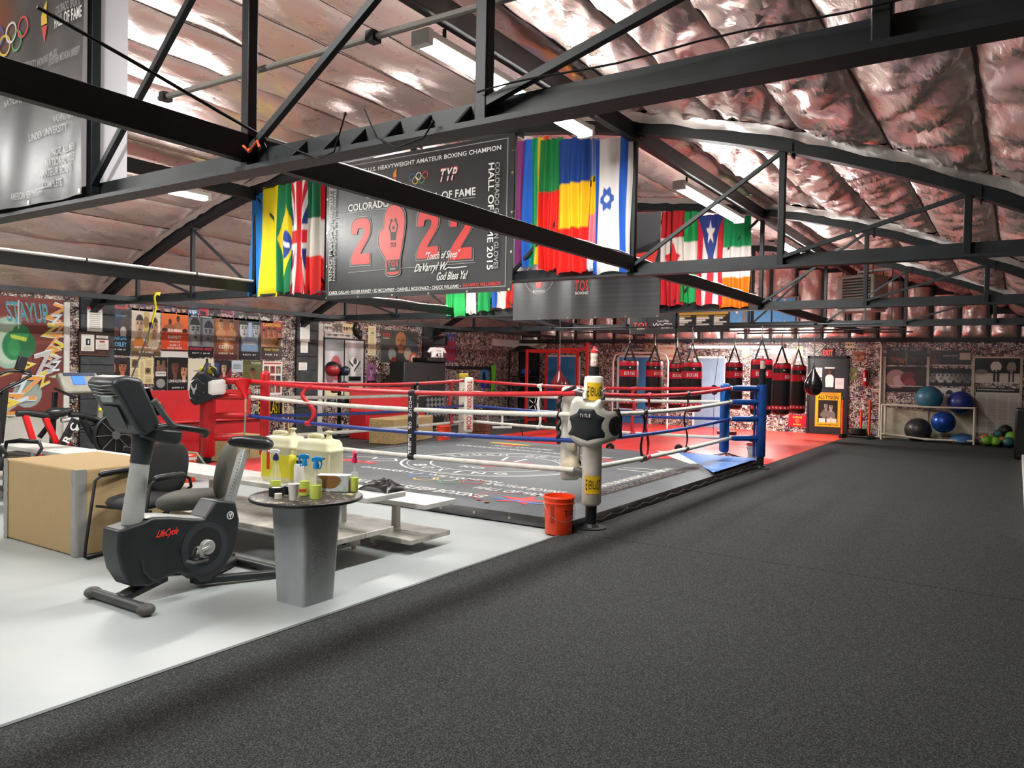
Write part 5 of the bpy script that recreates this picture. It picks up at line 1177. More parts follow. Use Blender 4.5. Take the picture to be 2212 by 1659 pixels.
poster(239, 772, 280, 818, cv, 'dark poster with a fighter in profile beside the newspaper page')
cv = Cv(40, 50, '#d9c99b'); cv.rect(.05, .6, .35, .93, '#8a7a55').ell(.2, .76, .12, .14, '#4a3c28').rect(.62, .35, .9, .62, '#9c8c64').ell(.76, .5, .1, .1, '#4a3c28').rows(.05, .35, .08, .55, 12, '#8c7d57').rows(.42, .58, .08, .85, 20, '#a4946a').rows(.62, .95, .05, .3, 8, '#8c7d57').rect(.65, .66, .92, .9, '#c4b484')
poster(281, 772, 331, 829, cv, 'yellowed newspaper page pinned under the poster with the red numeral', [('SOLD OUT', .55, .95, .3, .04, ik)])
cv = Cv(30, 56, '#151313'); cv.face(.3, .84, .14, '#a98a74', '#140f0d').face(.72, .84, .14, '#8c6a54', '#140f0d').ell(.5, .66, .4, .12, '#7a5a45').rect(.1, .42, .9, .56, '#d9d6cf').ell(.5, .2, .35, .14, '#8d8a86')
poster(333, 772, 361, 842, cv, 'narrow black poster with two fighters and white panels', [('UNDISPUTED', .5, .5, .7, .05, ik)])
cv = Cv(40, 60, '#120f0e'); cv.face(.36, .72, .24, '#6a4230', '#0c0908', look=.2).face(.82, .6, .22, '#d09068', '#1a100c', look=-.25).rect(0, 0, 1, .22, '#0b0a0a')
poster(362, 772, 405, 845, cv, 'black poster with two heads staring each other down', [('LEWIS KLITSCHKO', .5, .3, .9, .08, iw), ('JUNE 21', .5, .1, .6, .05, iw)])
cv = Cv(30, 40, '#d8d0ba'); cv.rect(.68, .86, .78, 1, '#1a1a18').rows(.15, .85, .1, .35, 6, '#8e876f')
poster(406, 775, 461, 852, cv, 'cream certificate behind the body protector on the red post', [('CONGRATULATIONS', .5, .66, .6, .04, ik)])
cv = Cv(34, 56, '#12121a'); cv.face(.55, .74, .2, '#c9a184', '#2a1c16', torso='#8f2337').rect(0, .55, .25, .9, '#2a3f7a').poly([(.7, .5), (1, .8), (1, .4)], '#7a1c33').rect(0, 0, 1, .4, '#0f0f12').rows(.12, .8, .04, .2, 5, '#cfcfcf')
poster(463, 778, 500, 842, cv, 'navy poster with a smiling man and a lavender name', [('PHILCOTTO', .5, .34, .8, .1, M('lavender_ink', '#b59bb8', .5))])
cv = Cv(24, 24, '#b9c4cc'); cv.rows(.1, .9, .3, .8, 4, '#56606a')
poster(500, 779, 524, 804, cv, 'small pale blue sheet with scribbles beside the magazine cover')
cv = Cv(36, 50, '#5c5a34'); cv.face(.5, .5, .2, '#8a5a3c', '#17110c', torso='#3a3a22').rect(0, .84, 1, 1, '#4a4a2c')
poster(525, 779, 566, 832, cv, 'olive magazine cover with a man and a title in pale letters', [('POWER', .68, .9, .5, .1, M('pale_green_ink', '#c9d29a', .5))])
cv = Cv(40, 56, '#e2ddd2')
for i in range(3):
    for j in range(3):
        cv.rect(.06 + .31 * i, .06 + .29 * j, .31 + .31 * i, .29 + .29 * j, ['#a3262c', '#2a3440', '#6a5a50', '#8a3a3a'][(i * 2 + j) % 4]); cv.face(.185 + .31 * i, .19 + .29 * j, .07, ['#5a3a2a', '#c9a080', '#8a5c40'][(i + j) % 3], '#1a1210')
cv.rect(.05, .92, .95, .96, '#c03a3a')
poster(567, 781, 609, 853, cv, 'white sheet with nine small portraits in rows')
cv = Cv(50, 24, '#15130e'); poster(559, 863, 609, 897, cv, 'black cloth banner with big yellow letters under the portrait sheet', [('EVERLAST', .45, .5, .95, .8, M('everlast_yellow', '#d9b91c', .5))], name='wall_banner', cat='banner')
# strip of larger photographs above the poster row
for k, (u0, u1, c0, c1) in enumerate(((243, 276, '#b5272a', '#3a1212'), (278, 300, '#3a2a3a', '#b08a78'), (301, 330, '#3a1c3c', '#c59a80'), (332, 352, '#5a1f2c', '#b98c74'), (353, 380, '#2a2c5a', '#c9a58c'), (382, 406, '#4a2030', '#caa080'), (408, 428, '#2a5a9a', '#d9dde0'), (430, 450, '#c0303c', '#1c1416'), (452, 476, '#2a2424', '#8a7a74'), (478, 504, '#8a2a5a', '#d0b0a0'), (506, 530, '#3a3a3a', '#b9b3a8'), (532, 560, '#26262a', '#a99a8a'), (562, 590, '#3a3430', '#d6d0c0'))):
    cv = Cv(16, 12, c0); r = random.Random(k)
    for j in range(4): cv.face(r.uniform(.15, .85), r.uniform(.45, .7), .2, c1, '#1a1210')
    vt = 650 + (u0 - 243) * .095; poster(u0, vt, u1, vt + 17, cv, ['red group photograph', 'photograph of two people in dusk light', 'purple photograph of a small crowd', 'maroon photograph of a ring walk', 'blue photograph of a woman in a crowd', 'maroon photograph of a fighter and his corner', 'blue lettered photograph', 'red-shirted photograph', 'grey photograph of a crowd', 'pink-toned photograph', 'grey photograph of men in suits', 'dark photograph of a line-up', 'brown photograph with a pale sky'][k] + ' pinned above the fight posters', name='photograph', cat='photograph')
# papers on the pillars
px1 = XL + .064
cv = Cv(20, 36, '#e6e3da'); cv.rect(0, .9, 1, 1, '#c2303a').rows(.1, .9, .1, .85, 9, '#a8a49a', .4)
poster(188, 664, 221, 716, cv, 'white notice with a red header on the grey pillar', x=px1, name='notice', cat='notice')
fr, w, h = wall_rect(169, 718, 236, 769, px1); fr = fr.at(0, 0, .004); T = thing('wall_plaque', 'dark red wall plaque holding two printed certificates', 'plaque', fr.p(w / 2, 0))
part(MB().prism([(0, 0), (w, 0), (w, h), (0, h)], fr, -.004, .02), 'board', M('dark_red_wood', '#3a1512', .35, var=.2), T, world=True, bevel=.006)
frame_lines(fr, .02, .02, w - .02, h - .02, .006, M('gold_line', '#8a6a3a', .4), T, z=.0215)
for x0, x1, y0, y1, pic in ((.07, .48, .2, .9, 1), (.53, .95, .28, .7, 2), (.55, .93, .76, .88, 0), (.6, .88, .1, .22, 3)):
    cv = Cv(24, 30, '#e3e0d6')
    if pic == 1: cv.rect(.35, .35, .7, .75, '#151515').ell(.55, .55, .06, .12, '#d9d9d9').rows(.12, .88, .05, .3, 4, '#b5b1a6')
    elif pic == 2: cv.rect(.3, .72, .7, .9, '#b02c30').rows(.12, .88, .08, .65, 6, '#b5b1a6')
    elif pic == 3: cv = Cv(10, 6, '#2a1a12'); cv.rect(.06, .1, .94, .9, '#4a3420')
    else: cv.rows(.1, .9, .3, .9, 2, '#77736a')
    picture('certificate', cv, fr, (x1 - x0) * w, (y1 - y0) * h, gloss, T, z=.022, x0=x0 * w, y0=y0 * h)
for u0, vt, u1, vb, lab in ((648, 698, 669, 738, 'long white notice with a red corner on the second pillar'), (649, 739, 665, 762, 'small white certificate under the long notice'), (645, 783, 663, 800, 'small pale calendar sheet low on the second pillar')):
    cv = Cv(16, 24, '#dedbd2'); cv.rows(.15, .85, .1, .8, 8, '#b3afa6', .35)
    if 'red' in lab: cv.rect(0, .93, 1, 1, '#b5303a')
    poster(u0, vt, u1, vb, cv, lab, x=px1, name='notice', cat='notice')
# posters beyond the second pillar
fr, w, h = wall_rect(697, 731, 786, 872); fr = fr.at(0, 0, .004); T = thing('picture_frame', 'black frame holding a red fight print and a boxer drawing', 'picture', fr.p(w / 2, 0))
part(MB().prism([(0, 0), (w, 0), (w, h), (0, h)], fr, -.004, .01), 'backing', MATS['paper_white'], T, world=True, smooth=0)
for a, b, c, d in ((0, 0, w, .04), (0, h - .04, w, h), (0, 0, .04, h), (w - .04, 0, w, h), (w * .48, 0, w * .48 + .03, h)): part(MB().prism([(a, b), (c, b), (c, d), (a, d)], fr, 0, .03), 'frame_bar', black_plastic, T, world=True, bevel=.004)
cv = Cv(36, 60, '#a9a9ac'); cv.glow(.4, .75, .4, '#eef0f0', .9).ell(.6, .55, .3, .2, '#b02a38').ell(.3, .45, .25, .15, '#7a5058').rect(0, .82, 1, 1, '#5c5c60').rect(0, 0, 1, .3, '#d9cfa8')
picture('print', cv, fr, w * .44, h - .08, gloss, T, z=.012, x0=.04, y0=.04)
cv = Cv(36, 60, '#b9b9b4'); cv.rows(.05, .95, .3, .9, 22, '#8e8e88', .4).ell(.5, .62, .22, .12, '#e6e6e2').ell(.45, .48, .15, .1, '#e6e6e2').line(.2, .66, .45, .58, .02, '#1a1a1a').line(.5, .5, .85, .66, .02, '#1a1a1a').rect(.2, .34, .9, .42, '#161616').ell(.55, .67, .1, .06, '#1a1a1a').glow(.4, .9, .3, '#ffffff', .8).rect(0, 0, 1, .28, '#d6c99c')
picture('print', cv, fr, w * .44, h - .08, gloss, T, z=.012, x0=w * .52, y0=.04)
cv = Cv(50, 44, '#454743'); cv.glow(.8, .5, .4, '#5a6a78', .7).ell(.52, .18, .33, .28, '#2b2e30').ell(.3, .26, .1, .2, '#8f8f8c').ell(.72, .3, .1, .2, '#b0a090').face(.53, .68, .2, '#a9744e', '#a9744e', '#4a2a1a', asp=1.25).ell(.88, .12, .12, .22, '#c05a3a').ell(.88, .12, .06, .14, '#e0d0c0').ell(.34, .06, .06, .12, '#8a2a20')
poster(822, 714, 902, 784, cv, 'grey portrait poster of a bald man in dark clothes', [('TOS', .14, .84, .2, .12, ir), ('BOXING', .14, .74, .16, .03, iw)])
cv = Cv(20, 50, '#d9cfa4'); cv.rows(.2, .8, .05, .95, 16, '#b5a878', .4).rect(.4, .72, .7, .8, '#6a8a6a')
poster(795, 704, 812, 768, cv, 'narrow cream sheet left of the bald man portrait')
cv = Cv(24, 40, '#8a5a80'); cv.face(.5, .62, .2, '#d0a0b8', '#3a2030', torso='#c070a0').rect(0, 0, 1, .1, '#2a2028')
poster(792, 787, 812, 826, cv, 'pink portrait poster under the narrow cream sheet')
for u0, vt, u1, vb, c0, lab in ((700, 700, 718, 716, '#cfc9bd', 'pale photo sheet high beside the second pillar'), (722, 700, 738, 715, '#5a5a58', 'grey photo sheet between two cream ones'), (740, 700, 764, 720, '#d6c48c', 'yellowed sheet above the black picture frame'), (702, 718, 760, 730, '#c2beb2', 'wide pale sheet just above the black picture frame'), (815, 830, 872, 846, '#b5a58c', 'strip of four snapshots below the bald man portrait')):
    cv = Cv(24, 14, c0); r = random.Random(u0)
    for j in range(4): cv.face(.15 + .23 * j, .5, .16, ['#8a6a54', '#3a2a22', '#c0a088'][j % 3], '#1a1412')
    poster(u0, vt, u1, vb, cv, lab, name='photo_sheet', cat='photograph')
cv = Cv(24, 44, '#3a5a9a'); 
for i in range(3):
    for j in range(4): cv.face(.2 + .3 * i, .12 + .25 * j, .09, '#c08a70', '#2a1a1a', torso='#a8344a')
poster(960, 721, 984, 783, cv, 'blue team poster with rows of small figures')
cv = Cv(20, 40, '#4a86c4'); cv.ell(.4, .5, .2, .3, '#1c2230').rect(0, 0, 1, .3, '#2a3a9a').face(.6, .3, .14, '#c0504a', '#2a1a1a')
poster(1038, 794, 1056, 838, cv, 'sky blue poster low on the side wall near the far corner')
# mural
fr, w, h = wall_rect(0, 643, 136, 893, XL + .03); o0 = fr.p(0, 0); ext = .9
fr = Fr((XL + .03, o0.y - ext, o0.z), (0, 1, 0), (0, 0, 1)); w += ext
T = thing('wall_mural', 'maroon graffiti mural with green boxing gloves and tumbling letters', 'mural', fr.p(w / 2, 0))
part(MB().prism([(0, 0), (w, 0), (w, h), (0, h)], fr, -.03, -.001), 'panel', M('maroon_panel', '#6a2a22', .6, var=.2), T, world=True)
cv = Cv(96, 84, '#6f2c24'); cv.rect(0, .80, 1, .83, '#8a4a40').rect(0, .60, 1, .63, '#7c3a30').speck(.08)
def mx(u): return (onX(u, 780, XL + .03).y - o0.y + ext) / w
def mz(v): return (onX(70, v, XL + .03).z - fr.o.z) / h
cv.ell(mx(18), mz(742), .15, .22, '#8fb09c').ell(mx(18), mz(742), .12, .18, '#c9d6c0', .5)
cv.ell(mx(30), mz(748), .095, .125, '#1f7a45').ell(mx(55), mz(745), .085, .115, '#196a3c').ell(mx(45), mz(718), .07, .06, '#2f8a50').ell(mx(30), mz(752), .05, .07, '#3a9a58', .6)
cv.poly([(mx(22), mz(724)), (mx(58), mz(730)), (mx(56), mz(738)), (mx(24), mz(732))], '#b9cf4a').rect(mx(38), mz(712), mx(41), mz(650), '#cfc9c0')
cv.poly([(mx(60), mz(788)), (mx(5), mz(806)), (mx(0), mz(814)), (mx(62), mz(794))], '#d9c06a').poly([(mx(128), mz(808)), (mx(105), mz(814)), (mx(136), mz(818))], '#a8d0a0')
cv.ell(mx(60), mz(850), .12, .12, '#a9c8c0', .6).poly([(mx(0), mz(890)), (mx(40), mz(862)), (mx(48), mz(868)), (mx(8), mz(893))], '#cfd0c0')
picture('painted_ground', cv, fr, w, h, print_mat('mural_paint', .55), T, z=.001)
wt = M('mural_white', '#cfe0e6', .5); tl = M('mural_teal', '#3b8f9a', .5); mo = M('mural_orange', '#e09a4c', .5); my = M('mural_yellow', '#e3c93c', .5); mg = M('mural_grey', '#b9b6b4', .5)
words_on('STAYUP', fr, mx(59) * w, mz(676) * h, .66, .34, wt, T, z=.006, bold=.018, shear=-.15); words_on('STAYUP', fr, mx(59) * w, mz(676) * h, .66, .34, tl, T, z=.010, bold=.005, shear=-.15)
rz_ = random.Random(3)
for zi, (u, v, sz, m_) in enumerate(((122, 672, .26, mo), (118, 690, .18, wt), (108, 712, .2, my), (126, 710, .2, mo), (116, 735, .24, mo), (120, 752, .22, my), (108, 760, .2, mo), (92, 785, .3, mg), (112, 780, .18, mg), (58, 794, .15, my), (92, 818, .18, my), (60, 838, .34, mo), (40, 846, .28, wt), (18, 872, .3, mo), (118, 790, .14, wt), (5, 880, .3, my))):
    a = rz_.uniform(-.5, .5); f2 = Fr(fr.p(mx(u) * w, mz(v) * h), fr.x * cos(a) + fr.y * sin(a), fr.y * cos(a) - fr.x * sin(a))
    words_on('Z', f2, 0, 0, sz * 1.15, sz * 1.3, MATS['mural_white'] if m_ is not wt else mg, T, z=.004 + .003 * zi, bold=.02, shear=.3); words_on('Z', f2, 0, 0, sz * 1.05, sz * 1.18, m_, T, z=.0055 + .003 * zi, bold=.008, shear=.3)
struct(MB().b2((XL, onX(137, 700, XL + .03).y, 0), (XL + .06, onX(149, 700, XL + .03).y, 2.62)), 'trim_10', white_paint)
struct(MB().b2((XL, onX(686, 800, XL + .03).y, 0), (XL + .05, onX(696, 800, XL + .03).y, 2.6)), 'trim_11', white_paint)
struct(MB().b2((XL, onX(1064, 730, XL).y, 2.33), (XL + .02, YB, 2.55)), 'trim_12', white_paint)
struct(MB().b2((XL, YB - .02, 2.36), (XL + 1.0, YB, 2.48)), 'trim_13', white_paint)

# ---- low red benches in front of the side wall
red_ply = M('red_painted_ply', '#b3161b', .45, var=.12, vscale=3)
for u0, u1, lab in ((312, 541, 'long red-painted wooden bench with tall back under the fight posters'), (757, 886, 'red-painted wooden bench with tall back beside the ball stand')):
    y0, y1 = onX(u0, 900, -12.2).y, onX(u1, 900, -12.2).y
    T = thing('wooden_bench', lab, 'bench', (-12.0, (y0 + y1) / 2, 0))
    part(MB().b2((-12.24, y0, .012), (-12.2, y1, 1.12)), 'back_panel', red_ply, T, world=True, bevel=.006)
    part(MB().b2((-12.2, y0, .012), (-11.74, y1, .58)), 'seat_box', red_ply, T, world=True, bevel=.01)
    part(MB().b2((-12.2, y0 - .01, .58), (-11.70, y1 + .01, .62)), 'seat_board', red_ply, T, world=True, bevel=.01)
    for k in range(3): part(MB().b2((-12.27, y0 + (y1 - y0) * (.1 + .4 * k), .012), (-12.24, y0 + (y1 - y0) * (.1 + .4 * k) + .06, 1.1)), 'back_brace', red_ply, T, world=True)
# tan plyo boxes
tanc = M('tan_carpet_far', '#a98f62', .95, var=.25, vscale=30, bump=.6, bscale=80)
def tan_box(p, w, l, h, rz, lab):
    T = thing('carpet_box', lab, 'box', p, rz); part(MB().b2((-w / 2, -l / 2, 0), (w / 2, l / 2, h)), 'box_body', tanc, T, bevel=.02)
    part(MB().b2((-w / 2 - .004, -l * .06, .01), (w / 2 + .004, -l * .04, h + .003)), 'seam', M('dark_seam', '#6b5836', .9), T)
tan_box((-11.0, 12.55, .011), .6, 1.75, .52, .22, 'tan carpet-covered long box in front of the red bench')
tan_box((-10.7, 8.15, .011), .6, .75, .42, .1, 'short tan carpet-covered box under the red ring corner')
# ================================================================== the end wall and what hangs before it
WY = YB - .004
def back_rect(u0, vt, u1, vb, y=WY):
    um, vm = (u0 + u1) / 2, (vt + vb) / 2; x0, x1 = onY(u0, vm, y).x, onY(u1, vm, y).x; zb, zt = onY(um, vb, y).z, onY(um, vt, y).z
    return Fr((x0, y, zb), (1, 0, 0), (0, 0, 1)), x1 - x0, zt - zb
def bposter(u0, vt, u1, vb, cv, label, words=(), y=WY, name='poster', cat='poster'):
    fr, w, h = back_rect(u0, vt, u1, vb, y); fr = fr.at(0, 0, .004); T = thing(name, label, cat, fr.p(w / 2, 0))
    picture('print', cv, fr, w, h, gloss, T)
    part(MB().prism([(0, 0), (w, 0), (w, h), (0, h)], fr, -.004, -.0005), 'paper', MATS['paper_white'], T, world=True, smooth=0)
    for s_, cx, cy, ww, hh, m in words: words_on(s_, fr, cx * w, cy * h, ww * w, hh * h, m, T, z=.003, bold=.003)
    return T
# ---- doors
blue_door = M('blue_door_paint', '#3f7fb4', .45, var=.1, vscale=3); grey_door = M('blue_grey_door_paint', '#7b90a4', .45, var=.1, vscale=3)
def door(n, u0, u1, vt, mat, frame):
    x0, x1 = onY(u0, 800, WY).x, onY(u1, 800, WY).x; z1 = onY((u0 + u1) / 2, vt, WY).z
    d = bpy.data.objects.new('door_%d' % n, None); COL.objects.link(d); d.location = ((x0 + x1) / 2, WY, 0); d['kind'] = 'structure'
    part(MB().b2((x0, WY - .03, .012), (x1, WY, z1)), 'leaf', mat, d, world=True, bevel=.005)
    for a, b in ((x0 - .06, x0), (x1, x1 + .06)): part(MB().b2((a, WY - .045, .012), (b, WY, z1 + .06)), 'jamb', frame, d, world=True, bevel=.004)
    part(MB().b2((x0 - .06, WY - .045, z1), (x1 + .06, WY, z1 + .06)), 'head', frame, d, world=True, bevel=.004)
    part(MB().cyl((x1 - .08, WY - .03, 1.0), (x1 - .08, WY - .08, 1.0), .025, 12), 'door_handle', chrome, d, world=True)
    return d
door(1, 1184, 1250, 771, blue_door, white_paint); door(2, 1338, 1404, 772, blue_door, white_paint); door(3, 1503, 1566, 774, grey_door, white_paint)
door(4, 1750, 1829, 774, M('black_door_paint', '#1d2224', .4), black_steel)
DY = WY - .032
cv = Cv(56, 70, '#d6a017'); cv.rect(.12, .12, .88, .78, '#1d1b18').face(.42, .62, .1, '#8a847a', '#1a1a18', torso='#5a5650').face(.62, .58, .1, '#a09a8e', '#1a1a18', torso='#77736a').ell(.5, .35, .3, .1, '#6a665c').rect(.15, .12, .85, .24, '#c9c5b8').rect(.4, .12, .46, .3, '#4a463e').rect(.6, .12, .66, .28, '#b9b5a8')
bposter(1761, 848, 1816, 922, cv, 'yellow fight poster on the black door', [('LION OF THE TRIBES', .5, .955, .7, .04, ink_red), ('ALI-TYSON', .5, .86, .8, .11, ink_black), ('DREAM MATCH', .5, .06, .8, .035, ink_black)], y=DY)
cv = Cv(22, 50, '#1d2224'); cv.face(.5, .8, .16, '#6a4a38', '#120d0a', asp=.7).poly([(.12, .1), (.88, .1), (.92, .55), (.7, .66), (.3, .66), (.08, .55)], '#dfddd6').rect(0, .93, 1, 1, '#d8d5cb')
bposter(1781, 793, 1803, 841, cv, 'cut-out picture of a man in a white shirt on the black door', y=DY)
for u0, vt, u1, vb, lab in ((1804, 817, 1823, 840, 'white notice with a dark square on the black door'), (1759, 794, 1776, 815, 'pale notice high on the black door, partly behind the black bag'), (1759, 818, 1775, 840, 'pale notice low on the black door, behind the black bag')):
    cv = Cv(14, 16, '#d6d0cc'); cv.rows(.15, .85, .4, .85, 4, '#b0aaa6', .4); bposter(u0, vt, u1, vb, cv, lab, y=DY, name='notice', cat='notice')
fr, w, h = back_rect(1776, 753, 1802, 771, WY); T = thing('exit_sign', 'red exit sign above the black door', 'sign', fr.p(w / 2, 0))
part(MB().prism([(0, 0), (w, 0), (w, h), (0, h)], fr, 0, .05), 'sign_box', M('dark_sign', '#3a0a0c', .4), T, world=True, bevel=.006)
words_on('EXIT', fr, w / 2, h / 2, w * .82, h * .66, M('glowing_red_letters', '#ff3b30', .4, emit=1.2), T, z=.053, bold=.006)
# ---- end wall posters
cv = Cv(60, 30, '#120d0d'); cv.rect(0, .78, 1, 1, '#1d1414').rect(.03, .05, .48, .7, '#2a1a16').rect(.52, .05, .97, .7, '#1c1615').face(.2, .4, .14, '#6a3a26', '#0d0908').face(.38, .35, .16, '#7a4630', '#0d0908').face(.7, .4, .15, '#4a2a20', '#0d0908').rect(.48, 0, .52, .72, '#8a7a70', .5)
bposter(1915, 750, 2003, 789, cv, 'dark wide poster with pale letters across its top', [('-GO TO SLEEP-', .5, .88, .8, .12, M('dim_white_ink', '#a9a19a', .5))])
cv = Cv(60, 40, '#1a0f0f'); cv.ell(.25, .5, .26, .38, '#8a6a66').ell(.3, .45, .12, .2, '#a98a84').ell(.55, .55, .2, .25, '#5a1a20').ell(.6, .4, .15, .15, '#7a2a2c').rect(0, 0, 1, .15, '#100a0a').ell(.8, .6, .12, .3, '#2a1412').rect(.1, .22, .9, .25, '#c9b5ae')
bposter(1914, 792, 2003, 847, cv, 'glossy dark poster of a fighter on the canvas')
cv = Cv(56, 30, '#1b1a1a'); cv.rect(0, .1, .28, .9, '#3a2c26').rect(.28, .15, .72, .95, '#161616').rect(.72, .4, .98, .85, '#a59a86').rect(0, .1, .25, .45, '#4a3a34').rect(0, 0, 1, .06, '#a8a294')
bposter(2009, 757, 2098, 790, cv, 'dark poster with a white text block beside a newspaper clip', [('IMPOSSIBLE IS NOTHING', .5, .65, .35, .1, ink_grey)])
cv = Cv(70, 30, '#151414')
for i, c_ in enumerate(('#8a8480', '#b9b3ac', '#a8a29a', '#77716c', '#5a5552')): cv.face(.1 + .2 * i, .55, .17, c_, '#0d0c0c', '#2a2826', asp=1.9)
cv.rect(0, 0, 1, .2, '#0d0c0c')
bposter(2005, 796, 2098, 834, cv, 'black and white strip poster with five faces')
cv = Cv(56, 30, '#c9c6bf'); cv.face(.56, .5, .2, '#a9a19a', '#1d1b1a', '#4a4542', asp=1.8).rect(0, 0, .08, 1, '#1a1a1a').rect(.92, 0, 1, 1, '#1a1a1a')
bposter(2012, 838, 2082, 880, cv, 'pale poster with a man between dark letters, behind the exercise balls', [('JESSICA', .22, .6, .36, .3, ink_black), ('KIDD', .82, .6, .26, .3, ink_black)])
cv = Cv(64, 40, '#b9b09f'); cv.rect(0, .38, 1, .94, '#141210').rect(0, .28, 1, .38, '#a8a090').ell(.48, .62, .12, .2, '#c9c3b6').rect(.42, .05, .48, .5, '#171513').rect(.5, .05, .56, .5, '#171513').face(.48, .88, .06, '#3a322c', '#0d0b0a').ell(.82, .6, .1, .2, '#8a8276').rect(.76, .05, .8, .5, '#1c1a17').rect(.84, .05, .88, .5, '#1c1a17').face(.83, .86, .06, '#2a2420', '#0d0b0a').ell(.15, .42, .15, .1, '#6a6258')
bposter(2105, 770, 2203, 828, cv, 'sepia poster of two men seen from behind in a ring')
cv = Cv(60, 60, '#b9b4aa'); cv.rect(0, .9, 1, 1, '#141312'); 
for k in range(4): cv.rows(.03 + .245 * k, .245 + .245 * k, .05, .86, 22, '#96918a', .45, seed=k)
bposter(2106, 838, 2203, 937, cv, 'large pale list poster with a black heading', [('The 50 Greatest Knockouts In Boxing History', .45, .955, .84, .035, ink_white)])
cv = Cv(30, 22, '#d8cdb4'); bposter(1421, 745, 1459, 777, cv, 'cream sign with two red words between the bags', [('HAND', .3, .78, .4, .14, M('pale_red_ink', '#c9897a', .5)), ('SPEED', .74, .78, .42, .16, ink_red), ('PUNCH', .3, .25, .4, .14, M('pale_red_ink', '#c9897a', .5)), ('POWER', .74, .25, .42, .16, ink_red)])
cv = Cv(40, 34, '#7a4038'); cv.face(.72, .35, .2, '#c99a80', '#c99a80', '#5a3024', asp=1.3).rect(0, .7, 1, 1, '#4a4038').rect(.2, .1, .5, .6, '#a8604c')
bposter(1664, 752, 1719, 792, cv, 'reddish portrait poster behind the last punching bags')
for u0, vt, u1, vb, lab in ((1721, 748, 1735, 770, 'yellow sheet in a curved wire holder'), (1603, 755, 1619, 770, 'yellow sheet glowing under the low light')):
    cv = Cv(12, 14, '#d9b93c'); cv.rows(.2, .8, .2, .8, 4, '#a8902c', .4); bposter(u0, vt, u1, vb, cv, lab, name='notice', cat='notice')
cv = Cv(40, 24, '#a3182a'); cv.ell(.5, .5, .12, .16, '#c9803a', .5); bposter(1703, 896, 1742, 922, cv, 'red cloth banner with yellow letters low on the end wall', [('PLATINUM', .5, .8, .5, .16, ink_yellow), ('BOXING', .5, .2, .45, .14, ink_yellow)], name='wall_banner', cat='banner')
for k, (u0, vt, u1, vb, c0, lab) in enumerate(((1151, 740, 1175, 752, '#c9c4b8', 'pale pair of sketches near the far corner'), (1177, 738, 1192, 752, '#6a3a30', 'dim group photograph above the red rack, first of three'), (1194, 738, 1212, 752, '#7a5a48', 'tan group photograph above the red rack between two others'), (1214, 738, 1236, 753, '#a06a58', 'reddish group photograph above the red rack, beside the bag chain'), (1253, 737, 1280, 752, '#b0627a', 'pink group photograph above the bottle on the post'),
        (1316, 736, 1340, 752, '#5a4a48', 'dark snapshot left of the bag straps'), (1362, 735, 1390, 752, '#3a4458', 'blue-grey snapshot above the first bag'), (1394, 735, 1418, 757, '#8a7a5a', 'brown snapshot above the second bag'), (1846, 760, 1868, 780, '#8a4a34', 'orange-brown snapshot beside the black door head'), (1833, 795, 1852, 820, '#5a6a3a', 'green-edged snapshot beside the black door'), (1826, 738, 1846, 752, '#c9b58a', 'cream card high above the exit sign'), (1848, 742, 1870, 754, '#8a8a90', 'grey photograph above the fire extinguisher'))):
    cv = Cv(20, 14, c0); r = random.Random(k)
    for j in range(4): cv.face(.14 + .24 * j, r.uniform(.4, .6), .14, ['#c9a890', '#5a3a2c', '#a8846a'][j % 3], '#1a1210')
    bposter(u0, vt, u1, vb, cv, lab, name='photograph', cat='photograph')
# panels, pipes and windows of the end wall
cream = M('cream_board', '#b9b09a', .6, var=.15)
xa, xb = onY(1905, 900, WY).x, onY(2100, 900, WY).x
struct(MB().b2((xa, WY - .012, .012), (xb, WY, .78)), 'trim_14', cream)
for k, u in enumerate((1909, 2003.5, 2101, 2205)): struct(MB().b2((onY(u - 3, 850, WY).x, WY - .03, .012), (onY(u + 3, 850, WY).x, WY, 2.1)), 'trim_%d' % (15 + k), cream)
p0 = onY(1899, 950, WY - .05); struct(MB().tube([(p0.x, WY - .05, .012), (p0.x, WY - .05, 2.40), (p0.x - .05, WY - .05, 2.47), (p0.x - .2, WY - .05, 2.5)], .028, 10), 'trim_20', M('white_pipe', '#c4beb0', .5), smooth=60)
for n, (u0, u1, vt, vb) in enumerate(((1612, 1722, 646, 702), (1577, 1604, 650, 702))):
    fr, w, h = back_rect(u0, vt, u1, vb, YB - .16); d = bpy.data.objects.new('window_%d' % (n + 1), None); COL.objects.link(d); d.location = fr.p(w / 2, 0); d['kind'] = 'structure'
    part(MB().prism([(0, 0), (w, 0), (w, h), (0, h)], fr, -.02, 0), 'pane', M('blue_window_board', '#4f8fc0', .4, var=.06), d, world=True)
    for a, b, c, e in ((-.05, -.05, w + .05, 0), (-.05, h, w + .05, h + .05), (-.05, 0, 0, h), (w, 0, w + .05, h)): part(MB().prism([(a, b), (c, b), (c, e), (a, e)], fr, -.03, .03), 'window_frame', M('grey_brown_frame', '#7c736b', .6), d, world=True)

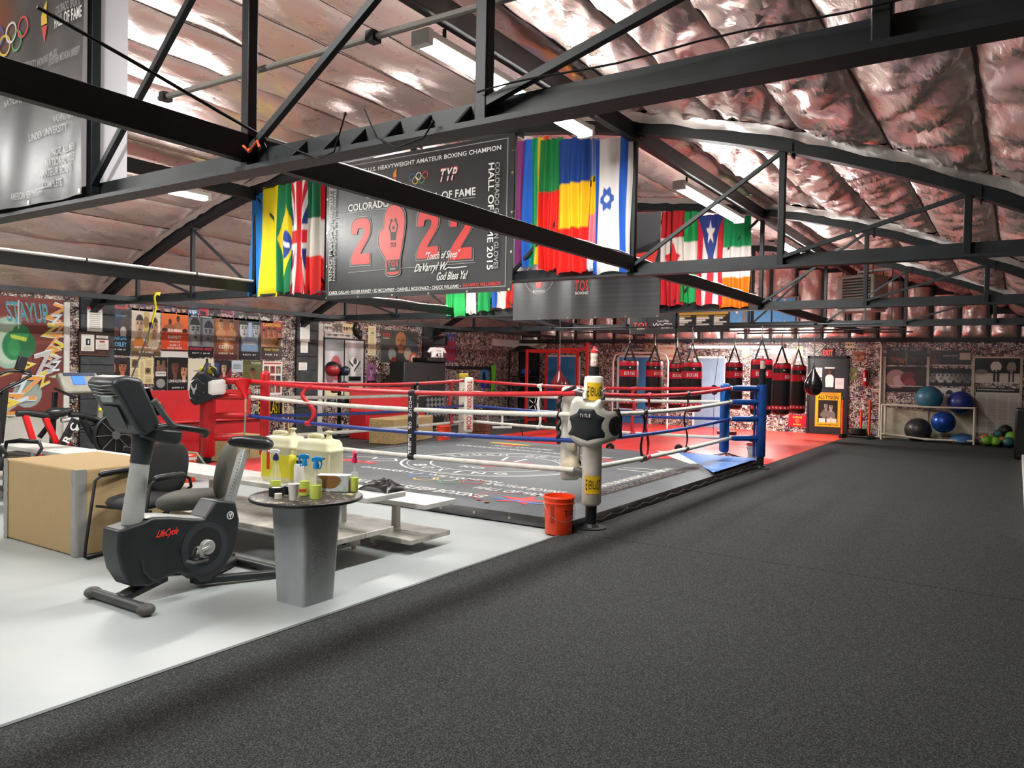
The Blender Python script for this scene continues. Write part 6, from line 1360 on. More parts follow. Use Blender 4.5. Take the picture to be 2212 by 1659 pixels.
# ---- heavy bags
for yy, x0, x1 in ((16.3, -9.6, -2.2), (18.4, -10.2, -2.0), (19.6, -6.0, -2.0)):
    struct(MB().cyl((x0, yy, 2.61), (x1, yy, 2.61), .018, 10), 'roof_rail', dark_steel)
    for k in range(4):
        x = x0 + .3 + (x1 - x0 - .6) * k / 3; struct(MB().b2((x - .012, yy - .012, 2.61), (x + .012, yy + .012, arc(x) + .1)), 'roof_hanger', dark_steel)
bag_red = M('red_bag_vinyl', '#b3182a', .35, var=.1); bag_blk = M('black_bag_vinyl', '#121416', .38, var=.2, bump=.1, bscale=10); strap_m = M('black_strap', '#0f1011', .6)
steel_chain = M('steel_chain', '#8c8c8c', .35, .8)
def heavy_bag(u, wpx, vt, vb, y, label, words='BOXING', top=2.60, turn=0.0):
    c = onY(u, (vt + vb) / 2, y); r = wpx / 2 * depth_of(c) / F; zt, zb = onY(u, vt, y).z, onY(u, vb, y).z; L = zt - zb
    T = thing('punching_bag', label, 'punching bag', (c.x, y, zb), group=None); P = lambda mb, n, m, par=T, **k: part(mb, n, m, par, **k)
    bd = P(MB().lathe([(r * .3, .0), (r * .8, .01), (r * .97, .045), (r, .09), (r, L - .10), (r * .97, L - .05), (r * .88, L - .015), (r * .3, L)], n=32), 'bag_body', bag_blk, smooth=50)
    for z0, z1, m in ((L * .66, L * .80, bag_red), (L * .885, L * .975, bag_red), (L * .105, L * .175, bag_red)):
        k1 = .95 if z1 > L * .95 else 1.0
        P(MB().lathe([(r * 1.004 + .002, z0), (r * 1.006 + .002, (z0 + z1) / 2), (r * k1 + .003, z1)], n=32), 'band', m, smooth=60)
    f2 = CylFr((c.x, y, zb + L * .73), r + .006, atan2(-y, -c.x) + .1 + turn)
    k = MB()
    for i, ch in enumerate(words): letters(k, ch, f2, -.18 * r * len(words) / 2 + .2 * r * i, 0, .15 * r * (.3 if ch == 'I' else 1), L * .07, .0, bold=.002, shear=.1)
    k.build('lettering', ink_white, bd, world=True, smooth=0)
    k = MB()
    for j in range(5): k.ring(CylFr((c.x, y, zb + L * .14), r + .006, atan2(-y, -c.x) - .9 + .45 * j), 0, 0, .012, .022, 0, 12)
    k.build('band_marks', ink_white, bd, world=True, smooth=0)['kind'] = 'stuff'
    P(MB().b2((r * .2, -r * .9, L * .84), (r * .6, -r * .88, L * .86)), 'stitching', ink_white, smooth=0)
    apex = V((0, 0, L + .38))
    for j in range(4):
        a = pi / 4 + j * pi / 2 + .3; b = V((r * .88 * cos(a), r * .88 * sin(a), L - .03)); P(MB().bar(b, apex, .04, .008, up=(cos(a), sin(a), .3)), 'strap', strap_m)
    h = top - zb; n = max(2, int((h - L - .38) / .05))
    P(MB().tube([(.008 * (1 if i % 2 else -1), 0, L + .38 + (h - L - .38) * i / n) for i in range(n + 1)], .011, 6), 'chain', steel_chain)
    return T
heavy_bag(1358, 40, 778, 882, 16.3, 'red-banded black punching bag before the blue door')
heavy_bag(1494, 42.5, 780, 890, 16.3, 'larger red-banded punching bag left of the blue-grey door')
heavy_bag(1644, 45, 774, 897, 16.3, 'large red-banded punching bag half behind the blue ring post')
heavy_bag(1413, 36.5, 779, 880, 18.4, 'red-banded punching bag beside the cream sign', turn=.5)
heavy_bag(1461, 33, 784, 884, 18.4, 'red-banded punching bag tucked behind the larger one')
heavy_bag(1585, 37, 781, 884, 18.4, 'red-banded punching bag right of the blue-grey door', turn=.6)
heavy_bag(1687, 38.5, 783, 896, 18.4, 'dark red-banded punching bag right of the blue ring post', turn=.9)
heavy_bag(1723, 34, 788, 894, 19.6, 'smaller red-banded punching bag nearest the black door', turn=1.0)
def teardrop(u, wpx, vt, vb, y, label, col, ztop):
    c = onY(u, (vt + vb) / 2, y); r = wpx / 2 * depth_of(c) / F; zt, zb = onY(u, vt, y).z, onY(u, vb, y).z; L = zt - zb
    T = thing('teardrop_bag', label, 'punching bag', (c.x, y, zb)); m = M('teardrop_' + col, col, .22, coat=.4)
    part(MB().lathe([(.01, 0), (r * .5, L * .03), (r * .85, L * .14), (r, L * .32), (r * .93, L * .5), (r * .6, L * .72), (r * .28, L * .9), (r * .16, L)], n=32), 'bag_body', m, T, smooth=60)
    for j in range(4):
        a = j * pi / 2 + .5; part(MB().bar((r * .2 * cos(a), r * .2 * sin(a), L * .95), (0, 0, L + .12), .02, .006), 'strap', strap_m, T)
    h = ztop - zb; n = int((h - L - .12) / .05); part(MB().tube([(.008 * (1 if i % 2 else -1), 0, L + .12 + (h - L - .12) * i / n) for i in range(n + 1)], .010, 6), 'chain', steel_chain, T)
teardrop(1208, 37, 800, 850, 17.2, 'maroon teardrop punching bag hanging behind the white corner', '#6a1f24', 2.60)
teardrop(1757, 39, 796, 855, 17.2, 'glossy black teardrop punching bag in front of the black door', '#0f1012', 2.60)
c = onY(1543, 842, 18.0); T = thing('double_end_bag', 'small red and black bag strung between cords', 'punching bag', (c.x, 18.0, c.z))
part(MB().ball((0, 0, 0), .09, (1, 1, 1.4), 18, 12), 'bag_body', bag_blk, T); part(MB().lathe([(.093, -.02), (.095, 0), (.093, .02)], n=18), 'band', bag_red, T)
part(MB().cyl((0, 0, .12), (0, .4, 2.5 - c.z), .006, 6), 'upper_cord', strap_m, T); part(MB().cyl((0, 0, -.12), (0, 0, .012 - c.z), .006, 6), 'lower_cord', strap_m, T)

# ---- ball rack and balls
pvc = M('cream_plastic_pipe', '#c9c2ac', .45, var=.1)
RL, RR, RYF, RYB, RT = -2.80, -.82, 21.15, 21.75, .88
T = thing('ball_rack', 'cream plastic pipe rack holding exercise balls', 'rack', ((RL + RR) / 2, (RYF + RYB) / 2, .014))
for z, n in ((.10, 'lower_rail'), (RT, 'upper_rail')):
    for y in (RYF, RYB): part(MB().tube([(RL, y, z + (.06 if z < .5 and y == RYF else 0)), ((RL + RR) / 2, y, z - .02), (RR, y, z)], .026, 10), n, pvc, T, world=True, smooth=50)
    for x in (RL, RR): part(MB().cyl((x, RYF, z), (x, RYB, z), .026, 10), 'end_rail', pvc, T, world=True)
    for y in (RYF,): part(MB().cyl(((RL + RR) / 2 - .06, y, z - .02), ((RL + RR) / 2 + .06, y, z - .02), .032, 10), 'coupling', pvc, T, world=True)
for x in (RL, RR):
    for y in (RYF, RYB): part(MB().cyl((x, y, .014), (x, y, RT + .02), .026, 10), 'upright', pvc, T, world=True)
for u, v, rpx, y, col, lab, met in ((2007, 860, 27, 21.45, '#2f6f86', 'teal exercise ball on top of the pipe rack', 0), (2075, 870, 26, 21.50, '#10307a', 'dark blue exercise ball on top of the pipe rack', 0), (2038, 912, 24, 21.30, '#1a4fa8', 'shiny blue exercise ball inside the pipe rack', .5), (1983, 929, 27, 21.42, '#2b2b2d', 'charcoal exercise ball inside the pipe rack', 0)):
    c = onY(u, v, y); r = rpx * depth_of(c) / F; T = thing('exercise_ball', lab, 'ball', c); m = M('ball_' + col, col, .3 if met else .42, met, coat=.2)
    part(MB().ball((0, 0, 0), r, (1, 1, .96), 32, 20), 'ball_body', m, T)
    if met: part(MB().ring(Fr((r * .72, -r * .68, 0), (.7, .7, 0), (0, 0, 1)), 0, 0, .02, .06, .02, 16), 'valve_ring', black_plastic, T)
    else: part(MB().lathe([(r * 1.002, -.012), (r * 1.004, 0), (r * 1.002, .012)], n=40), 'seam_ring', m, T, smooth=60)
c = onY(2080, 948, 21.4); T = thing('balance_dome', 'blue half-ball balance trainer at the rack base', 'ball', (c.x, 21.4, .03), 0); part(MB().lathe([(.3, .0), (.31, .03), (.29, .08), (.24, .15), (.15, .21), (.0001, .235)], n=32), 'dome', M('steel_blue_rubber', '#35628c', .45), T, smooth=60); part(MB().lathe([(.31, -.014), (.33, .0), (.33, .03), (.31, .035)], n=32), 'platform', black_plastic, T, smooth=40)
r = random.Random(2); mb_i = 0
for u, v, rp_, col, lab in ((2128, 947, 9.5, '#c9622c', 'orange medicine ball beside the rack foot'), (2142, 951, 11, '#5f9a1e', 'green medicine ball between orange and teal ones'), (2158, 938, 11, '#1f5a50', 'dark teal medicine ball on top of the pile'), (2185, 944, 12, '#6fae2a', 'bright green medicine ball against the black pad'), (2165, 953, 10, '#c4683a', 'orange medicine ball in the middle of the pile'), (2132, 961, 12, '#5a8f24', 'banded green medicine ball at the front left of the pile'), (2150, 964, 11, '#74b02c', 'light green medicine ball at the front of the pile'), (2178, 963, 12, '#1f5f5a', 'teal banded medicine ball at the front right of the pile'), (2172, 930, 13, '#15191a', 'black medicine ball behind the pile')):
    y = 20.9 if v > 955 else (21.15 if v > 940 else 21.4); c = onY(u, v, y); rr = rp_ * depth_of(c) / F; T = thing('medicine_ball', lab, 'ball', (c.x, c.y, max(c.z, rr + .015))); part(MB().ball((0, 0, 0), rr, (1, 1, 1), 20, 12), 'ball_body', M('med_' + col, col, .5, var=.15), T); part(MB().lathe([(rr * 1.0, -.02), (rr * 1.015, 0), (rr * 1.0, .02)], n=24, M_=Matrix.Rotation(.7, 3, 'X')), 'band', black_plastic, T, smooth=60)
# ---- push sled with orange poles, extinguisher, black pad at the right
T = thing('push_sled', 'black push sled with orange upright poles', 'sled', (-3.35, 21.2, .014)); so = M('orange_pole', '#d8481c', .4)
for x, y, h in ((-3.68, 20.95, .98), (-3.05, 20.95, .98), (-3.32, 21.45, .72)): part(MB().cyl((x, y, .12), (x, y, h), .03, 12), 'pole', so, T, world=True)
part(MB().b2((-3.74, 20.85, .014), (-3.66, 21.6, .10)), 'runner', black_steel, T, world=True, bevel=.01); part(MB().b2((-3.09, 20.85, .014), (-3.01, 21.6, .10)), 'runner', black_steel, T, world=True, bevel=.01); part(MB().b2((-3.7, 21.3, .06), (-3.05, 21.5, .12)), 'cross_plate', black_steel, T, world=True)
for k in range(3): part(MB().lathe([(.05, 0), (.2, 0), (.2, .04), (.05, .04)], (-3.35, 21.3, .12 + .045 * k), 28), 'weight_plate', black_plastic, T, world=True, smooth=40)
c = onY(1869, 815, WY - .1); T = thing('fire_extinguisher', 'red fire extinguisher on the picture-covered wall', 'extinguisher', (c.x, WY - .08, c.z - .22)); part(MB().lathe([(.06, 0), (.065, .02), (.065, .34), (.045, .4), (.02, .42)], n=20), 'cylinder', M('extinguisher_red', '#a8161c', .3), T, smooth=50)
part(MB().cyl((0, 0, .42), (0, 0, .48), .022, 12), 'valve', chrome, T); part(MB().bar((0, 0, .48), (.09, -.02, .51), .02, .015), 'lever', black_plastic, T); part(MB().tube([(.02, 0, .45), (.08, -.03, .42), (.085, -.04, .25), (.07, -.04, .1)], .01, 8), 'hose', black_plastic, T, smooth=60); part(MB().b2((-.03, -.07, .12), (.03, -.066, .2)), 'label', ink_white, T)
T = thing('wall_pad', 'tall black vinyl pad standing at the edge of the carpet', 'pad', (.3, 18.2, .014)); part(MB().b2((-.02, 18.0, .02), (.6, 18.4, 1.02)), 'pad_body', M('black_pad_vinyl', '#0e1011', .3), T, world=True, bevel=.04, bseg=3); part(MB().b2((.0, 18.02, .014), (.58, 18.38, .022)), 'base_board', M('plywood_deck'), T, world=True)

# ---- louvred heater hung from the roof
c = onY(1862, 632, 19.0); T = thing('unit_heater', 'grey louvred unit heater hanging from the bow roof', 'heater', (c.x, 19.0, 3.10), -.35); hb = M('heater_enamel', '#a9a89b', .5, var=.1)
part(MB().b2((-.42, -.3, 0), (.42, .35, .75)), 'case', hb, T, bevel=.01); part(MB().b2((-.30, -.305, .08), (.36, -.29, .68)), 'outlet', black_steel, T)
for k in range(9): part(MB().box((.03, -.33, .11 + .065 * k), (.66, .06, .012), R=Matrix.Rotation(.5, 3, 'X')), 'louvre', hb, T)
part(MB().b2((.421, -.28, .02), (.43, .33, .73)), 'side_panel', hb, T); part(MB().b2((-.45, -.34, -.06), (.40, .3, -.01)), 'drip_tray', M('pale_tray', '#c9c8be', .5), T, bevel=.006)
for x in (-.35, .35):
    for y in (-.2, .25): part(MB().cyl((x, y, .75), (x, y, 1.35), .008, 6), 'hanger_rod', black_steel, T)
for k in range(2): part(MB().tube([(-.1, .0 + .1 * k, .75), (-.1, .0 + .1 * k, .85), (.8, .2 + .1 * k, .9)], .03, 10), 'duct_pipe', white_plastic, T, smooth=60)

# ---- red power rack, shelves and clutter in the far corner
T = thing('power_rack', 'red steel power rack in front of the blue door', 'rack', (-11.2, 19.6, .012)); rr_ = M('red_rack_paint', '#c31f1c', .4)
ry0, ry1 = 19.0, 20.1
xs_ = [onY(u, 800, ry0).x for u in (1138, 1207)] ; xb_ = [onY(u, 800, ry1).x for u in (1179, 1248)]
zt = onY(1138, 755, ry0).z
for x in xs_: part(MB().b2((x - .035, ry0 - .035, .012), (x + .035, ry0 + .035, zt)), 'upright', rr_, T, world=True, bevel=.006)
for x in xs_: part(MB().b2((x - .035, ry1 - .035, .012), (x + .035, ry1 + .035, zt)), 'upright', rr_, T, world=True, bevel=.006)
for y in (ry0, ry1): part(MB().b2((xs_[0] - .04, y - .03, zt - .07), (xs_[1] + .04, y + .03, zt)), 'top_beam', rr_, T, world=True)
for x in xs_: part(MB().b2((x - .03, ry0, zt - .09), (x + .03, ry1, zt - .02)), 'side_beam', rr_, T, world=True); part(MB().b2((x - .03, ry0, .09), (x + .03, ry1, .15)), 'base_beam', rr_, T, world=True)
part(MB().b2((xs_[0], ry0 - .02, .25), (xs_[1], ry0 + .02, .30)), 'low_beam', rr_, T, world=True)
part(MB().b2((xs_[1] - .03, ry0 - .03, zt - .02), (xs_[1] + .9, ry0 + .03, zt + .04)), 'pull_up_bar', rr_, T, world=True); part(MB().b2((xs_[1] + .86, ry0 - .035, .012), (xs_[1] + .93, ry0 + .035, zt + .2)), 'upright', rr_, T, world=True)
part(MB().cyl((xs_[0] - .5, ry0 - .1, 1.15), (xs_[1] + .45, ry0 - .1, 1.15), .015, 8), 'barbell', chrome, T, world=True)
for x in (xs_[0] - .3, xs_[1] + .3): part(MB().cyl((x - .03, ry0 - .1, 1.15), (x + .03, ry0 - .1, 1.15), .2, 24), 'weight_plate', black_plastic, T, world=True)
c = onY(1154, 873, 18.5); T = thing('spoked_wheel', 'pale spoked wheel leaning at the red rack', 'wheel', (c.x, 18.5, c.z)); f2 = Fr((0, 0, 0), (1, 0, 0), (0, 0, 1))  # only a spoked wheel propped on a stand, no trainer
part(MB().tube([(.21 * cos(2 * pi * i / 28), 0, .21 * sin(2 * pi * i / 28)) for i in range(28)], .022, 8, closed=True), 'rim', grey_steel, T, smooth=60); part(MB().cyl((0, -.03, 0), (0, .03, 0), .05, 14), 'hub', black_plastic, T)
for k in range(5): part(MB().cyl((0, 0, 0), (.2 * cos(2 * pi * k / 5), 0, .2 * sin(2 * pi * k / 5)), .012, 6), 'spoke', white_plastic, T)
part(MB().cyl((0, 0, -.05), (0, .25, .012 - c.z), .014, 8), 'stand', black_steel, T)
x0, x1 = onY(1100, 800, 20.6).x, onY(1142, 800, 20.6).x; T = thing('storage_shelf', 'tall black storage shelf with a blue bundle on it', 'shelf', ((x0 + x1) / 2, 20.9, .012))
for x in (x0, x1): 
    for y in (20.6, 21.2): part(MB().b2((x - .02, y - .02, .012), (x + .02, y + .02, 2.2)), 'upright', black_steel, T, world=True)
for z in (.2, .8, 1.35, 2.15): part(MB().b2((x0, 20.6, z), (x1, 21.2, z + .03)), 'shelf_board', black_plastic, T, world=True)
part(MB().b2((x0, 21.18, .1), (x1, 21.2, 2.18)), 'back_sheet', black_plastic, T, world=True)
tag(MB().ball(((x0 + x1) / 2 + .1, 20.85, 1.51), .12, (1.4, 1, .9), 16, 10).build('cloth_bundle', M('blue_cloth', '#1f56b0', .8, bump=.5, bscale=15)), 'blue cloth bundle on the black storage shelf', 'cloth')
tag(MB().grid(lambda s, q: ((x0 + x1) / 2 - .4 + .8 * s, 20.75 + .3 * q, 2.20 + .14 * (sin(pi * s) * sin(pi * q)) ** .4 + .04 * wr(s * 5, q * 4, 1)), 20, 10).build('gear_bag', MATS['black_nylon'], smooth=180), 'limp black gear bag on top of the storage shelf', 'bag')
# ================================================================== gear on the ring, machines, cables
def inside(poly, x, y):
    k = False; n = len(poly)
    for i in range(n):
        (x0, y0), (x1, y1) = poly[i], poly[(i + 1) % n]
        if (y0 > y) != (y1 > y) and x < (x1 - x0) * (y - y0) / (y1 - y0) + x0: k = not k
    return k
def shield(fr, poly, res, base, puff, back=None):
    """a padded panel: the polygon filled with small quads, swollen towards its middle, with a rim down to `back`"""
    xs_ = [p[0] for p in poly]; ys_ = [p[1] for p in poly]; x0, x1, y0, y1 = min(xs_), max(xs_), min(ys_), max(ys_)
    nx, ny = int((x1 - x0) / res) + 1, int((y1 - y0) / res) + 1; P = np.array(poly); mb = MB(); idx = {}; vs_ = []
    A = P; B = np.roll(P, -1, 0)
    def edge(x, y):
        d = B - A; t_ = np.clip(((x - A[:, 0]) * d[:, 0] + (y - A[:, 1]) * d[:, 1]) / np.maximum(1e-9, (d ** 2).sum(1)), 0, 1)
        q_ = A + d * t_[:, None]; dd = np.hypot(q_[:, 0] - x, q_[:, 1] - y); k = dd.argmin(); return dd[k], q_[k]
    def vid(i, j):
        if (i, j) not in idx:
            x, y = x0 + i * res, y0 + j * res; d, q_ = edge(x, y)
            if not inside(poly, x, y): x, y = q_; d = 0
            elif d < res * .45: x, y = q_; d = 0
            idx[(i, j)] = len(vs_); vs_.append(fr.p(x, y, base + puff * (1 - (1 - min(1, d / .05)) ** 2)))
        return idx[(i, j)]
    fs = []
    for j in range(ny):
        for i in range(nx):
            if inside(poly, x0 + (i + .5) * res, y0 + (j + .5) * res): fs.append((vid(i, j), vid(i + 1, j), vid(i + 1, j + 1), vid(i, j + 1)))
    mb.add(vs_, fs)
    if back is not None:
        n = len(poly); mb.add([fr.p(x, y, base) for x, y in poly] + [fr.p(x, y, back) for x, y in poly], [(i, (i + 1) % n, n + (i + 1) % n, n + i) for i in range(n)])
    return mb
def strap(mb, pts, w, nrm):
    q_ = []; nrm = V(nrm)
    for i, p in enumerate(pts):
        d = (V(pts[min(i + 1, len(pts) - 1)]) - V(pts[max(0, i - 1)])).normalized(); s = d.cross(nrm).normalized() * (w / 2); q_ += [V(p) - s, V(p) + s]
    return mb.add(q_, [(2 * i, 2 * i + 1, 2 * i + 3, 2 * i + 2) for i in range(len(pts) - 1)])
ivory = M('ivory_leather', '#bdbcb2', .35, var=.08); blk_l = M('black_leather_panel', '#15191d', .5)
# ---- body protector on the white corner post
pc = V((POST['white'][0], POST['white'][1], 0)); tow = V((-pc.x, -pc.y, 0)).normalized(); th0 = atan2(tow.y, tow.x)
k = .00455 / 4.148
def cpoly(L, cx, cy, k): return [((x - cx) * k, -(y - cy) * k) for x, y in L]
f2 = CylFr(tuple(pc - tow * .17 + V((0, 0, onY(1272, 915, 6.75).z))), .30, th0 + .02)
T = thing('body_protector', 'ivory and black body protector strapped to the white corner post', 'body protector', pc + tow * .13 + V((0, 0, f2.c.z - .25)))
out = [(430, 320), (470, 325), (500, 340), (525, 372), (570, 378), (605, 345), (640, 340), (650, 420), (685, 448), (760, 450), (800, 500), (818, 600), (805, 680), (760, 715), (680, 735), (600, 765), (540, 780), (470, 765), (400, 720), (350, 660), (343, 600), (357, 520), (368, 430), (385, 370)]
part(shield(f2, cpoly(out, 575, 560, k), .009, .045, .03, .0), 'padded_shell', ivory, T, smooth=60, world=True)
part(shield(f2, cpoly([(465, 420), (580, 425), (602, 470), (665, 505), (640, 560), (640, 600), (665, 640), (665, 690), (590, 700), (530, 722), (460, 695), (375, 665), (402, 600), (385, 530), (390, 495), (445, 465)], 575, 560, k), .009, .072, .012, .05), 'chest_panel', blk_l, T, smooth=60, world=True)
part(shield(f2, cpoly([(740 + 66 * cos(a), 582 + 98 * sin(a)) for a in [2 * pi * i / 24 for i in range(24)]], 575, 560, k), .009, .07, .012, .04), 'side_target', blk_l, T, smooth=60, world=True)
lp = part(MB().grid(lambda s, q: f2.p((475 - 575) * k + 78 * k * s, -(514 - 560) * k + 50 * k * q, .088), 6, 1), 'label', ink_black, T, world=True)
for i, ch in enumerate('TITLE'): words_on(ch, f2, (484 - 575 + 15.5 * i) * k, -(488 - 560) * k, 10 * k if ch != 'I' else 4 * k, 30 * k, ink_white, lp, z=.091, bold=.002)
part(MB().stroke(f2, [((736 - 575) * k, (560 - 562) * k), ((776 - 575) * k, (560 - 562) * k), ((757 - 575) * k, (560 - 632) * k), ((736 - 575) * k, (560 - 562) * k)], .005, .086), 'triangle_mark', grey_steel, T, world=True, smooth=0)
z_ = f2.c.z
for s_ in (1, -1):
    sd_ = V((-tow.y, tow.x, 0)) * s_
    pts = [f2.p(s_ * .075, .24, .05), f2.p(s_ * .085, .28, .04), pc + tow * .09 + sd_ * .075 + V((0, 0, z_ + .315)), pc + tow * .0 + sd_ * .112 + V((0, 0, z_ + .34)), pc - tow * .1 + sd_ * .08 + V((0, 0, z_ + .30))]
    part(MB().tube(pts, [.022, .02, .013, .012, .012], 8), 'shoulder_strap', ivory if s_ < 0 else blk_l, T, world=True, smooth=60)
part(strap(MB(), [f2.p(.24, .14, .02), f2.p(.29, .05, .02), f2.p(.30, -.06, .01), f2.p(.33, -.15, .0)], .05, tow), 'waist_strap', blk_l, T, world=True, smooth=180, solid=.01)
# cream glove bundle and black rope hanging inside that corner
ic = V((CI['white'][0], CI['white'][1], 0)); b0 = onY(1235, 1005, ic.y + .12)
T = thing('glove_bundle', 'cream leather gloves hanging inside the white corner', 'gloves', b0)
part(MB().grid(lambda s, q: V((.11 * sin(pi * q) * cos(2 * pi * s) * (1 + .25 * wr(s * 6, q * 4, 1)), .09 * sin(pi * q) * sin(2 * pi * s), -.11 * cos(pi * q) + .02 * wr(s * 8, q * 6, 4))), 24, 14), 'glove', M('cream_leather', '#cdc2a6', .5, var=.1), T, smooth=180)
part(MB().ball((-.08, .02, .1), .085, (.8, .8, 1.2), 16, 10), 'glove', MATS['cream_leather'], T); part(MB().b2((-.09, -.03, .15), (.05, .03, .42)), 'cuff', MATS['cream_leather'], T, bevel=.02)
p0 = onY(1208, 860, ic.y); T = thing('braided_rope', 'black braided rope hanging beside the white corner pad', 'rope', p0 - V((0, 0, .45)))
part(MB().tube([p0 + V((.012 * sin(i * 1.3), .012 * cos(i * 1.3), -.5 * i / 20)) for i in range(21)], .022, 8), 'rope_strand', st_black, T, world=True, smooth=60); part(MB().tube([p0, p0 + V((.08, 0, .08)), p0 + V((.2, 0, .13))], .022, 8), 'rope_loop', st_black, T, world=True, smooth=60)
# ---- body protector on the red corner post
pr_ = V((POST['red'][0], POST['red'][1], 0)); tow2 = V((-pr_.x, -pr_.y, 0)).normalized(); k2 = depth_of(pr_ + V((0, 0, 1.6))) / F / 4.424
f3 = CylFr(tuple(pr_ - tow2 * .15 + V((0, 0, onY(446, 838, pr_.y).z))), .30, atan2(tow2.y, tow2.x))
T = thing('body_protector', 'black body protector with white trim hung on the red corner post', 'body protector', pr_ + tow2 * .15 + V((0, 0, f3.c.z - .25)))
part(shield(f3, cpoly([(850, 850), (905, 780), (960, 775), (1000, 800), (1050, 825), (1110, 835), (1135, 880), (1135, 970), (1090, 1020), (1020, 1040), (940, 1080), (880, 1095), (835, 1060), (828, 950)], 985, 935, k2), .012, .045, .025, 0), 'padded_shell', blk_l, T, smooth=60, world=True)
hexo = [(848, 880), (880, 845), (918, 828), (940, 868), (968, 885), (965, 985), (918, 1015), (890, 1058), (838, 1025), (832, 960)]
part(shield(f3, cpoly(hexo, 985, 935, k2), .012, .066, .008, .04), 'white_trim', ink_white, T, smooth=60, world=True)
part(shield(f3, cpoly([(900 + (x - 900) * .86, 945 + (y - 945) * .88) for x, y in hexo], 985, 935, k2), .012, .076, .006, .05), 'chest_panel', blk_l, T, smooth=60, world=True)
part(shield(f3, cpoly([(985, 875), (1010, 858), (1095, 845), (1120, 860), (1125, 970), (1105, 990), (1010, 998), (988, 980)], 985, 935, k2), .012, .07, .012, .04), 'side_target', ink_white, T, smooth=60, world=True)
hd = cpoly([(862, 890), (872, 920), (882, 935), (895, 930), (900, 900), (908, 890), (905, 940), (895, 955), (888, 990), (880, 990), (872, 955), (858, 930)], 985, 935, k2); part(shield(f3, hd, .006, .084, .0), 'horned_mark', ink_grey, T, world=True, smooth=0)
part(strap(MB(), [f3.p(-.06, .22, .05), pr_ + tow2 * .06 + V((0, 0, 1.60)), pr_ - tow2 * .1 + V((0, 0, 1.5))], .07, tow2 + V((0, 0, .7))), 'shoulder_strap', blk_l, T, world=True, smooth=180, solid=.012); part(strap(MB(), [f3.p(.1, .16, .04), f3.p(.08, .26, .03), pr_ + tow2 * .04 + V((0, 0, 1.56))], .05, tow2 + V((0, 0, .5))), 'shoulder_strap', blk_l, T, world=True, smooth=180, solid=.012)
tag(MB().lathe([(.115, 1.45), (.122, 1.47), (.115, 1.49), (.122, 1.51), (.112, 1.54), (.06, 1.56)], tuple(pr_), 20).build('cloth_wrap', M('olive_yellow_cloth', '#a89a1c', .8, bump=.5, bscale=20), smooth=60), 'olive yellow cloth wrapped on top of the red post', 'cloth')
pc4 = V((POST['cream'][0], POST['cream'][1], 0)); tag(MB().lathe([(.094, 1.385), (.105, 1.40), (.1, 1.43), (.106, 1.46), (.08, 1.49)], tuple(pc4), 20).build('cloth_wrap', M('yellow_cloth', '#b8a52a', .8, bump=.5, bscale=20), smooth=60), 'yellow cloth wrapped on top of the far cream post', 'cloth')
# ---- drinking bottles on the posts
def drink(p, label):
    T = thing('drink_bottle', label, 'bottle', p); part(MB().lathe([(.034, 0), (.037, .01), (.037, .06), (.033, .075), (.037, .09), (.037, .125), (.03, .14)], n=22), 'bottle_body', M('translucent_white_plastic', '#d9c9bd', .4), T, smooth=50)
    part(MB().lathe([(.038, .137), (.038, .16), (.018, .175), (.012, .20), (.012, .205)], n=20), 'cap', M('red_cap', '#d02a2e', .4), T, smooth=40); part(MB().stroke(CylFr((p[0], p[1], p[2] + .04), .0375, th0), [(-.02, -.01), (0, .01), (.006, -.005), (.025, .014)], .006, .001), 'logo', M('red_cap'), T, world=True, smooth=0)
drink((POST['white'][0], POST['white'][1], 1.6405), 'white drinking bottle with red cap on the near black post top'); drink((POST['blue'][0], POST['blue'][1], 1.6805), 'pale drinking bottle with red cap on the blue post top')
# ---- funnel with hose at the red corner
fp_ = onY(526, 838, CI['red'][1] - .1); T = thing('funnel', 'red plastic funnel with a hose at the red corner', 'funnel', fp_)
R2 = Matrix.Rotation(-.35, 3, 'Y')
part(MB().lathe([(.02, -.16), (.022, -.12), (.12, .10), (.125, .105), (.115, .10), (.015, -.11)], n=28, M_=R2), 'cone', M('red_funnel', '#d5181f', .35), T, smooth=50)
e_ = R2 @ V((0, 0, -.16)); part(MB().tube([e_, e_ + V((0, 0, -.12)), e_ + V((0, 0, -.2))], .016, 10), 'spout', M('beige_tube', '#b59a78', .5), T); part(MB().tube([e_ + V((0, 0, -.2)), e_ + V((-.02, 0, -.5)), e_ + V((-.02, 0, -.85))], .013, 10), 'hose', M('green_hose', '#6f9a7c', .5), T, smooth=60)
# ---- more buckets
b = bucket((-9.35, 6.28, 0), 'orange bucket with a green hose below the red ring corner', '#f0441a', .3); part(MB().tube([(.0, .02, .30), (.05, 0, .40), (.2, -.02, .40), (.32, 0, .25), (.4, .05, .03)], .011, 8), 'hose', M('green_hose'), b, smooth=60)
part(MB().lathe([(.149, .30), (.153, .31), (.153, .335), (.149, .345)], n=40), 'white_band', ink_white, b)
bucket((-10.16, 12.9, .011), 'orange bucket behind the far cream corner of the ring', '#e8452a', 1.0)
p = onZ(1613, 1001, .012); b = bucket((-3.78, 13.58, .012), 'white bucket with red rim behind the blue ring post', '#d9d3cf', .5); part(MB().lathe([(.146, .33), (.16, .335), (.16, .368), (.15, .372), (.0001, .374)], n=40), 'lid', M('red_lid', '#d63a28', .4), b, smooth=40)
part(MB().grid(lambda s, q: CylFr((0, 0, .17), .145, th0 - .2).p(-.11 + .22 * s, -.05 + .11 * q, .002), 10, 1), 'label', M('pale_red_label', '#d98a84', .5), b, smooth=180)
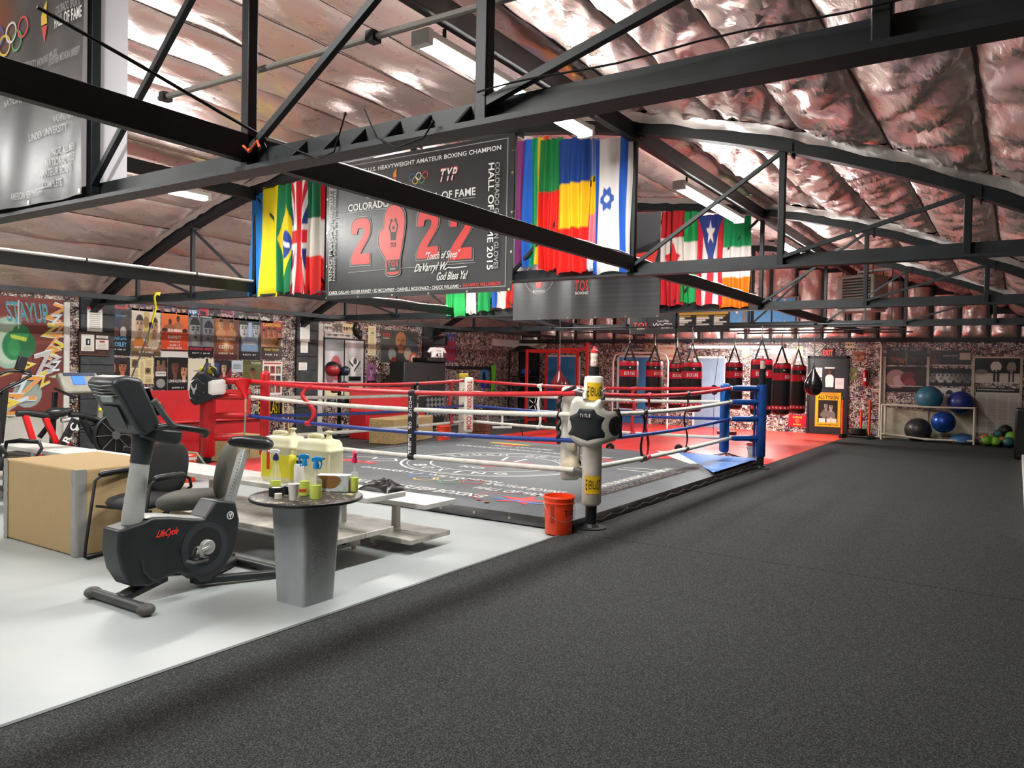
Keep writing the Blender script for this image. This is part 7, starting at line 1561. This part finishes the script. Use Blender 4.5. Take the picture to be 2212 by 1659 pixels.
T = thing('boxing_shoe', 'black shoe with white stripe lying on the bucket lid', 'shoe', (-3.80, 13.56, .389), .6); part(MB().grid(lambda s, q: V(((-.13 + .26 * s), .045 * cos(2 * pi * q) * (sin(pi * min(1, s * 1.02 + .02)) ** .3), .045 + .045 * sin(2 * pi * q) * (sin(pi * min(1, s * 1.02 + .02)) ** .3) * (1.4 - .7 * s) + .03 * (1 - s))), 20, 14), 'upper', MATS['black_nylon'], T, smooth=180); part(MB().b2((-.13, -.045, 0), (.13, .045, .012)), 'sole', white_plastic, T, bevel=.005); part(MB().bar((-.02, -.047, .03), (.04, -.04, .08), .008, .015), 'stripe', ink_white, T)
# ---- small gear on the red mat
for u, v, lab in ((1318, 975, 'black ab wheel with red grips beside the grey mat'), (1466, 978, 'black ab wheel with red grips in front of the wheeled stool')):
    p = onZ(u, v, .012); T = thing('ab_wheel', lab, 'ab wheel', (p.x, max(p.y, 13.6), .012 + .085), .3); part(MB().cyl((0, -.03, 0), (0, .03, 0), .085, 24), 'wheel', black_plastic, T, bevel=.015)
    for s_ in (-1, 1): part(MB().cyl((0, s_ * .03, 0), (0, s_ * .17, 0), .015, 10), 'grip', M('red_grip', '#b82a2e', .5), T)
tag(MB().grid(lambda s, q: (-7.6 + 1.2 * s, 13.40 + .5 * q, .02 + .02 * abs(wr(s * 3, q * 2, 1))), 16, 8).build('exercise_mat', M('dark_mat', '#3b3f40', .7), smooth=180, solid=.012), 'thin dark exercise mat lying behind the ring', 'mat')
p = onZ(1543, 1001, .012); T = thing('wheeled_stool', 'steel stool with a five-legged base behind the blue corner', 'stool', (p.x, max(p.y, 13.9), .012))
part(MB().cyl((0, 0, .08), (0, 0, .48), .02, 12), 'column', chrome, T); part(MB().lathe([(.0001, .46), (.17, .47), (.18, .5), (.165, .53), (.0001, .545)], n=28), 'seat', M('dark_red_seat', '#5a1a1c', .4), T, smooth=50)
for i in range(5):
    a = 2 * pi * i / 5 + .2; l = part(MB().bar((0, 0, .13), (.32 * cos(a), .32 * sin(a), .05), .035, .025), 'base_leg', grey_steel, T); part(MB().ball((.32 * cos(a), .32 * sin(a), .027), .027, (1, 1, 1), 10, 8), 'castor', black_plastic, l)
# ---- white tube frame behind the bags
x0, x1 = onY(1324, 800, 20.4).x, onY(1443, 800, 20.4).x; zt = onY(1380, 762, 20.4).z; T = thing('tube_frame', 'white bent-tube frame behind the punching bags', 'frame', ((x0 + x1) / 2, 20.4, .012)); wp_ = M('white_tube_paint', '#cfcdc8', .4)
part(MB().tube([(x0, 20.4, .012), (x0, 20.4, zt - .25), (x0 + .07, 20.4, zt - .07), (x0 + .25, 20.4, zt), (x1 - .25, 20.4, zt), (x1 - .07, 20.4, zt - .07), (x1, 20.4, zt - .25), (x1, 20.4, .012)], .03, 10), 'hoop', wp_, T, world=True, smooth=60); part(MB().cyl((x0, 20.4, .5), (x1, 20.4, .5), .02, 8), 'cross_tube', wp_, T, world=True)
# ---- white weight bench, wooden crate, lifting poles in the far corner
p = onZ(1068, 922, .011); T = thing('weight_bench', 'white-framed weight bench behind the far cream corner', 'bench', (p.x, p.y, .011), -.6)
for s_ in (-.55, .55): part(MB().b2((s_ - .03, -.28, 0), (s_ + .03, .28, .06)), 'foot_bar', wp_, T, bevel=.01); part(MB().b2((s_ - .03, -.03, .06), (s_ + .03, .03, .42)), 'leg', wp_, T, bevel=.006)
part(MB().b2((-.6, -.03, .36), (.6, .03, .42)), 'spine', wp_, T); part(MB().b2((-.6, -.14, .42), (.6, .14, .50)), 'pad', lea, T, bevel=.025)
p = onZ(1025, 944, .011); T = thing('wooden_crate', 'brown wooden crate beside the far cream corner pad', 'crate', (p.x - .1, p.y + .35, .011), .2); wd = M('brown_crate_wood', '#5a3420', .6, var=.3)
for z in (.02, .12, .22):
    for a, b in (((-.22, -.16), (.22, -.14)), ((-.22, .14), (.22, .16)), ((-.22, -.14), (-.2, .14)), ((.2, -.14), (.22, .14))): part(MB().b2((a[0], a[1], z), (b[0], b[1], z + .085)), 'board', wd, T, bevel=.004)
part(MB().b2((-.2, -.14, 0), (.2, .14, .02)), 'bottom', wd, T)
for u0, v0, u1, v1, lab, m_, g in ((1102, 830, 1130, 955, 'thin black pole leaning behind the ring ropes', black_steel, None),):
    a, b = onY(u1, v1, 15.2), onY(u0, v0, 16.6); a.z = .012; T = thing('leaning_pole', lab, 'pole', a); part(MB().cyl(a, b, .014, 8), 'shaft', m_, T, world=True); part(MB().cyl(b, b + (b - a).normalized() * .05, .02, 8), 'tip', chrome, T, world=True)
for u, lab in ((614, 'pale wooden pole leaning at the wall, nearer the black cloth banner'), (624, 'pale wooden pole leaning at the wall, nearer the second pillar')):
    a = onX(u, 960, -13.4); b = onX(u - 3, 860, -13.85); a.z = .012; T = thing('wooden_pole', lab, 'pole', a); part(MB().cyl(a, b, .018, 8), 'shaft', M('pale_wood', '#c9a878', .6), T, world=True); part(MB().cyl(a, a + (b - a).normalized() * .06, .022, 8), 'ferrule', black_plastic, T, world=True)
# coat rail with green garment on the side wall
y0, y1 = onX(965, 790, XL + .02).y, onX(1060, 790, XL + .02).y; T = thing('coat_rail', 'black coat rail with hooks on the side wall', 'coat rail', (XL + .03, (y0 + y1) / 2, 1.58)); part(MB().b2((XL, y0, 1.56), (XL + .03, y1, 1.66)), 'rail_board', black_plastic, T, world=True)
for i in range(8): part(MB().tube([(XL + .03, y0 + .2 + (y1 - y0 - .4) * i / 7, 1.62), (XL + .08, y0 + .2 + (y1 - y0 - .4) * i / 7, 1.6), (XL + .09, y0 + .2 + (y1 - y0 - .4) * i / 7, 1.64)], .008, 6), 'hook', chrome, T, world=True)
yc = onX(1066, 800, XL + .12).y; tag(MB().grid(lambda s, q: (XL + .11 + .03 * sin(6 * s + 3 * q), yc - .12 + .24 * s * (.6 + .4 * q), .75 + .95 * q), 10, 20).build('garment', M('neon_green_cloth', '#62c81e', .7), smooth=180, solid=.01), 'neon green garment hanging by the coat rail', 'garment')
# ---- ball stand, padded cabinet, jersey, speaker by the side wall
sx = -12.75; T = thing('ball_stand', 'black upright stand carrying medicine balls', 'rack', (sx, onX(733, 850, sx).y, .011)); yb = onX(733, 850, sx).y
part(MB().b2((sx - .03, yb - .03, .04), (sx + .03, yb + .03, 1.62)), 'post', black_steel, T, world=True); part(MB().b2((sx - .3, yb - .3, .011), (sx + .3, yb + .3, .04)), 'base', black_steel, T, world=True, bevel=.01)
ballz = []
for u, v, rp_, col, lab in ((718, 797, 16.5, '#131314', 'big black ball with a red patch topping the ball stand'), (746, 801, 10.5, '#1b2536', 'small navy ball at the top of the ball stand'), (744, 834, 10.5, '#1d2a28', 'dark green ball on the ball stand'), (722, 838, 11, '#a8442a', 'rust-orange ball on the ball stand'), (741, 866, 13, '#1a1b1d', 'black ball low on the ball stand'), (716, 868, 11, '#22242c', 'slate ball low on the ball stand')):
    c = onX(u, v, sx + .12); r = rp_ * depth_of(c) / F; B_ = thing('medicine_ball', lab, 'ball', c); part(MB().ball((0, 0, 0), r, (1, 1, 1), 24, 14), 'ball_body', M('med_' + col, col, .35), B_)
    part(MB().lathe([(r * 1.0, -r * .1), (r * 1.012, 0), (r * 1.0, r * .1)], n=26, M_=Matrix.Rotation(1.2, 3, 'Y')), 'band', black_plastic, B_, smooth=60)
    if 'red patch' in lab: part(MB().ball((r * .12, -r * .1, -r * .12), r * .96, (1, 1, .9), 20, 12), 'red_patch', M('med_red', '#8f1420', .35), B_)
    part(MB().cyl((sx, yb, c.z - r * .8), (c.x, c.y, c.z - r * .8), .02, 8), 'arm', black_steel, T, world=True); part(MB().lathe([(r * .5, -.02), (r * .62, .0), (r * .6, .01)], (c.x, c.y, c.z - r * .78), 18), 'cradle', black_steel, T, world=True)
cx_ = -12.9; y0, y1 = onX(872, 840, cx_).y, onX(962, 840, cx_).y; zt = onX(915, 782, cx_).z
T = thing('padded_cabinet', 'black quilted cabinet standing by the third pillar', 'cabinet', (cx_ - .3, (y0 + y1) / 2, .011)); part(MB().b2((cx_ - .5, y0, .011), (cx_, y1, zt)), 'body', M('black_quilt', '#101214', .45, bump=.8, bscale=25), T, world=True, bevel=.03)
ym = y0 + (y1 - y0) * .52
for i in range(5):
    for j in range(4): part(MB().box((cx_ + .006, ym + (y1 - ym) * (i + .5) / 5, .35 + .13 * j), (.02, .11, .11), R=Matrix.Rotation(pi / 4, 3, 'X')), 'quilt_pad', M('silver_quilt', '#77797b', .35, .4), T, world=True, bevel=.008)
part(MB().b2((cx_, ym + .1, 1.0), (cx_ + .01, y1 - .25, 1.4)), 'opening', ink_black, T, world=True); part(MB().b2((cx_ - .5, ym, zt), (cx_ + .05, y1 + .03, zt + .12)), 'top_cushion', M('black_quilt'), T, world=True, bevel=.03)
jx = cx_ + .0; ya, yb_ = onX(924, 767, jx).y, onX(961, 767, jx).y; z0, z1 = zt + .125, onX(942, 750, jx).z; w_, h_ = yb_ - ya, z1 - z0
fj = Fr((jx, ya, z0), (0, 1, 0), (0, 0, 1)); J = thing('team_shirt', 'white team shirt with a black number on a hanger', 'shirt', fj.p(w_ / 2, 0))
part(shield(fj, [(w_ * a, h_ * b) for a, b in ((.18, 0), (.82, 0), (.82, .55), (.95, .42), (1.05, .52), (.88, .95), (.65, 1), (.5, .93), (.35, 1), (.12, .95), (-.05, .52), (.05, .42), (.18, .55))], .02, .03, .03, 0), 'shirt_body', MATS['paper_white'], J, world=True, smooth=60)
words_on('42', fj, w_ * .52, h_ * .25, w_ * .36, h_ * .36, ink_black, J, z=.066, bold=.006); words_on('TOS', fj, w_ * .52, h_ * .66, w_ * .24, h_ * .14, ink_grey, J, z=.066, bold=.002)
part(MB().tube([fj.p(w_ * .2, h_ * .96, .02), fj.p(w_ * .5, h_ * 1.08, .02), fj.p(w_ * .8, h_ * .96, .02)], .012, 6), 'hanger', black_plastic, J, world=True)
c = onX(952, 736, -13.3); T = thing('wall_speaker', 'black loudspeaker on a bracket above the team shirt', 'speaker', c, .5); part(MB().b2((-.16, -.22, -.13), (.16, .22, .13)), 'cabinet', black_plastic, T, bevel=.02); part(MB().lathe([(.1, 0), (.11, .01), (.06, .0), (.0001, -.02)], (.165, -.05, 0), 20, Matrix.Rotation(pi / 2, 3, 'Y')), 'cone', M('black_cone', '#0a0a0a', .6), T, smooth=50)
part(MB().bar((-.16, 0, .05), (-.62, -.2, .1), .04, .04), 'bracket', black_steel, T)
c = onX(608, 737, -13.9); T = thing('ring_bell', 'small silver bell mounted beside the red fight poster', 'bell', c); part(MB().lathe([(.10, -.1), (.085, -.06), (.05, .02), (.02, .05)], n=20, M_=Matrix.Rotation(.0, 3, 'X')), 'bell_cup', chrome, T, smooth=60); part(MB().b2((-.1, -.02, .03), (.0, .02, .07)), 'bracket', black_steel, T)
p = onX(770, 712, -13.2); T = thing('hanging_gloves', 'black gloves hanging from the roof edge near the picture frame', 'gloves', p); part(MB().ball((0, 0, 0), .1, (.8, 1.1, 1.8), 16, 10), 'glove', MATS['black_nylon'], T); part(MB().ball((.02, .09, -.12), .08, (.8, 1, 1.5), 16, 10), 'glove', MATS['black_nylon'], T); part(MB().cyl((0, 0, .15), (0, 0, arc(-13.2) + .2 - p.z), .008, 6), 'cord', black_steel, T)
# ---- yellow strap over the second truss chord
a = onY(340, 642, 7.42); T = thing('ratchet_strap', 'bright yellow strap hanging from the truss chord', 'strap', onY(320, 738, 7.42)); yl = M('bright_yellow_webbing', '#e3d512', .6)
part(strap(MB(), [a + V((.05, .02, .05)), a + V((.02, -.03, .06)), a + V((-.02, -.04, .0)), onY(337, 665, 7.40), onY(330, 690, 7.38), onY(322, 716, 7.38), onY(320, 738, 7.40)], .06, (0, -1, .1)), 'webbing', yl, T, world=True, smooth=180, solid=.004)
part(strap(MB(), [onY(329, 700, 7.36), onY(315, 735, 7.34), onY(300, 775, 7.32), onY(284, 815, 7.3), onY(270, 850, 7.3)], .035, (0, -1, .1)), 'grey_tail', grey_steel, T, world=True, smooth=180, solid=.004); part(MB().box(onY(326, 703, 7.37), (.06, .03, .1)), 'buckle', black_plastic, T, world=True)

# ---- exercise machines by the mural
def M_thing(name, label, cat, p): return thing(name, label, cat, p)
def pipe(pts, r, mat, par, name, n=10): return part(MB().tube([onX(u, v, x) for u, v, x in pts], r, n), name, mat, par, world=True, smooth=60)
def tofloor(p, z=.03): return V((p.x, p.y, z))
X1 = -11.7
T = M_thing('treadmill', 'grey treadmill with a lit blue console by the mural', 'treadmill', tofloor(onX(165, 860, X1), 0))
bm = M('grey_beige_plastic', '#8f8c7f', .45, var=.1); c = onX(172, 829, X1); Rt = Matrix.Rotation(.15, 3, 'Z') @ Matrix.Rotation(-.5, 3, 'Y')
part(MB().box(c, (.10, .62, .34), R=Rt), 'console', bm, T, world=True, bevel=.03); part(MB().box(c + Rt @ V((.055, -.04, .03)), (.01, .2, .14), R=Rt), 'display', M('blue_display', '#2a63c9', .3, emit=.6), T, world=True); part(MB().box(c + Rt @ V((.05, 0, .13)), (.02, .5, .05), R=Rt), 'button_strip', M('navy_strip', '#24304a', .4), T, world=True)
for dy in (-.34, .34): 
    top = c + V((-.02, dy, -.12)); part(MB().bar(top, (top.x - .1, top.y, .15), .07, .05), 'upright', bm if dy > 0 else black_plastic, T, world=True, bevel=.01)
    part(MB().tube([top + V((0, 0, .05)), top + V((.25, 0, .0)), top + V((.55, 0, -.06))], .02, 10), 'hand_rail', black_plastic, T, world=True, smooth=60)
part(MB().b2((c.x - 1.5, c.y - .38, .03), (c.x + .2, c.y + .38, .16)), 'deck', black_plastic, T, world=True, bevel=.02); part(MB().b2((c.x - 1.48, c.y - .25, .16), (c.x - .1, c.y + .25, .165)), 'belt', black_mat, T, world=True); part(MB().b2((c.x - .15, c.y - .36, .03), (c.x + .28, c.y + .36, .26)), 'motor_cover', bm, T, world=True, bevel=.04)
X2 = -11.1
T = M_thing('rowing_frame', 'black exercise frame with two red struts behind the bench', 'exercise machine', tofloor(onX(95, 930, X2), 0)); rs = M('bright_red_strut', '#d8161a', .4)
pipe([(36, 893, X2), (62, 892, X2), (95, 897, X2), (125, 899, X2)], .045, black_plastic, T, 'main_beam'); pipe([(150, 895, X2), (180, 898, X2), (210, 908, X2), (235, 925, X2), (250, 950, X2)], .045, black_plastic, T, 'curved_beam')
for a, b in (((52, 890), (77, 968)), ((97, 902), (124, 962))):
    A_, B_ = onX(*a, X2), onX(*b, X2); E_ = A_ + (B_ - A_) * ((A_.z - .04) / (A_.z - B_.z)); part(MB().bar(A_, E_, .07, .07, up=(1, 0, 0)), 'red_strut', rs, T, world=True, bevel=.01); part(MB().b2((E_.x - .3, E_.y - .04, 0.0), (E_.x + .3, E_.y + .04, .05)), 'foot_bar', black_steel, T, world=True)
A_, B_ = onX(163, 905, X2 + .1), onX(133, 962, X2 + .1); E_ = A_ + (B_ - A_) * ((A_.z - .04) / (A_.z - B_.z)); lb = part(MB().bar(A_, E_, .10, .05, up=(1, 0, 0)), 'lettered_strut', black_plastic, T, world=True, bevel=.008)
d = (B_ - A_).normalized(); f4 = Fr((0, 0, 0), -d, V((1, 0, 0)).cross(-d)); q_ = A_.lerp(B_, .75) + V((.06, 0, 0)); words_on('R', Fr(q_, -d, V((1, 0, 0)).cross(-d)), 0, 0, .1, .1, ink_white, lb, z=.0, bold=.008); q_ = A_.lerp(B_, .3) + V((.06, 0, 0)); words_on('C', Fr(q_, -d, V((1, 0, 0)).cross(-d)), 0, 0, .1, .1, ink_white, lb, z=.0, bold=.008)
pipe([(85, 945, X2 - .2), (120, 900, X2 - .1)], .035, black_plastic, T, 'stay'); pipe([(178, 905, X2), (205, 955, X2)], .05, black_plastic, T, 'stay'); pipe([(160, 930, X2), (240, 905, X2)], .02, black_plastic, T, 'link_bar')
part(MB().ball(onX(125, 891, X2), .13, (.7, 1.3, .55), 20, 12), 'saddle', seatm, T, world=True); part(MB().ball(onX(148, 887, X2), .06, (.8, 1.1, .7), 14, 10), 'saddle_nose', seatm, T, world=True)
pipe([(132, 908, X2), (168, 904, X2)], .035, alu, T, 'slide_rail'); pipe([(158, 908, X2), (166, 930, X2)], .03, white_plastic, T, 'paper_tag'); part(MB().ball(onX(145, 962, X2), .03, (1, 1, 1), 10, 8), 'red_knob', rs, T, world=True)
X3 = -10.95
c = onX(247, 940, X3); T = M_thing('spin_bike', 'black spin bike with a caged flywheel beside the frame', 'exercise bike', V((c.x, c.y, 0)))
part(MB().tube([(c.x, c.y + .29 * cos(2 * pi * i / 32), c.z + .29 * sin(2 * pi * i / 32)) for i in range(32)], .03, 8, closed=True), 'wheel_rim', black_plastic, T, world=True, smooth=60)
part(MB().cyl((c.x - .03, c.y, c.z), (c.x + .03, c.y, c.z), .26, 32), 'flywheel', M('dark_flywheel', '#1b1c1e', .35, .4), T, world=True); part(MB().cyl((c.x - .06, c.y, c.z), (c.x + .06, c.y, c.z), .06, 16), 'axle', grey_steel, T, world=True)
for k in range(8): part(MB().cyl((c.x + .035, c.y, c.z), (c.x + .035, c.y + .28 * cos(k * pi / 4), c.z + .28 * sin(k * pi / 4)), .006, 6), 'cage_wire', grey_steel, T, world=True)
part(MB().bar((c.x, c.y + .1, c.z - .2), (c.x, c.y + .85, .10), .12, .1), 'frame', black_plastic, T, world=True, bevel=.02); part(MB().bar((c.x, c.y, c.z), (c.x, c.y - .1, c.z + .62), .07, .06), 'fork_post', black_plastic, T, world=True); part(MB().tube([(c.x - .2, c.y - .05, c.z + .66), (c.x - .2, c.y - .25, c.z + .7), (c.x, c.y - .1, c.z + .64), (c.x + .2, c.y - .25, c.z + .7), (c.x + .2, c.y - .05, c.z + .66)], .016, 8), 'handlebar', black_plastic, T, world=True, smooth=60); part(MB().ball(onX(217, 885, X3), .03, (1, 1, 1), 10, 8), 'yellow_knob', M('yellow_knob', '#d9cf2a', .4), T, world=True)
for dy in (-.3, .8): part(MB().b2((c.x - .25, c.y + dy - .03, .0), (c.x + .25, c.y + dy + .03, .06)), 'foot_bar', black_steel, T, world=True)
part(MB().bar((c.x, c.y + .3, c.z - .15), (c.x, c.y - .28, .05), .08, .06), 'lower_frame', black_plastic, T, world=True)
X4 = -11.9
T = M_thing('elliptical_trainer', 'black elliptical trainer with looping handles before the mural', 'exercise machine', tofloor(onX(20, 850, X4), 0))
pipe([(-20, 862, X4), (10, 840, X4), (40, 826, X4), (66, 811, X4), (66, 803, X4), (45, 801, X4), (15, 802, X4), (-10, 812, X4)], .022, black_plastic, T, 'handle_loop'); part(MB().box(onX(46, 785, X4), (.06, .12, .2), R=Matrix.Rotation(-.3, 3, 'X')), 'keypad', black_plastic, T, world=True, bevel=.01)
A_ = onX(10, 842, X4); part(MB().bar(A_, (A_.x, A_.y - .1, .05), .08, .08, up=(1, 0, 0)), 'column', black_plastic, T, world=True); part(MB().b2((A_.x - .3, A_.y - .8, 0), (A_.x + .3, A_.y + .2, .08)), 'base', black_plastic, T, world=True, bevel=.02)
# ---- pipes and cables under the roof
cond = M('grey_conduit', '#77716a', .5); cabw = M('white_cable', '#d6d3ca', .6); cabk = M('black_cable', '#0f1011', .6)
a, b = onY(345, 213, 2.74), onY(1050, 10, 2.74); e_ = b + (b - a) * .25
T = thing('conduit', 'grey conduit clamped across the braces of the front truss', 'pipe', a); part(MB().cyl(a, e_, .017, 10), 'pipe', cond, T, world=True)
for q_ in (.02, .58): part(MB().box(a.lerp(e_, q_), (.05, .06, .05)), 'clamp', black_steel, T, world=True)
for (dx, z_, lab) in ((.02, 2.825, 'white conduit along the far beam, upper of two'), (-.012, 2.812, 'white conduit along the far beam, lower of two')):
    T = thing('conduit', lab, 'pipe', (PX[6] + dx, 2.0, z_)); part(MB().cyl((PX[6] + dx, YF, z_), (PX[6] + dx, 7.45, z_), .018, 10), 'pipe', cabw, T, world=True)
    for k in range(6): part(MB().b2((PX[6] + dx - .02, -1 + 1.5 * k, z_ - .02), (PX[6] + dx + .02, -.98 + 1.5 * k, z_ + .02)), 'clip', black_steel, T, world=True)
def cable(pts, r, mat, label):
    T = thing('cable', label, 'cable', pts[0]); part(MB().tube(pts, r, 6), 'wire', mat, T, world=True, smooth=60); part(MB().ball(pts[-1], r * 2.2, (1, 1, 1), 8, 6), 'end_clip', mat, T, world=True)
bx = PX[2]
cable([V((bx + .02, 2.75 + 4.6 * i / 20, 2.815 - .03 * sin(pi * i / 20) + .006 * sin(i * 2.1))) for i in range(21)], .009, cabw, 'white cable lying along the long beam between the first two trusses')
cable([V((bx - .02, 7.6 + 4.6 * i / 20, 2.812 + .008 * sin(i * 1.7))) for i in range(21)], .009, cabw, 'white cable lying along the long beam behind the second truss')
cable([V((PX[6], 7.6 + 4.5 * i / 16, 2.815 + .01 * sin(i * 1.3))) for i in range(17)], .012, cabw, 'white cable along the far beam below the year banner')
cable([onX(80, 15, bx + .06), onX(300, 140, bx + .06), onX(480, 245, bx + .08), onX(560, 290, bx + .08), V((bx + .1, 2.7, 2.70))], .008, cabk, 'taut black cable running down to the front truss')
cable([V((-3.2, 2.58, 2.74)), V((-3.0, 2.57, 2.66)), V((-2.8, 2.57, 2.58)), V((-2.7, 2.57, 2.60)), V((-2.62, 2.56, 2.76))], .004, cabk, 'black cable loop sagging under the front truss')
cable([V((-2.5, 2.56, 2.76)), V((-2.42, 2.56, 2.62)), V((-2.3, 2.56, 2.56)), V((-2.15, 2.56, 2.58)), V((-2.1, 2.56, 2.64))], .004, cabk, 'black cable loop beside the stiffener plates of the front truss')
cable([V((-1.9 + 1.9 * i / 12, 2.6, 2.742 + .008 * sin(i * 1.2))) for i in range(13)], .004, cabk, 'black cable lying on the right part of the front truss chord')
T = thing('cord_tie', 'orange cord knotted at the foot of a front truss post', 'cord', (bx + .12, 2.57, 2.70)); part(MB().tube([(bx + .06, 2.57, 2.72), (bx + .12, 2.56, 2.68), (bx + .17, 2.57, 2.73), (bx + .2, 2.56, 2.69)], .007, 6), 'cord', M('orange_cord', '#d8562a', .6), T, world=True, smooth=60); part(MB().ball((bx + .12, 2.56, 2.685), .012, (1, 1, 1), 8, 6), 'knot', M('orange_cord'), T, world=True)
